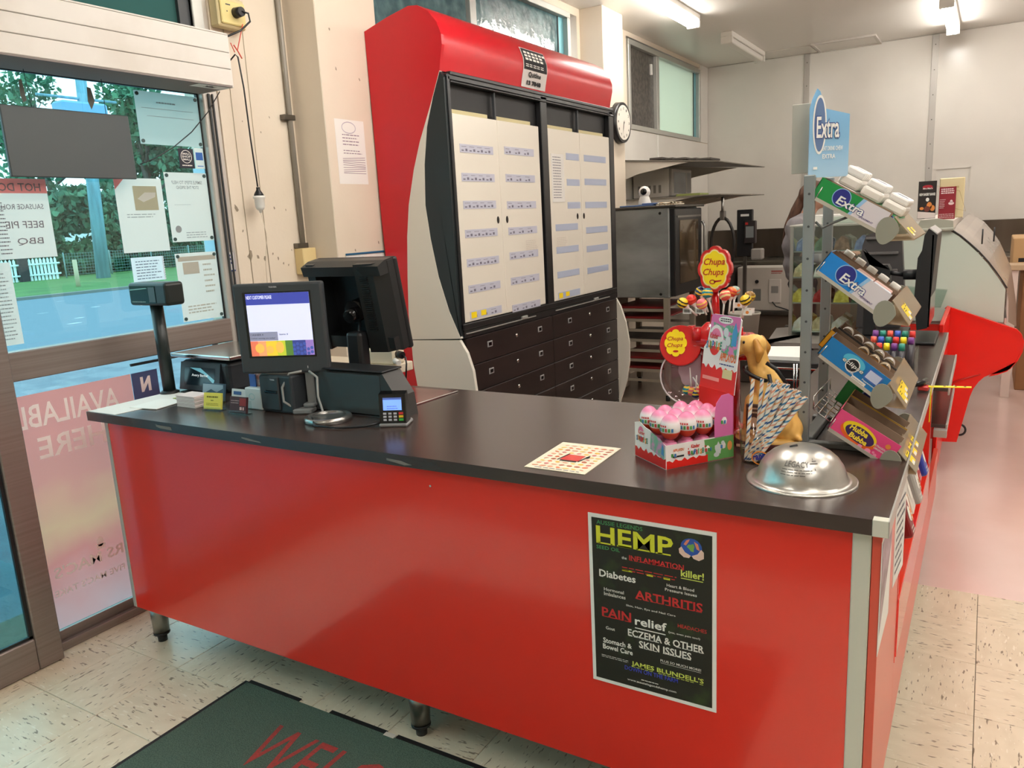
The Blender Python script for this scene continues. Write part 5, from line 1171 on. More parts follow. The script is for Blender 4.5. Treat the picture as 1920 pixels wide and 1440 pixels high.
def pack(u, x0, w, d, h, y0, label, withg=True):
    c = thing('gum_pack', label, 'gum pack', u.location, u.rotation_euler, 'white gum bottles on the top tray', world=False)
    if withg:
        MB().box(x0,x0+w,y0,y0+d,.004,h*.52,.003).build('label_band', exg, c)
        D(FRONT(y0),.0006).disc(x0+w*.55,h*.30,h*.20,h*.20,20).build('halo', haze, c)
        D(FRONT(y0),.0009).disc(x0+w*.55,h*.30,h*.18,h*.18,20).build('emblem', navy, c)
        D(FRONT(y0),.0012).text('E', x0+w*.42,h*.22,w*.26,h*.16,.05).build('lettering', paper, c)
    else:
        MB().box(x0,x0+w,y0,y0+d,.004,h*.52,.003).build('label_band', white, c)
        D(FRONT(y0),.0006).text('ro', x0+w*.02,h*.36,w*.16,h*.12,.04).build('lettering', navy, c)
        D(FRONT(y0),.0006).lines(x0+w*.35,h*.08,x0+w*.95,h*.30,3,.4,.1).build('print', mat('print_violet', (120,110,150), .4), c)
    MB().box(x0+.001,x0+w-.001,y0+.001,y0+d-.001,h*.52,h*.80,.007,2).build('bottle_body', mat('bottle_white', (240,236,228), .25), c)
    for k in range(4): MB().box(x0+.004,x0+w-.004,y0+d*(.04+.24*k),y0+d*(.04+.24*k)+d*.20,h*.80,h,.005,2).build('cap', mat('cap_white', (246,243,238), .25), c)
    D(((0,0,h),(1,0,0),(0,1,0)),.0004).rect(x0+w*.2,y0+d*.3,x0+w*.8,y0+d*.36).rect(x0+w*.2,y0+d*.55,x0+w*.7,y0+d*.60).build('cap_print', mat('cap_blue', (60,90,140), .4), c)
    return c
pack(tray1,.010,.054,.13,.098,.064,'white gum bottles with barcode, leftmost on the top tray',False)
pack(tray1,.068,.054,.13,.094,.064,'white gum bottles over a green label, middle of the top tray')
pack(tray1,.126,.054,.13,.088,.064,'white gum bottles over a green label, nearest the front lip of the top tray')
c = carton(tray2,'gum_box','bright blue open gum box at the near side of the second tray', -.004,.165,.0,.072,.056, exb,'box'); extra(c,-.004,.165,.004,.056,.0,'PEPPERMINT')
for k in range(2):
    for j in range(2):
        o = thing('gum_sleeve', '%s gum sleeve lying in the blue box, %s' % (('pale pink','white')[j==0], ('towards the front lip','towards the post')[k==0]), 'gum pack', tray2.location, tray2.rotation_euler, 'sleeves in the blue box', world=False)
        MB().box(.066+k*.048,.112+k*.048,.004+j*.033,.035+j*.033,.03,.055,.002).build('sleeve', mat('sleeve_pink' if j else 'sleeve_white', (236,186,176) if j else (224,222,226), .35), o)
c = carton(tray2,'gum_box','narrow brown open box in the middle of the second tray', -.004,.170,.076,.145,.050, mat('box_brown', (112,84,70), .6),'box')
c = carton(tray2,'gum_box','brown open box of white bottles at the back of the second tray', -.0,.172,.150,.230,.046, MC['box_brown'],'box')
for k in range(5):
    o = thing('gum_bottle', 'white-capped bottle in the back box of the second tray, %s from the post' % ('first','second','third','fourth','fifth')[k], 'bottle', tray2.location, tray2.rotation_euler, 'bottles in the back box', world=False)
    MB().cyl((.018+k*.034,.185,.006),(.018+k*.034,.185,.042),.0145,n=16).build('bottle_body', MC['bottle_white'], o)
    MB().cyl((.018+k*.034,.185,.042),(.018+k*.034,.185,.058),.0135,.0125,16).build('cap', MC['cap_white'], o)
# tray 3: mint boxes
c = carton(tray3,'mint_box','blue open mint box at the near side of the third tray', -.006,.160,.0,.068,.056, mat('mint_blue', (20,120,186), .35),'box')
F_ = FRONT(.0)
D(F_,.0004).disc(.072,.038,.028,.016,24).build('glow', mat('mint_glow', (80,184,216), .4), c)
D(F_,.0008).disc(.074,.030,.017,.017,28).build('emblem_ring', paper, c); D(F_,.0012).disc(.074,.030,.0145,.0145,28).build('emblem', ink, c)
D(F_,.0016).text('eclipse', .046,.0225,.058,.015,.05,.1).build('letter_edge', ink, c); D(F_,.0020).text('eclipse', .047,.0235,.056,.013,.015,.1).text('mints', .070,.012,.018,.006,.02).build('lettering', paper, c)
D(F_,.0008).rect(.088,.004,.125,.013).build('price_strip', tk_w, c); D(F_,.0012).lines(.090,.006,.122,.011,1,.5,.1).build('print', mat('faint_grey', (180,170,176), .6), c)
D(F_,.0010).rect(.108,.022,.146,.050).build('peppermint_panel', mat('pep_blue', (70,110,190), .4), c); D(F_,.0014).rect(.111,.026,.143,.047).build('panel_face', mat('pep_pale', (200,206,232), .4), c)
D(F_,.0016).text('Peppermint', .110,.015,.034,.005,.02).build('lettering', paper, c)
c = carton(tray3,'mint_box','orange open mint box in the middle of the third tray', -.02,.160,.072,.130,.052, mat('mint_orange', (232,160,20), .4),'box')
c = carton(tray3,'mint_box','dark grey open box of silver tins at the back of the third tray', -.012,.160,.134,.230,.056, mat('box_charcoal', (70,66,64), .5),'box')
tin = mat('tin_silver', (220,216,210), .3, .15)
n_ = 0
for row, (yc, nn, xs, hh) in enumerate(((.165,5,.012,.066),(.103,3,.072,.062))):
    for k in range(nn):
        n_ += 1
        o = thing('mint_tin', '%s mint roll in the %s box, %s from the post' % (('silver','pale cream')[row], ('dark','orange')[row], ('first','second','third','fourth','fifth')[k]), 'mint tin', tray3.location, tray3.rotation_euler, 'tins on the third tray', world=False)
        M_ = None
        MB().cyl((xs+k*.031,yc-.017,hh-.017),(xs+k*.031,yc+.015,hh-.017),.0145,n=20).build('tin_body', tin if row == 0 else mat('tin_cream', (228,208,172), .3, .1), o)
        MB().cyl((xs+k*.031,yc-.018,hh-.017),(xs+k*.031,yc-.014,hh-.017),.0150,n=20).build('tin_rim', chrome, o)
# tray 4: bubblegum
c = carton(tray4,'bubblegum_box','pink open bubblegum box at the near side of the lowest tray', -.004,.150,.0,.075,.060, mat('bubble_pink', (232,74,132), .35),'box')
D(F_,.0004).disc(.062,.026,.045,.022,30,-3).build('orange_swirl', mat('bubble_orange', (240,100,30), .4), c)
D(F_,.0007).disc(.062,.033,.042,.021,30,-3).build('yellow_oval', yellow, c)
D(F_,.0010).disc(.064,.029,.036,.018,30,-3).build('violet_oval', mat('bubble_violet', (60,30,90), .4), c)
D(F_,.0014).text('Hubba', .036,.031,.044,.014,.04,.05).text('Bubba', .044,.014,.044,.013,.04,.05).build('lettering', mat('bubble_yellow', (255,226,60), .4), c)
D(F_,.0010).disc(.078,.008,.005).disc(.098,.007,.007).disc(.110,.012,.003).disc(.116,.008,.004).build('bubbles', mat('bubble_light', (246,150,184), .3), c)
D(F_,.0012).text('OUTRAGEOUS', .100,.028,.032,.005,.02).text('ORIGINAL', .104,.021,.026,.005,.02).build('lettering', paper, c)
D(F_,.0010).disc(.128,.042,.006).build('orange_dot', MC['tag_orange'], c)
c = carton(tray4,'bubblegum_box','brown open carton in the middle of the lowest tray', -.004,.150,.080,.150,.058, mat('box_tan', (176,140,90), .6),'box')
c = carton(tray4,'gum_box','yellow-edged open carton at the back of the lowest tray', -.004,.150,.155,.225,.060, mat('box_mustard', (196,156,60), .5),'box')
c = carton(tray4,'gum_box','green gum box lying behind the lowest tray', -.03,.07,.240,.30,.085, exg,'box')
D(FRONT(.240),.0006).disc(.045,.055,.03,.03,24).build('halo', haze, c); D(FRONT(.240),.001).disc(.045,.055,.026,.026,24).build('emblem', navy, c)
# side wire basket left of lowest tray
t = thing('wire_basket', 'empty chrome wire basket shelf left of the pink bubblegum box', 'basket', (2.17,.5,.98))
b = MB()
P0 = Vector((2.145,.46,1.005)); ux = Vector((.055,0,-.04)); uy = Vector((0,.24,0))
for k in range(5): b.tube([P0+ux*(k/4), P0+ux*(k/4)+uy], .0018, 6)
for k in range(7): b.tube([P0+uy*(k/6)+Vector((0,0,-.001)), P0+uy*(k/6)+ux+Vector((0,0,-.001))], .0014, 5)
b.tube([P0+Vector((0,0,.03)), P0+uy+Vector((0,0,.03))], .0018, 6).tube([P0, P0+Vector((0,0,.03))], .0018, 6).tube([P0+uy, P0+uy+Vector((0,0,.03))], .0018, 6)
b.build('wire', wire, t)
# sign boards on top
t = thing('gum_sign', 'tall light blue gum brand sign board on top of the rack', 'sign', (2.15,.5,1.57))
SF = ((2.121,.452,1.562),tuple(Vector((.066,.052,0)).normalized()),(0,0,1)); 
MM = Matrix(((*Vector(SF[1]),0),)) if False else None
u_ = Vector(SF[1]); n_v = u_.cross(Vector((0,0,1)))
def board(pts, th, off=0):
    b = MB(); a = [Vector(SF[0])+u_*p[0]+Vector((0,0,p[1]))+n_v*off for p in pts]; c_ = [v-n_v*th for v in a]
    b.face(a); b.face(c_[::-1]); n = len(a)
    for i in range(n): j = (i+1) % n; b.face([a[i],c_[i],c_[j],a[j]])
    return b
board([(0,0),(.098,0),(.098,.140),(.032,.155),(.030,.175),(.024,.192),(.017,.198),(.006,.175),(0,.155)], .003).build('panel', ramp_mat('sign_blue', [(0,(170,206,232)),(.4,(130,180,216)),(1,(120,176,220))], 2, 0, .2, .35), t)
D(SF,.0008).disc(.024,.118,.017,.066,30).build('oval_edge', paper, t); D(SF,.0012).disc(.024,.118,.0135,.060,30).build('oval', mat('sign_oval', (96,120,160), .4), t)
D(SF,.0016).text('Extra', .014,.086,.060,.052,.05,.0).build('letter_edge', mat('sign_navy2', (50,76,140), .4), t)
D(SF,.0022).text('Extra', .016,.088,.056,.048,.015,.0).text('EAT DRINK CHEW', .032,.060,.050,.010,.02).text('EXTRA', .032,.042,.032,.010,.02).rect(.010,.018,.020,.024).build('lettering', paper, t)
o = own(MB().box(2.072,2.120,.50,.504,1.575,1.735,.001).build('sign_back', mat('sign_grey', (176,172,160), .5)), (2.1,.5,1.575)); tag(o, 'plain pale grey back of a second sign board left of the blue sign', 'sign')
# lollies, markers, tape and bits on the return counter
mk_c = [(30,130,110),(40,140,120),(214,50,44),(230,90,70),(250,220,30),(60,90,190),(120,60,140),(40,44,48)]
i_ = 0
for r_ in range(3):
    for k in range(6):
        if r_ == 0 and k > 4: continue
        x, y, h = 2.175+k*.023, 1.33+r_*.05, .10+r_*.014
        c = mk_c[(k*2+r_*3) % 7]
        t = thing('marker_pen', 'marker pen with %s cap in the clear tray, %s row, %s along' % (('green','teal','red','coral','yellow','blue','violet')[(k*2+r_*3) % 7], ('front','middle','back')[r_], ('first','second','third','fourth','fifth','sixth')[k]), 'marker', (x,y,H+.004), (0,0,0), 'marker pens on the counter')
        MB().cyl((x,y,H+.004),(x,y,H+h),.0095,n=12).build('barrel', mat('barrel_grey', (70,66,72), .3), t)
        MB().cyl((x,y,H+h),(x,y,H+h+.022),.0105,.009,12).build('cap', mat('marker_%d' % ((k*2+r_*3) % 7), c, .35), t)
t = thing('marker_tray', 'clear plastic tray holding marker pens, with a blue front label', 'tray', (2.24,1.37,H))
b = MB().box(2.16,2.31,1.305,1.307,H,H+.05).box(2.16,2.31,1.453,1.455,H,H+.10).box(2.16,2.162,1.305,1.455,H,H+.06).box(2.308,2.31,1.305,1.455,H,H+.10).box(2.16,2.31,1.305,1.455,H,H+.002)
b.build('clear_case', cleargl, t); MB().box(2.165,2.305,1.302,1.305,H,H+.018).build('blue_label', mat('label_blue', (30,90,170), .4), t)
t = thing('sunglasses', 'black shiny wraparound sunglasses lying at the counter edge', 'glasses', (2.29,1.16,H))
MB().tube([(2.20,1.20,H+.03),(2.24,1.15,H+.018),(2.29,1.13,H+.022),(2.34,1.15,H+.030),(2.352,1.19,H+.03)], .010, 8).build('frame', blackg, t)
MB().tube([(2.20,1.20,H+.03),(2.22,1.26,H+.012)], .005, 6).tube([(2.352,1.19,H+.03),(2.345,1.25,H+.012)], .005, 6).build('arm', blackg, t)
t = thing('warning_tape', 'yellow and red measuring tape strip sticking out past the counter edge', 'tape', (2.37,1.17,H))
MB().prism([(2.335,1.165),(2.36,1.155),(2.475,1.18),(2.475,1.196),(2.36,1.178)], 2, H+.016, H+.018).build('strip', yellow, t)
MB().box(2.3662,2.369,1.155,1.172,H-.095,H+.017).build('hanging_end', yellow, t)
D(TOP(H+.018),.0005).rect(2.365,1.165,2.375,1.172).rect(2.40,1.171,2.406,1.18).rect(2.43,1.175,2.436,1.184).rect(2.455,1.18,2.461,1.19).build('marks', ink, t)
MB().box(2.330,2.362,1.15,1.18,H+.004,H+.020,.004).build('red_clip', mat('clip_red', (200,60,54), .4), t)
# sweets in the side recess
sw = [('bottle-shaped sweet tube with green cap',(40,130,80)),('blue and white sweet packet',(50,70,170)),('red sweet packet with zigzag print',(190,20,24)),('brown sweet packet',(170,120,60)),('grey boxed sweet packet',(170,166,160)),('white boxed sweet packet',(226,220,210)),('orange and white sweet packet',(244,140,30)),('dark red sweet packet',(130,16,20))]
for k, (nm, c) in enumerate(sw):
    y = 1.34-k*.092; x = 2.328+.008*math.sin(k*2)
    t = thing('sweet_packet', nm+' in the side recess of the counter', 'sweets', (x,y,.64), (R(-12+7*(k%3)),R(-18),0), 'sweets in the counter recess', world=False)
    if k == 0:
        MB().lathe([(0,0),(.022,0),(.024,.01),(.024,.09),(.014,.11),(0,.112)], (0,0,0), 16).build('tube', cleargl, t)
        MB().cyl((0,0,.02),(0,0,.075),.0245,n=16).build('label_band', mat('sweet_0', c, .4), t)
    else:
        MB().box(-.028,.028,-.034,.034,-.03,.085,.008,2).build('packet', mat('sweet_%d' % k, c, .35), t)
        D(((.028,0,0),(0,1,0),(0,0,1)),.001).disc(0,.03,.018,.022,11,0,lambda a: 1+.12*math.sin(4*a)).lines(-.025,-.02,.025,.0,2,.4).build('print', tk_w, t)
# ---------------------------------------------------------------- tobacco cabinet
YS, XF = 1.665, .26
t = thing('tobacco_cabinet', 'tall red, white and black display cabinet with curved top and closed white doors', 'cabinet', (.1,2.6,0))
top_r = [(-0.198,2.450),(-0.051,2.491),(0.081,2.519),(0.134,2.513),(0.192,2.480),(0.239,2.424),(0.260,2.368),(0.261,2.323),(0.246,2.258),(0.238,2.210)]
rw = [(0.173,2.065),(0.093,1.901),(0.045,1.776),(-0.004,1.606),(-0.029,1.451),(-0.047,1.249),(-0.059,1.058),(-0.055,0.925)]
wb_ = [(0.188,2.097),(0.141,1.965),(0.111,1.793),(0.098,1.600),(0.116,1.433),(0.149,1.247),(0.200,1.075),(0.260,0.939)]
backl = [(-0.184,0.850),(-0.175,1.172),(-0.188,1.554),(-0.191,2.000)]
low_rw = [(-0.055,0.921),(-0.053,0.790),(-0.037,0.676)]
low_wb = [(0.251,0.931),(0.292,0.868),(0.321,0.778),(0.332,0.672)]
low_bk = [(-0.177,0.917),(-0.185,0.734)]
fl_top = [p for p in top_r]
whc = mat('cabinet_white', (222,216,202), .35)
MB().prism(top_r+rw+[backl[0]]+backl[1:], 1, YS-.02, YS).build('side_panel', redc, t)
lowpts = low_rw+[(low_rw[-1][0]+.02,.45),(low_rw[-1][0]+.03,.01),(low_bk[1][0],.01)]+low_bk[::-1]
MB().prism(lowpts, 1, YS-.02, YS).build('side_panel', redc, t)
MB().prism([top_r[-1]]+wb_+rw[::-1], 1, YS-.0215, YS-.001).build('side_trim', whc, t, 'curved white side trim')
lw = low_wb+[(low_wb[-1][0]+.012,.55),(low_wb[-1][0]-.01,.35),(low_wb[-1][0]-.07,.15),(low_wb[-1][0]-.12,.01)]
MB().prism(lw+[(low_rw[-1][0]+.03,.01),(low_rw[-1][0]+.02,.45)]+low_rw[::-1], 1, YS-.0215, YS-.001).build('side_trim', whc, t, 'curved white lower side trim')
MB().prism([(top_r[-1][0]-.004,top_r[-1][1]),(XF-.004,top_r[-1][1]-.03),(XF-.004,.935),(wb_[-1][0],wb_[-1][1])]+[(x-.004,z) for x, z in wb_[:-1]][::-1], 1, YS-.018, YS+.01).build('carcass_side', mat('carcass_black', (28,36,38), .4), t)
Y1 = 3.60
MB().prism([(p[0],p[1]) for p in top_r]+[(-.05,2.22),(-.19,2.22)], 1, YS-.0005, Y1, smooth=False).build('canopy', redc, t, 'curved glossy red canopy')
for f in bpy.data.objects['canopy'].data.polygons: f.use_smooth = len(f.vertices) == 4
try:
    bpy.data.objects['canopy'].data.set_sharp_from_angle(angle=R(35))
except Exception: pass
MB().box(-.18,XF-.03,YS+.01,Y1-.005,.02,2.22).build('carcass', mat('carcass_inside', (20,20,21), .5), t)
# right hand lower white bulge
MB().prism([(XF-.01,.945),(XF+.03,.88),(XF+.07,.76),(XF+.092,.62),(XF+.09,.48),(XF+.065,.33),(XF+.02,.2),(XF-.02,.05),(XF-.02,.02)], 1, Y1-.02, Y1).build('side_trim', whc, t, 'bulging white side trim at the far end')
MB().box(XF-.04,XF+.002,Y1-.02,Y1,.94,2.22).build('carcass_side', black, t)
fb = mat('frame_black', (32,32,33), .28)
for y0, y1 in ((YS+.0,YS+.022),(2.572,2.645),(3.522,3.585)): MB().box(XF-.03,XF+.006,y0,y1,.985,2.19,.004).build('frame_bar', fb, t)
MB().box(XF-.03,XF+.006,YS,3.585,2.168,2.20,.006).build('top_rail', fb, t)
for z, h in ((2.192,.018),(2.158,.010)): MB().box(XF-.02,XF+.012,YS+.02,3.585,z,z+h,.003).build('top_track', fb, t)
MB().box(XF-.03,XF+.010,YS,3.585,.975,1.008,.004).build('bottom_rail', fb, t)
MB().box(XF-.03,XF+.004,YS+.01,3.585,.933,.975,.003).build('apron', fb, t)
MB().box(XF+.006,XF+.012,YS+.02,2.40,.955,.960).box(XF+.006,XF+.012,2.65,3.45,.955,.960).build('metal_line', alus, t)
MB().box(XF-.01,XF+.016,2.24,2.30,.957,.975,.003).build('catch', alus, t); MB().box(XF-.01,XF+.016,3.20,3.26,.957,.975,.003).build('catch', alus, t)
dw = mat('door_white', (226,219,205), .22, spec=.5)
strips = {0:[1.863,1.726,1.592,1.451,1.307,1.175,1.043], 1:[1.872,1.730,1.588,1.449,1.316,1.178,1.028], 2:[1.871,1.718,1.58,1.450,1.315,1.167,1.04], 3:[1.871,1.725,1.58,1.42,1.30,1.16]}
stm = mat('strip_lilac', (190,190,204), .5); stm2 = mat('strip_blue', (172,180,200), .5)
for k, (y0, y1) in enumerate(((1.690,2.094),(2.096,2.540),(2.650,3.066),(3.070,3.519))):
    d = MB().box(XF-.008,XF+.003,y0,y1,1.012,2.021,.004,2).build('door', dw, t)
    fh = 2.053 if k == 0 else 2.145 if k == 1 else 3.003 if k == 2 else 3.095
    D(SIDE(XF+.003),.0006).disc(fh,1.512,.013,.019,20).build('finger_hole', blackg, d)
    a0, a1 = (y0+.045, y1-.055) if k < 2 else (y0+.05, y1-.065)
    for j, z in enumerate(strips[k]):
        if k == 2 and j < 3: b0, b1 = y0+.22, y1-.02
        elif k == 1: b0, b1 = y0+.055, y1-.07
        else: b0, b1 = a0, a1
        s_ = MB().box(XF+.003,XF+.0045,b0,b1,z-.020,z+.020).build('price_strip', stm if k < 2 else stm2, d)
        q = D(SIDE(XF+.0045),.0005)
        if k < 2:
            n_ = 4 if k == 0 and j < 5 else 3
            for m_ in range(n_):
                u = b0+(b1-b0)*(.04+m_*.92/n_); q.rect(u,z-.013,u+.020,z-.007).rect(u+.034,z-.013,u+.052,z-.001).lines(u,z+.006,u+.05,z+.012,1,.4,.3)
            q.build('print', mat('strip_ink', (112,108,124), .6), s_)
        else: q.bm.free()
        if (k == 0 and j == 6) or (k == 2 and j == 6):
            D(SIDE(XF+.0045),.0006).rect(b0+.01,z-.016,b0+.06,z+.016).rect(b0+.10,z-.012,b0+.15,z+.016).build('yellow_tag', yellow, s_)
    if k in (1,2):
        D(SIDE(XF+.003),.0008).rect((2.33 if k == 1 else 2.70),1.33+.0,(2.48 if k == 1 else 2.86),1.40).build('card_outline', mat('faint_card', (214,206,192), .5), d)
        D(SIDE(XF+.003),.0012).lines((2.335 if k == 1 else 2.705),1.335,(2.475 if k == 1 else 2.855),1.395,6,.2).build('print', mat('faint_print', (184,174,164), .6), d)
    MB().box(XF-.03,XF-.010,y0+.01,y1-.07,2.018,2.042,.002).build('hood', mat('hood_tan', (196,184,140), .5), t)
    if k in (0,2): MB().box(XF-.02,XF-.004,y1-.006,y1+.006,2.02,2.17).build('divider', dgrey, t)
o = own(MB().box(XF+.0032,XF+.005,2.675,2.835,1.60,1.88).build('price_list', mat('list_paper', (226,222,216), .6)), (XF+.004,2.75,1.6)); tag(o, 'narrow printed price list taped to the third white cabinet door', 'price list')
D(SIDE(XF+.005),.0005).lines(2.69,1.62,2.80,1.87,16,.3,.1).build('print', mat('strip_ink2', (120,116,124), .6), o)
# drawers
dz = [.930,.785,.640,.494,.348,.20,.06]
dk = mat('drawer_black', (34,26,25), .32, noise=(3, (44,34,32), .35, .7, (1,1,6)))
for c_, (y0, y1, ys) in enumerate(((YS+.022,2.612,(1.90,2.178,2.448)),(2.616,3.585,(2.838,3.129,3.419)))):
    for j in range(6):
        za, zb = dz[j+1]+.003, dz[j]
        d = MB().box(XF-.02,XF+.004,y0,y1,za,zb,.003).build('drawer', dk, t)
        zc = (za+zb)/2
        for yy in (ys[0],ys[2]):
            MB().box(XF+.004,XF+.008,yy-.024,yy+.024,zc-.002,zc+.030,.002).build('label_holder', mat('holder_silver', (170,168,168), .4, .4), d)
            D(SIDE(XF+.008),.0006).rect(yy-.015,zc+.005,yy+.015,zc+.023).build('holder_slot', blackg, d)
        MB().sphere((XF+.006,ys[1],zc+.018),.011,12,(.6,1,1.1)).build('knob', chrome, d)
t0 = [(0.265,2.502,2.411),(0.265,2.802,2.426),(0.265,2.757,2.213),(0.265,2.478,2.221)]
o_ = thing('health_notice', 'black and white warning notice wrapped on the red cabinet canopy', 'notice', (.3,2.6,2.3))
pr = [p for p in top_r[5:]]   # canopy outline from crest to lip
"""wrap the notice on the canopy curve"""
def wrap(y0, y1, za, zb, off):
    pts = []
    n = 14
    for k in range(n+1):
        z = zb+(za-zb)*k/n; x = None
        for (xa, z0_), (xb, z1_) in zip(top_r[3:], top_r[4:]):
            if min(z0_,z1_)-1e-6 <= z <= max(z0_,z1_)+1e-6: x = xa+(xb-xa)*(z-z0_)/(z1_-z0_ if z1_ != z0_ else 1)
        if x is not None: pts.append((x+off, z))
    mb = MB()
    for (xa, z0_), (xb, z1_) in zip(pts, pts[1:]): mb.face([(xa,y0,z0_),(xa,y1,z0_),(xb,y1,z1_),(xb,y0,z1_)])
    return mb
NY0, NY1 = 2.40, 2.675
wrap(NY0,NY1,2.225,2.43,.002).build('sheet', mat('notice_white', (214,206,200), .5), o_)
wrap(NY0+.008,NY1-.008,2.315,2.425,.0035).build('black_panel', ink, o_)
for k, (za, zb) in enumerate(((2.400,2.412),(2.382,2.394),(2.364,2.376),(2.340,2.344),(2.330,2.334))):
    for m_ in range(5 if k else 6):
        w_ = .036; y_ = NY0+.025+m_*.042; wrap(y_,y_+w_*(.9-.1*(m_%2)),za,zb,.005).build('print', tk_w, o_)
def on_canopy(name, build):
    q = D(((0,0,0),(0,1,0),(0,0,1)), 0); build(q)
    for v in q.bm.verts:
        z = v.co.z; x = .3
        for (xa, z0_), (xb, z1_) in zip(top_r[3:], top_r[4:]):
            if min(z0_,z1_)-1e-6 <= z <= max(z0_,z1_)+1e-6: x = xa+(xb-xa)*(z-z0_)/(z1_-z0_ if z1_ != z0_ else 1)
        v.co.x = x+.006
    return q.build(name, ink, o_)
on_canopy('lettering', lambda q: q.text('Quitline', NY0+.06,2.276,.14,.030,.03))
on_canopy('digits', lambda q: q.text('13 7848', NY0+.05,2.238,.16,.024,.06))
# wall clock
t = thing('wall_clock', 'round white-faced wall clock with a thick black rim on the far column', 'clock', (-.2,4.77,2.25))
CY, CZ = 4.76, 2.255
RX = Matrix.Translation((0,0,0))
MB().cyl((-.198,CY,CZ),(-.150,CY,CZ),.165,.160,40).build('rim', mat('clock_black', (30,30,32), .3), t)
MB().cyl((-.151,CY,CZ),(-.148,CY,CZ),.138,n=40).build('dial', mat('dial_white', (226,220,208), .4), t)
q = D(SIDE(-.148),.001)
for k in range(12):
    a = 2*math.pi*k/12; q.text(str(k or 12), CY+.112*math.sin(a)-.010, CZ+.112*math.cos(a)-.010,.020,.020,.03)
q.build('numerals', mat('dial_ink', (90,86,80), .6), t)
def hand(ang, L_, w_, nm):
    a = R(ang); D(SIDE(-.148),.003).poly([(CY+w_*math.cos(a),CZ-w_*math.sin(a)),(CY+L_*math.sin(a),CZ+L_*math.cos(a)),(CY-w_*math.cos(a),CZ+w_*math.sin(a)),(CY-.02*math.sin(a),CZ-.02*math.cos(a))]).build(nm, ink, t)
hand(200,.075,.006,'hour_hand'); hand(195,.11,.004,'minute_hand')
D(SIDE(-.148),.004).disc(CY,CZ,.008).build('hub', ink, t)

# ---------------------------------------------------------------- oven on its stand
OX0, OX1, OY0, OY1, OZ0, OZ1 = -.10, .375, 4.40, 5.05, .845, 1.565
t = thing('convection_oven', 'large stainless steel oven with black glass door, raised on a steel stand', 'oven', (.13,4.7,OZ0))
MB().box(-.195,.36,4.40,5.10,OZ0,OZ1-.02,.006).build('body', mat('oven_steel', (178,182,180), .38, .45, noise=(1.6, (118,120,116), .3, .7, (1,1,2.5))), t)
MB().box(-.20,.42,4.39,5.11,OZ1-.02,OZ1,.004).build('top_cap', steeld, t)
for z in (OZ0+.03, OZ1-.06): MB().cyl((.29,4.401,z),(.29,4.394,z),.011,n=12).build('screw', chrome, t)
MB().box(.36,.405,4.42,5.08,OZ0+.01,OZ1-.03,.006).build('door_frame', mat('oven_black', (34,34,34), .35), t)
MB().box(.404,.409,4.52,4.98,OZ0+.10,OZ1-.12,.002).build('door_glass', mat('oven_glass', (96,80,58), .08, noise=(3, (60,50,38), .4, .6)), t)
MB().box(.405,.412,4.46,5.04,OZ1-.10,OZ1-.085).build('door_trim', steel, t)
MB().tube([(.43,5.02,OZ0+.12),(.45,5.02,OZ0+.16),(.45,5.02,OZ1-.18),(.43,5.02,OZ1-.14)], .011, 8).build('handle', steel, t)
t = thing('oven_stand', 'open steel rack stand under the oven holding baking trays', 'stand', (.1,4.7,0))
for x, y in ((-.17,4.42),(.33,4.42),(-.17,5.06),(.33,5.06)): MB().box(x-.022,x+.022,y-.022,y+.022,.05,OZ0-.002,.002).build('leg', mat('stand_steel', (150,140,124), .45, .3), t); 
for x, y in ((-.17,4.42),(.33,4.42),(-.17,5.06),(.33,5.06)): MB().cyl((x,y,0),(x,y,.05),.018,n=10).build('foot', black, t)
for k in range(8):
    z = .15+k*.083
    for y in (4.43,5.05): MB().box(-.15,.31,y-.006,y+.006,z,z+.022).build('runner', mat('runner_steel', (160,150,134), .45, .3), t)
cdk = [(120,14,14),(34,30,28),(120,14,14),(120,110,96)]
for k in (1,2,4,6,7):
    z = .178+k*.083
    o = thing('baking_tray', 'flat %s tray slid into the oven stand, %s from the bottom' % (('dark red','dark red','black','dark red','red')[(1,2,4,6,7).index(k)], ('second','third','fifth','seventh','topmost')[(1,2,4,6,7).index(k)]), 'tray', (.08,4.74,z-.005), (0,0,0), 'trays in the oven stand')
    MB().box(-.14,.30,4.44,5.04,z-.006,z+.010,.003).build('pan', mat('pan_%d' % (k%2), (118,14,16) if k != 4 else (40,34,30), .5) if k != 4 else mat('pan_black', (40,34,30), .5), o)
    MB().tube([(.30,4.5,z+.004),(.345,4.52,z+.01),(.345,4.96,z+.01),(.30,4.98,z+.004)], .004, 6).build('rim_wire', steel, o)
# wall shelves with microwave and webcam
t = thing('bracket_shelf', 'upper grey steel bracket shelf over the microwave', 'shelf', (-.1,5.9,1.98))
shm = mat('shelf_grey', (128,122,112), .5, .2)
MB().prism([(-.40,1.988),(.56,1.905),(.56,1.898),(-.40,1.975)], 1, 5.05, 6.6).build('board', shm, t)
for y in (5.06,6.55): MB().prism([(-.40,1.976),(.30,1.914),(.18,1.90),(-.15,1.85),(-.34,1.79),(-.40,1.70)], 1, y, y+.02).build('bracket', mat('bracket_paint', (206,198,184), .5), t)
for k in range(7): MB().box(-.1+k*.07,.02+k*.07,5.2+.08*(k%3),5.5+.08*(k%3),1.965-.0062*k*1,1.985-.0062*k,.004).build('folded_liner', mat('liner_dark', (70,64,58), .7), t, kind='stuff')
t = thing('bracket_shelf', 'lower grey steel bracket shelf carrying the microwave', 'shelf', (-.1,5.9,1.63))
MB().box(-.40,.56,5.10,6.6,1.632,1.640).build('board', shm, t)
for y in (5.12,5.85,6.55): MB().prism([(-.40,1.632),(.35,1.632),(.0,1.58),(-.40,1.50)], 1, y, y+.02).build('bracket', MC['bracket_paint'], t)
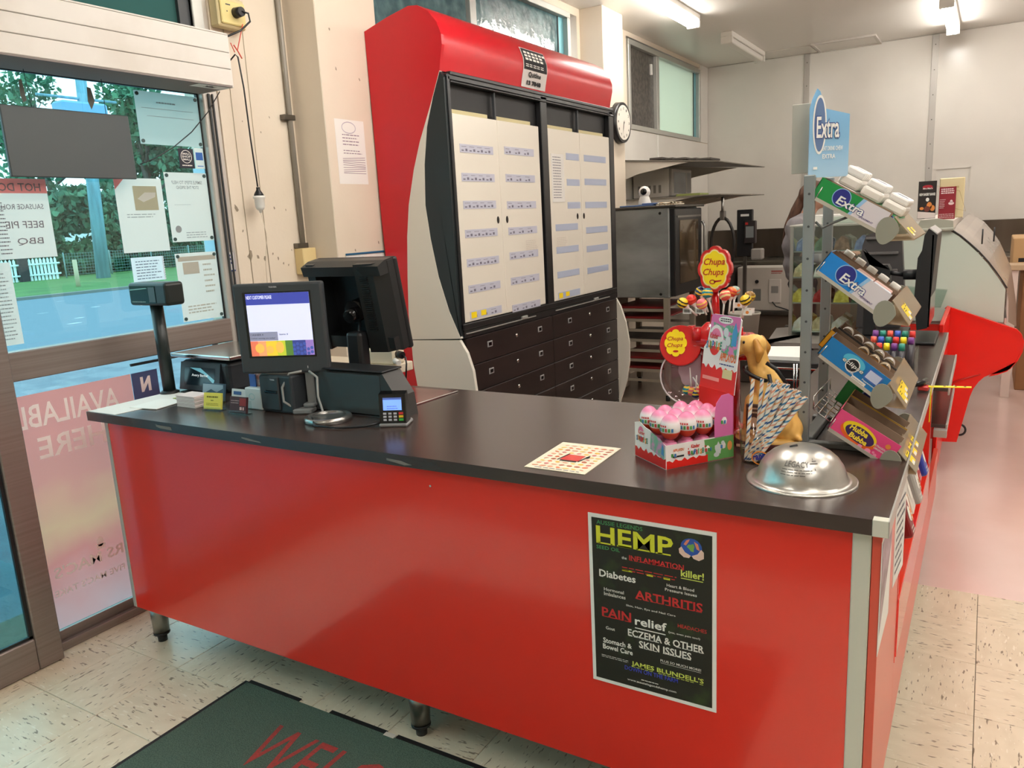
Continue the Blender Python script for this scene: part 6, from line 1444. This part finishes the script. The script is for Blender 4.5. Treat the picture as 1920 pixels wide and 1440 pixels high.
t = thing('microwave', 'cream microwave oven with dark door on the lower bracket shelf', 'microwave', (-.12,5.75,1.64))
MB().box(-.38,-.03,5.50,6.05,1.650,1.905,.008,2).build('case', mat('microwave_cream', (226,218,206), .45), t)
MB().box(-.03,.00,5.50,6.05,1.655,1.90,.006).build('front', mat('microwave_front', (176,170,160), .4), t)
D(SIDE(.00),.001).rect(5.55,1.68,5.88,1.87).build('door_window', mat('mw_window', (104,104,104), .2), t)
D(SIDE(.00),.001).rect(5.92,1.68,6.03,1.87).build('keypad', mat('mw_pad', (140,138,132), .4), t)
q = MB()
for k in range(5): D(FRONT(5.5),.001).rect(-.33+k*.05,1.69,-.305+k*.05,1.76).build('vent', mat('mw_vent', (150,142,130), .6), t)
q.bm.free()
for x, y in ((-.34,5.54),(-.06,5.54),(-.34,6.0),(-.06,6.0)): MB().cyl((x,y,1.640),(x,y,1.652),.015,n=10).build('foot', black, t)
t = thing('webcam', 'round white camera with a black lens standing on the oven top', 'camera', (.14,4.50,OZ1))
CX = .125
MB().lathe([(0,0),(.050,0),(.052,.01),(.040,.055),(.03,.07),(0,.072)], (CX,4.50,OZ1+.012), 24).build('base', white, t)
MB().sphere((CX,4.50,OZ1+.112), .046, 24).build('head', white, t)
MB().lathe([(0,.0),(.026,.0),(.026,.006),(0,.010)], (0,0,0), 20, Matrix.Translation((CX+.012,4.50-.046,OZ1+.114)) @ Matrix.Rotation(R(90),4,'X')).build('lens', blackg, t)
t = thing('blue_cloth', 'folded blue cloth pad under the white camera', 'cloth', (.08,4.5,OZ1))
MB().box(-.06,.22,4.42,4.60,OZ1,OZ1+.012,.005).box(.12,.23,4.44,4.58,OZ1+.012,OZ1+.024,.006).build('cloth', mat('cloth_blue', (70,96,140), .8), t)
t = thing('printed_bag', 'crumpled yellow and white printed bag on the oven top', 'bag', (.32,4.55,OZ1))
mb = MB()
n_ = 14
for i in range(n_):
    for j in range(6):
        P = lambda a, b: (.235+.012*a, 4.45+.035*b, OZ1+.008+.018*abs(pnoise(Vector((a*.5,b*.7,1))))+.006)
        mb.face([P(i,j),P(i+1,j),P(i+1,j+1),P(i,j+1)], True)
mb.box(.237,.402,4.452,4.655,OZ1,OZ1+.010,.003)
mb.build('bag', mat('bag_print', (232,224,200), .5, noise=(60, (150,110,60), .5, .58)), t)
t = thing('green_packet', 'green packet lying on the lower shelf', 'packet', (.25,5.4,1.64)); MB().box(.12,.34,5.25,5.50,1.640,1.662,.008,2).build('packet', mat('packet_green', (150,160,90), .6), t)
# black brackets, phone dock and hose beyond the oven
t = thing('hanging_hose', 'black spray hose loop beside the oven door', 'hose', (.5,5.25,1.25))
MB().tube([(.52+.17*math.cos(R(a))*.6,5.30,1.20+.24*math.sin(R(a))) for a in range(-60,250,14)], .014, 8).build('hose', mat('hose_black', (34,28,24), .4), t)
MB().box(.50,.54,5.28,5.34,1.42,1.50,.005).cyl((.52,5.3,1.44),(.52,5.3,1.62),.012,n=10).build('tap_mount', steel, t)
t = thing('label_printer', 'black wall-mounted scanner dock with white label', 'device', (.60,5.8,1.2))
MB().box(.52,.66,5.75,5.80,1.08,1.50,.006).build('back_box', black, t); MB().box(.60,.70,5.70,5.76,1.20,1.40,.006).build('scanner', mat('scanner_black', (44,38,38), .4), t)
D(FRONT(5.70),.001).rect(.615,1.25,.685,1.35).build('screen', mat('lcd_grey', (130,136,136), .3), t)
D(FRONT(5.70),.001).rect(.61,1.365,.635,1.385).build('red_label', mat('label_red', (190,40,34), .5), t); D(FRONT(5.75),.001).rect(.555,1.44,.63,1.46).build('white_label', paper, t)
MB().box(.575,.605,5.76,5.79,0,1.08).build('support_pole', steeld, t); MB().box(.66,.76,5.70,5.80,1.05,1.15,.01).build('lower_unit', mat('unit_grey', (150,146,140), .4), t)

# ---------------------------------------------------------------- back bench
t = thing('back_bench', 'long stainless steel bench with splashback along the back wall', 'bench', (.9,7.5,0))
MB().box(-.38,3.4,7.825,7.838,.95,1.272,.002).build('splashback', mat('splash_steel', (118,108,98), .28, .9, noise=(1.2, (84,76,68), .35, .65, (2,1,.3))), t)
MB().box(-.38,3.4,7.15,7.825,.905,.945,.004).build('bench_top', mat('bench_steel', (150,144,134), .25, .9), t)
MB().box(-.38,3.4,7.17,7.83,.10,.905).build('bench_base', mat('bench_panel', (120,104,90), .5), t)
for x in (-.1,.5,1.1,1.7): MB().box(x,x+.012,7.163,7.17,.10,.90).build('joint', dgrey, t)
t = thing('control_box', 'cream electrical control cabinet with round knob on the kitchen side', 'control box', (.5,6.6,.5))
MB().box(.30,.86,6.60,6.90,.48,.92,.006).build('case', mat('control_cream', (204,198,188), .4), t)
MB().box(.62,.74,6.585,6.60,.56,.80,.006,2).build('phone_unit', mat('phone_white', (214,208,200), .4), t)
D(FRONT(6.585),.001).rect(.645,.66,.715,.73).build('phone_screen', mat('phone_lcd', (150,148,144), .3), t)
D(FRONT(6.60),.001).rect(.46,.58,.54,.70).build('meter', mat('meter_grey', (120,122,118), .4), t)
MB().cyl((.50,6.60,.775),(.50,6.585,.775),.018,n=16).build('knob', black, t)
D(FRONT(6.60),.001).disc(.37,.78,.010).disc(.37,.62,.010).build('vent_hole', ink, t)
D(FRONT(6.60),.001).rect(.64,.87,.75,.885).lines(.64,.85,.74,.866,1,.5,.1).build('red_lettering', mat('faded_red', (170,90,80), .5), t)
MB().box(.28,.90,6.55,6.95,.44,.478,.004).build('shelf', steeld, t)
MB().tube([(.66,6.58,.57),(.70,6.56,.53),(.80,6.56,.50),(.86,6.58,.47)], .006, 6).build('cable', black, t)
MB().box(.30,.86,6.60,6.92,.02,.44,.004).build('pedestal', mat('pedestal_brown', (96,82,70), .6), t)
tag(own(MB().box(.02,.27,6.45,6.9,.0,.93,.01).build('dark_locker', mat('locker_dark', (60,54,50), .4, .5)), (.15,6.65,0)), 'dark steel locker door standing left of the cream control cabinet', 'locker')
t = thing('bucket', 'cream plastic bucket on the floor below the control cabinet', 'bucket', (.72,5.3,0))
MB().lathe([(0,0),(.11,0),(.135,.28),(.142,.285),(.142,.30),(.133,.30),(.108,.01),(0,.01)], (.66,5.5,.30), 28).build('pail', mat('pail_cream', (206,200,188), .5), t)
MB().box(.45,.90,5.3,5.75,.0,.30,.01).build('crate_stand', mat('crate_dark', (70,60,52), .6), t)
# preparation table and sandwich case
t = thing('prep_table', 'low grey laminate preparation table behind the collection dog', 'table', (1.3,3.6,0))
MB().prism([(1.380,3.225,0.700)[:2],(1.296,3.897,0.700)[:2],(1.95,4.45),(1.95,3.30),(1.30,3.30)], 2, .67, .70).build('table_top', mat('table_grey', (132,126,120), .4), t)
for x, y in ((1.32,3.38),(1.90,3.38),(1.90,4.35),(1.30,4.25)): MB().box(x-.02,x+.02,y-.02,y+.02,0,.67).build('leg', steeld, t)
t = thing('sandwich_case', 'clear acrylic sandwich display case filled with packets on the table', 'display case', (1.68,3.85,.70))
ca = (1.44,1.94,3.60,4.10,.70,1.385)
sg_ = mat('sneeze_glass', (200,214,210), .1); gl2 = glass('case_glass', (242,248,245), .12)
MB().box(1.44,1.445,3.60,4.10,.70,1.38).box(1.44,1.94,3.60,3.605,.70,1.38).build('glass_wall', gl2, t)
MB().box(1.43,1.95,3.59,4.11,1.378,1.388,.003).build('top_edge', mat('case_edge', (206,206,198), .3, .3), t)
for x, y in ((1.445,3.605),(1.935,3.605),(1.445,4.095),(1.935,4.095)): MB().box(x-.010,x+.010,y-.010,y+.010,.70,1.38,.002).build('corner_post', mat('case_post', (170,168,160), .3, .6), t)
for z in (.72,.90,1.06,1.22): MB().box(1.45,1.93,3.61,4.09,z,z+.008).build('case_shelf', mat('case_shelf', (190,196,190), .25, .4), t)
fc = [(206,190,150),(70,100,70),(190,150,160),(236,230,214),(160,40,40),(90,110,160),(220,200,90),(120,80,60)]
rnd = random.Random(8); k_ = 0
for zi, z in enumerate((.728,.908,1.068,1.228)):
    for i in range(4):
        for j in range(2):
            k_ += 1; x = 1.50+i*.115; y = 3.68+j*.2; c = rnd.randrange(8)
            o = thing('food_packet', 'wrapped %s food packet in the sandwich case, %s shelf, %s %s' % (('tan','green','pink','white','red','blue','yellow','brown')[c], ('bottom','second','third','top')[zi], ('leftmost','second','third','rightmost')[i], ('in front','behind')[j]), 'food packet', (x,y,z), (0,0,R(rnd.uniform(-20,20))), 'packets in the sandwich case', world=False)
            MB().prism([(-.045,0),(.045,0),(.040,.06),(0,.085),(-.035,.05)], 1, -.05, .05).build('packet', mat('packet_%d' % c, fc[c], .4, noise=(30, tuple(min(255, v+40) for v in fc[c]), .45, .6)), o)
t = thing('white_tray_stack', 'stack of clear food trays and white paper on top of the sandwich case', 'tray stack', (1.7,3.85,1.388))
MB().prism([(1.52,1.44),(1.94,1.44),(1.90,1.39),(1.60,1.39)], 1, 3.62, 4.0).build('paper_wrap', paper, t)
MB().box(1.62,1.95,3.58,3.618,1.39,1.43,.006).build('clear_tray', gl2, t)
# paper on the undershelf
t = thing('paper_ream', 'thick stack of white wrapping paper on a low chrome-railed shelf', 'paper stack', (1.75,2.1,.85))
q_ = [(1.596,2.250),(1.771,2.291),(1.828,1.998),(1.668,1.998)]
MB().prism(q_, 2, .835, .852).build('paper', paper, t)
MB().box(1.62,1.90,1.97,2.30,.60,.834,.004).build('till_drawer', mat('drawer_dark', (34,32,32), .4), t)
for z in (.80,.75,.70): MB().box(1.615,1.90,1.962,1.970,z,z+.010,.002).build('chrome_rail', chrome, t)
MB().tube([(1.80,1.955,.83),(1.803,1.95,.74),(1.80,1.955,.62)], .004, 6).tube([(1.812,1.955,.83),(1.815,1.95,.74),(1.812,1.955,.62)], .004, 6).build('wire_loop', chrome, t)
for x, y in ((1.64,1.99),(1.88,1.99),(1.64,2.28),(1.88,2.28)): MB().box(x-.015,x+.015,y-.015,y+.015,0,.60).build('leg', steeld, t)
# ---------------------------------------------------------------- shop assistant
t = thing('person', 'person with long brown ponytail in a grey sweatshirt leaning over the case, facing right', 'person', (1.22,5.0,0)); PP = t
skin = mat('skin', (206,158,134), .5); swt = mat('sweatshirt_grey', (146,142,144), .85, noise=(8, (126,122,126), .35, .65), bump=.25, bscale=9); jean = mat('trousers_dark', (46,40,42), .8); hair = mat('hair_brown', (70,46,36), .5, noise=(30, (96,66,50), .4, .6, (1,1,.15)))
P = lambda x, y, z: (1.22+x, 5.0+y, z)
organic('body', [(P(.115,0,1.575),(.088,.072,.108)), (P(.15,0,1.545),(.055,.052,.07)), (P(.09,0,1.50),.050,P(.045,0,1.42),.055),
    (P(.195,0,1.555),(.016,.012,.018)), (P(.175,0,1.51),(.022,.026,.022)),
    (P(.26,-.07,1.10),.030,P(.33,-.05,1.12),.026), (P(.33,-.05,1.12),.026,P(.38,-.04,1.13),.022), (P(.26,.10,1.12),.030,P(.36,.08,1.14),.024)], .011, skin, t, 4)
for k, (dy, dz, L_) in enumerate(((-.020,.012,.050),(-.007,.018,.056),(.006,.018,.052),(.018,.012,.044))):
    for oy, nm in ((-.04,'finger'),(.08,'finger')):
        b_ = P(.385,oy+dy,1.13+dz); organic(nm, [(b_,.0085,P(.385+L_*.6,oy+dy,1.125+dz),.008), (P(.385+L_*.6,oy+dy,1.125+dz),.008,P(.385+L_*.85,oy+dy,1.105+dz),.0068)], .0045, skin, t, 2)
for oy in (-.04,.08): organic('thumb', [(P(.375,oy-.022,1.135),.009,P(.40,oy-.036,1.14),.008),(P(.40,oy-.036,1.14),.008,P(.42,oy-.034,1.132),.007)], .0045, skin, t, 2)
for s_ in (-1, 1):
    MB().sphere(P(.190,s_*.030,1.575), .011, 10).build('eye', mat('eye_white', (230,226,220), .3), t); MB().sphere(P(.199,s_*.031,1.575), .005, 8).build('iris', mat('iris_brown', (50,32,24), .3), t)
    MB().sphere(P(.105,s_*.074,1.565), .018, 10, (.7,.4,1.2)).build('ear', skin, t)
MB().box(1.22+.188,1.22+.196,4.978,5.022,1.508,1.514,.002).build('mouth', mat('lips', (170,96,90), .5), t)
organic('sweatshirt', [(P(.0,0,1.33),(.115,.20,.11)), (P(-.02,0,1.20),(.115,.19,.14)), (P(-.005,0,1.06),(.12,.18,.13)), (P(.02,0,.97),(.125,.18,.07)), (P(.035,0,1.41),(.07,.09,.05)),
    (P(.0,-.19,1.36),.070,P(.02,-.215,1.20),.060), (P(.02,-.215,1.20),.060,P(.04,-.20,1.09),.054), (P(.04,-.20,1.09),.054,P(.24,-.08,1.10),.042),
    (P(.0,.19,1.36),.070,P(.04,.205,1.12),.055), (P(.04,.205,1.12),.055,P(.24,.11,1.12),.042)], .014, swt, t, 4)
organic('trousers', [(P(.03,0,.90),(.115,.165,.09)), (P(.04,-.085,.86),.085,P(.07,-.09,.50),.062), (P(.07,-.09,.50),.062,P(.06,-.09,.09),.045), (P(.04,.085,.86),.085,P(.06,.09,.50),.062), (P(.06,.09,.50),.062,P(.05,.09,.09),.045)], .013, jean, t, 3)
organic('hair', [(P(.090,0,1.600),(.098,.083,.098)), (P(.045,0,1.59),(.065,.070,.080)), (P(.02,0,1.58),.040,P(-.035,0,1.47),.042), (P(-.035,0,1.47),.042,P(-.085,0,1.36),.036), (P(-.085,0,1.36),.036,P(-.115,0,1.26),.020), (P(-.115,0,1.26),.020,P(-.13,0,1.16),.010)], .010, hair, t, 3)
for s_ in (-1,1): organic('shoe', [(P(.045,s_*.09,.045),(.05,.042,.042)), (P(.12,s_*.09,.035),(.08,.044,.033))], .009, black, t, 3)

# ---------------------------------------------------------------- right: monitor, deli case, wing panel
t = thing('red_wing_panel', 'large glossy red curved end panel on castors beside the deli case', 'panel', (2.5,3.15,.2))
wp = [(2.329,0.947),(2.644,0.833),(2.668,0.807),(2.680,0.771),(2.678,0.719),(2.659,0.669),(2.630,0.626),(2.589,0.605),(2.549,0.594),(2.518,0.577),(2.495,0.550),(2.473,0.511),(2.460,0.467),(2.438,0.348),(2.413,0.213),(2.345,0.209)]
MB().prism(wp, 1, 3.15, 3.175).build('panel', mat('wing_red', (226,26,18), .25, spec=.5), t)
MB().prism([(x,z) for x, z in wp[:9]]+[(x-.012,z-.012) for x, z in wp[:9]][::-1], 1, 3.144, 3.150).build('raised_edge', MC['wing_red'], t)
MB().box(2.325,2.345,2.46,3.15,.20,.945,.004).build('inner_return', MC['wing_red'], t)
MB().tube([(2.500,3.148,0.591),(2.410,3.148,0.557),(2.342,3.148,0.524)], .004, 6).build('crease', mat('crease_red', (190,30,20), .3), t)
MB().tube([(2.42+.03*math.cos(R(a)),3.20,.27+.03*math.sin(R(a))) for a in range(-90,100,20)], .006, 6).build('castor_fork', black, t)
t = thing('deli_case', 'refrigerated deli case with curved glass front and rounded end glass', 'deli case', (2.2,4.2,0))
dg_ = mat('deli_grey', (176,168,158), .35); 
gp = [(2.588,1.034),(2.554,1.091),(2.500,1.168),(2.454,1.223),(2.409,1.268),(2.366,1.308),(2.325,1.337)]
ex = gp[::-1]
MB().prism([(1.98,1.30)]+[(2.10,1.335)]+[(x-.004,z-.004) for x, z in ex]+[(2.586,.86),(1.98,.86)], 1, 3.20, 3.212).build('end_glass', mat('end_glass_green', (196,206,194), .10, spec=.5), t)
near = ex+[(2.600,.97),(2.607,.86)]
near = [near[0], near[1], near[2], near[3], near[4], near[6], near[7], near[8]]
far = [(2.369,1.394),(2.418,1.367),(2.464,1.332),(2.515,1.269),(2.563,1.193),(2.639,1.022),(2.682,0.786),(2.697,0.614)]
mb = MB()
for i_ in range(7):
    (xa, za), (xb, zb) = near[i_], near[i_+1]; (xc, zc), (xd, zd) = far[i_], far[i_+1]
    n_ = 4
    for j_ in range(n_):
        f0, f1 = j_/n_, (j_+1)/n_; L0 = lambda a, b, f: a+(b-a)*f
        mb.face([(L0(xa,xc,f0),L0(3.215,4.8,f0),L0(za,zc,f0)),(L0(xb,xd,f0),L0(3.215,4.8,f0),L0(zb,zd,f0)),(L0(xb,xd,f1),L0(3.215,4.8,f1),L0(zb,zd,f1)),(L0(xa,xc,f1),L0(3.215,4.8,f1),L0(za,zc,f1))], False)
bmesh.ops.remove_doubles(mb.bm, verts=mb.bm.verts, dist=.0005)
mb.build('curved_front', mat('curved_glass', (176,164,154), .22, .1, noise=(1.5, (158,148,138), .35, .65)), t)
MB().tube([(x+.002,3.2,z+.002) for x, z in ex], .004, 6).build('rubber_edge', mat('rubber_edge', (50,48,46), .4), t)
MB().box(2.02,2.335,3.17,4.9,1.335,1.352,.004).prism([(2.16,1.352),(2.335,1.345),(2.33,1.385),(2.26,1.40),(2.18,1.395)], 1, 3.19, 3.215).build('top_end_cap', mat('deli_cap', (160,160,146), .4), t)
MB().prism([(2.16,1.352),(2.335,1.345),(2.33,1.385),(2.26,1.40),(2.18,1.395)], 1, 3.215, 4.9).build('top_canopy', mat('deli_canopy', (206,196,184), .4), t)
MB().box(1.98,2.585,3.215,4.9,.84,.90,.004).build('display_deck', dg_, t)
MB().box(1.98,2.37,3.215,4.9,.20,.84,.006).build('base_cabinet', mat('deli_base', (206,44,34), .3), t)
MB().box(2.588,2.60,3.22,4.9,.80,.88,.003).build('front_skirt', mat('skirt_pink', (226,190,180), .3), t)
for x, y in ((2.345,3.45),(2.40,3.7)): MB().cyl((x+.12,y,1.25),(x+.12,y,1.33),.004,n=8).build('peg', black, t)
for x, y in ((2.05,3.3),(2.2,3.3),(2.05,4.8),(2.2,4.8)): MB().cyl((x,y,0),(x,y,.2),.03,n=12).build('leg', steeld, t)
MB().prism([(2.02,.94),(2.30,.94),(2.325,1.03),(2.02,1.06)], 1, 3.14, 3.196).build('clear_guard', gl2, t)
# small posters on the deli case
o = own(MB().box(2.160,2.245,3.225,3.228,1.402,1.595,.0).build('bakery_poster', mat('poster_black', (34,26,24), .4)), (2.2,3.226,1.402)); o.rotation_euler = (0,0,0); tag(o, 'small black bakery poster standing on the deli case', 'poster')
F_ = FRONT(3.225)
D(F_,.001).disc(2.203,1.565,.024,.010,16).rect(2.180,1.553,2.228,1.562).build('logo_badge', mat('badge_crimson', (170,24,44), .4), o); D(F_,.0018).text("Mrs Mac's", 2.182,1.553,.044,.009,.03).build('lettering', paper, o)
D(F_,.001).text('NEW BAKERY RANGE', 2.166,1.520,.074,.014,.04).build('lettering', paper, o)
D(F_,.001).disc(2.215,1.468,.013,.020,9).disc(2.230,1.455,.012,.016,9).disc(2.180,1.455,.010,.008,9).build('pastries', mat('pastry_orange', (214,130,60), .5), o)
D(F_,.0015).disc(2.205,1.452,.014,.015,12).build('muffin', mat('muffin_brown', (110,50,34), .5), o); D(F_,.001).poly([(2.161,1.404),(2.244,1.404),(2.244,1.43),(2.161,1.44)]).build('board', mat('board_pale', (220,206,200), .5), o); D(F_,.0015).disc(2.205,1.50,.008,.010).build('cream_top', paper, o)
o = own(MB().box(2.256,2.372,3.26,3.268,1.40,1.605,.004).build('cream_frame', mat('frame_cream', (220,204,160), .4)), (2.3,3.26,1.40)); tag(o, 'cream picture frame standing behind the red poster on the deli case', 'frame')
D(FRONT(3.26),.001).ring(2.314,1.50,.052,.098,.003,4,45).rect(2.285,1.55,2.305,1.560).rect(2.325,1.552,2.345,1.562).build('frame_line', mat('frame_gold', (190,170,120), .4), o)
o = own(MB().box(2.258,2.335,3.240,3.243,1.395,1.560).build('red_poster', mat('poster_maroon', (140,24,40), .45)), (2.3,3.24,1.40)); tag(o, 'small dark red poster with white lettering standing on the deli case', 'poster')
D(FRONT(3.240),.001).lines(2.266,1.523,2.328,1.553,3,.6,.1).lines(2.262,1.45,2.29,1.50,6,.3).disc(2.315,1.475,.013,.008).disc(2.315,1.485,.006,.008).lines(2.262,1.40,2.33,1.425,3,.3,0).build('lettering', mat('pink_white', (236,206,206), .5), o)
# customer side monitor behind the rack
t = thing('side_monitor', 'thin black till monitor seen edge-on behind the gum rack', 'monitor', (2.28,2.2,H))
MB().prism([(2.262,.975),(2.300,.985),(2.318,1.36),(2.286,1.385),(2.272,1.36),(2.266,1.30),(2.252,1.27),(2.246,1.10)], 1, 2.05, 2.40).build('shell', black, t)
MB().prism([(2.288,1.386),(2.316,1.362),(2.318,1.366),(2.290,1.390)], 1, 2.05, 2.40).build('top_face', mat('monitor_top', (170,168,166), .4), t)
MB().box(2.300,2.306,2.05,2.40,.99,1.36).build('screen', blackg, t)
MB().cyl((2.25,2.22,1.19),(2.19,2.22,1.19),.022,n=16).cyl((2.19,2.22,1.19),(2.13,2.22,1.20),.010,n=12).build('arm_joint', black, t)
MB().prism([(2.06,1.235),(2.13,1.235),(2.14,1.215),(2.14,1.16),(2.10,1.15),(2.03,1.30)], 1, 2.18, 2.26).build('arm_bracket', black, t)
MB().box(2.04,2.09,2.19,2.25,.925,1.20,.006).build('arm_post', black, t)
MB().box(2.00,2.33,2.06,2.40,.913,.925,.004).build('base_plate', black, t)
t = thing('till_printer', 'dark grey till module with stepped sides behind the gum rack', 'till', (1.95,2.6,H))
MB().prism([(1.97,.915),(2.16,.915),(2.18,1.0),(2.15,1.35),(2.11,1.385),(2.0,1.35),(1.985,1.30)], 1, 2.52, 2.58).build('housing', mat('module_grey', (66,62,62), .45), t)
MB().box(1.98,2.20,2.46,2.60,.0,.912).build('pedestal', mat('pedestal_dark', (60,54,50), .5), t)
for z in (1.18,1.26,1.33): MB().box(2.0,2.14,2.505,2.52,z,z+.012,.002).build('ridge', mat('ridge_grey', (96,92,90), .4), t)
t = thing('cardboard_boxes', 'stacked brown cardboard and boards at the far right edge', 'boxes', (2.68,6.2,0))
MB().box(2.66,3.3,5.6,6.3,.95,1.18,.006).build('carton', mat('cardboard', (196,158,112), .75), t)
MB().box(2.62,2.80,5.3,5.55,.96,1.0,.004).build('timber_ledge', mat('ledge_tan', (190,164,132), .6), t)
MB().box(2.74,3.3,5.62,6.28,.0,.95,.006).build('lower_carton', mat('cardboard_dark', (150,104,66), .75), t)
MB().box(2.64,2.70,5.32,5.52,.0,.96,.003).build('white_post', mat('post_pale', (226,210,200), .4), t)
D(FRONT(5.6),.001).rect(2.70,1.0,2.76,1.03).build('print', ink, t)

for o_ in bpy.data.objects:
    if o_.get('_o') is not None: del o_['_o']
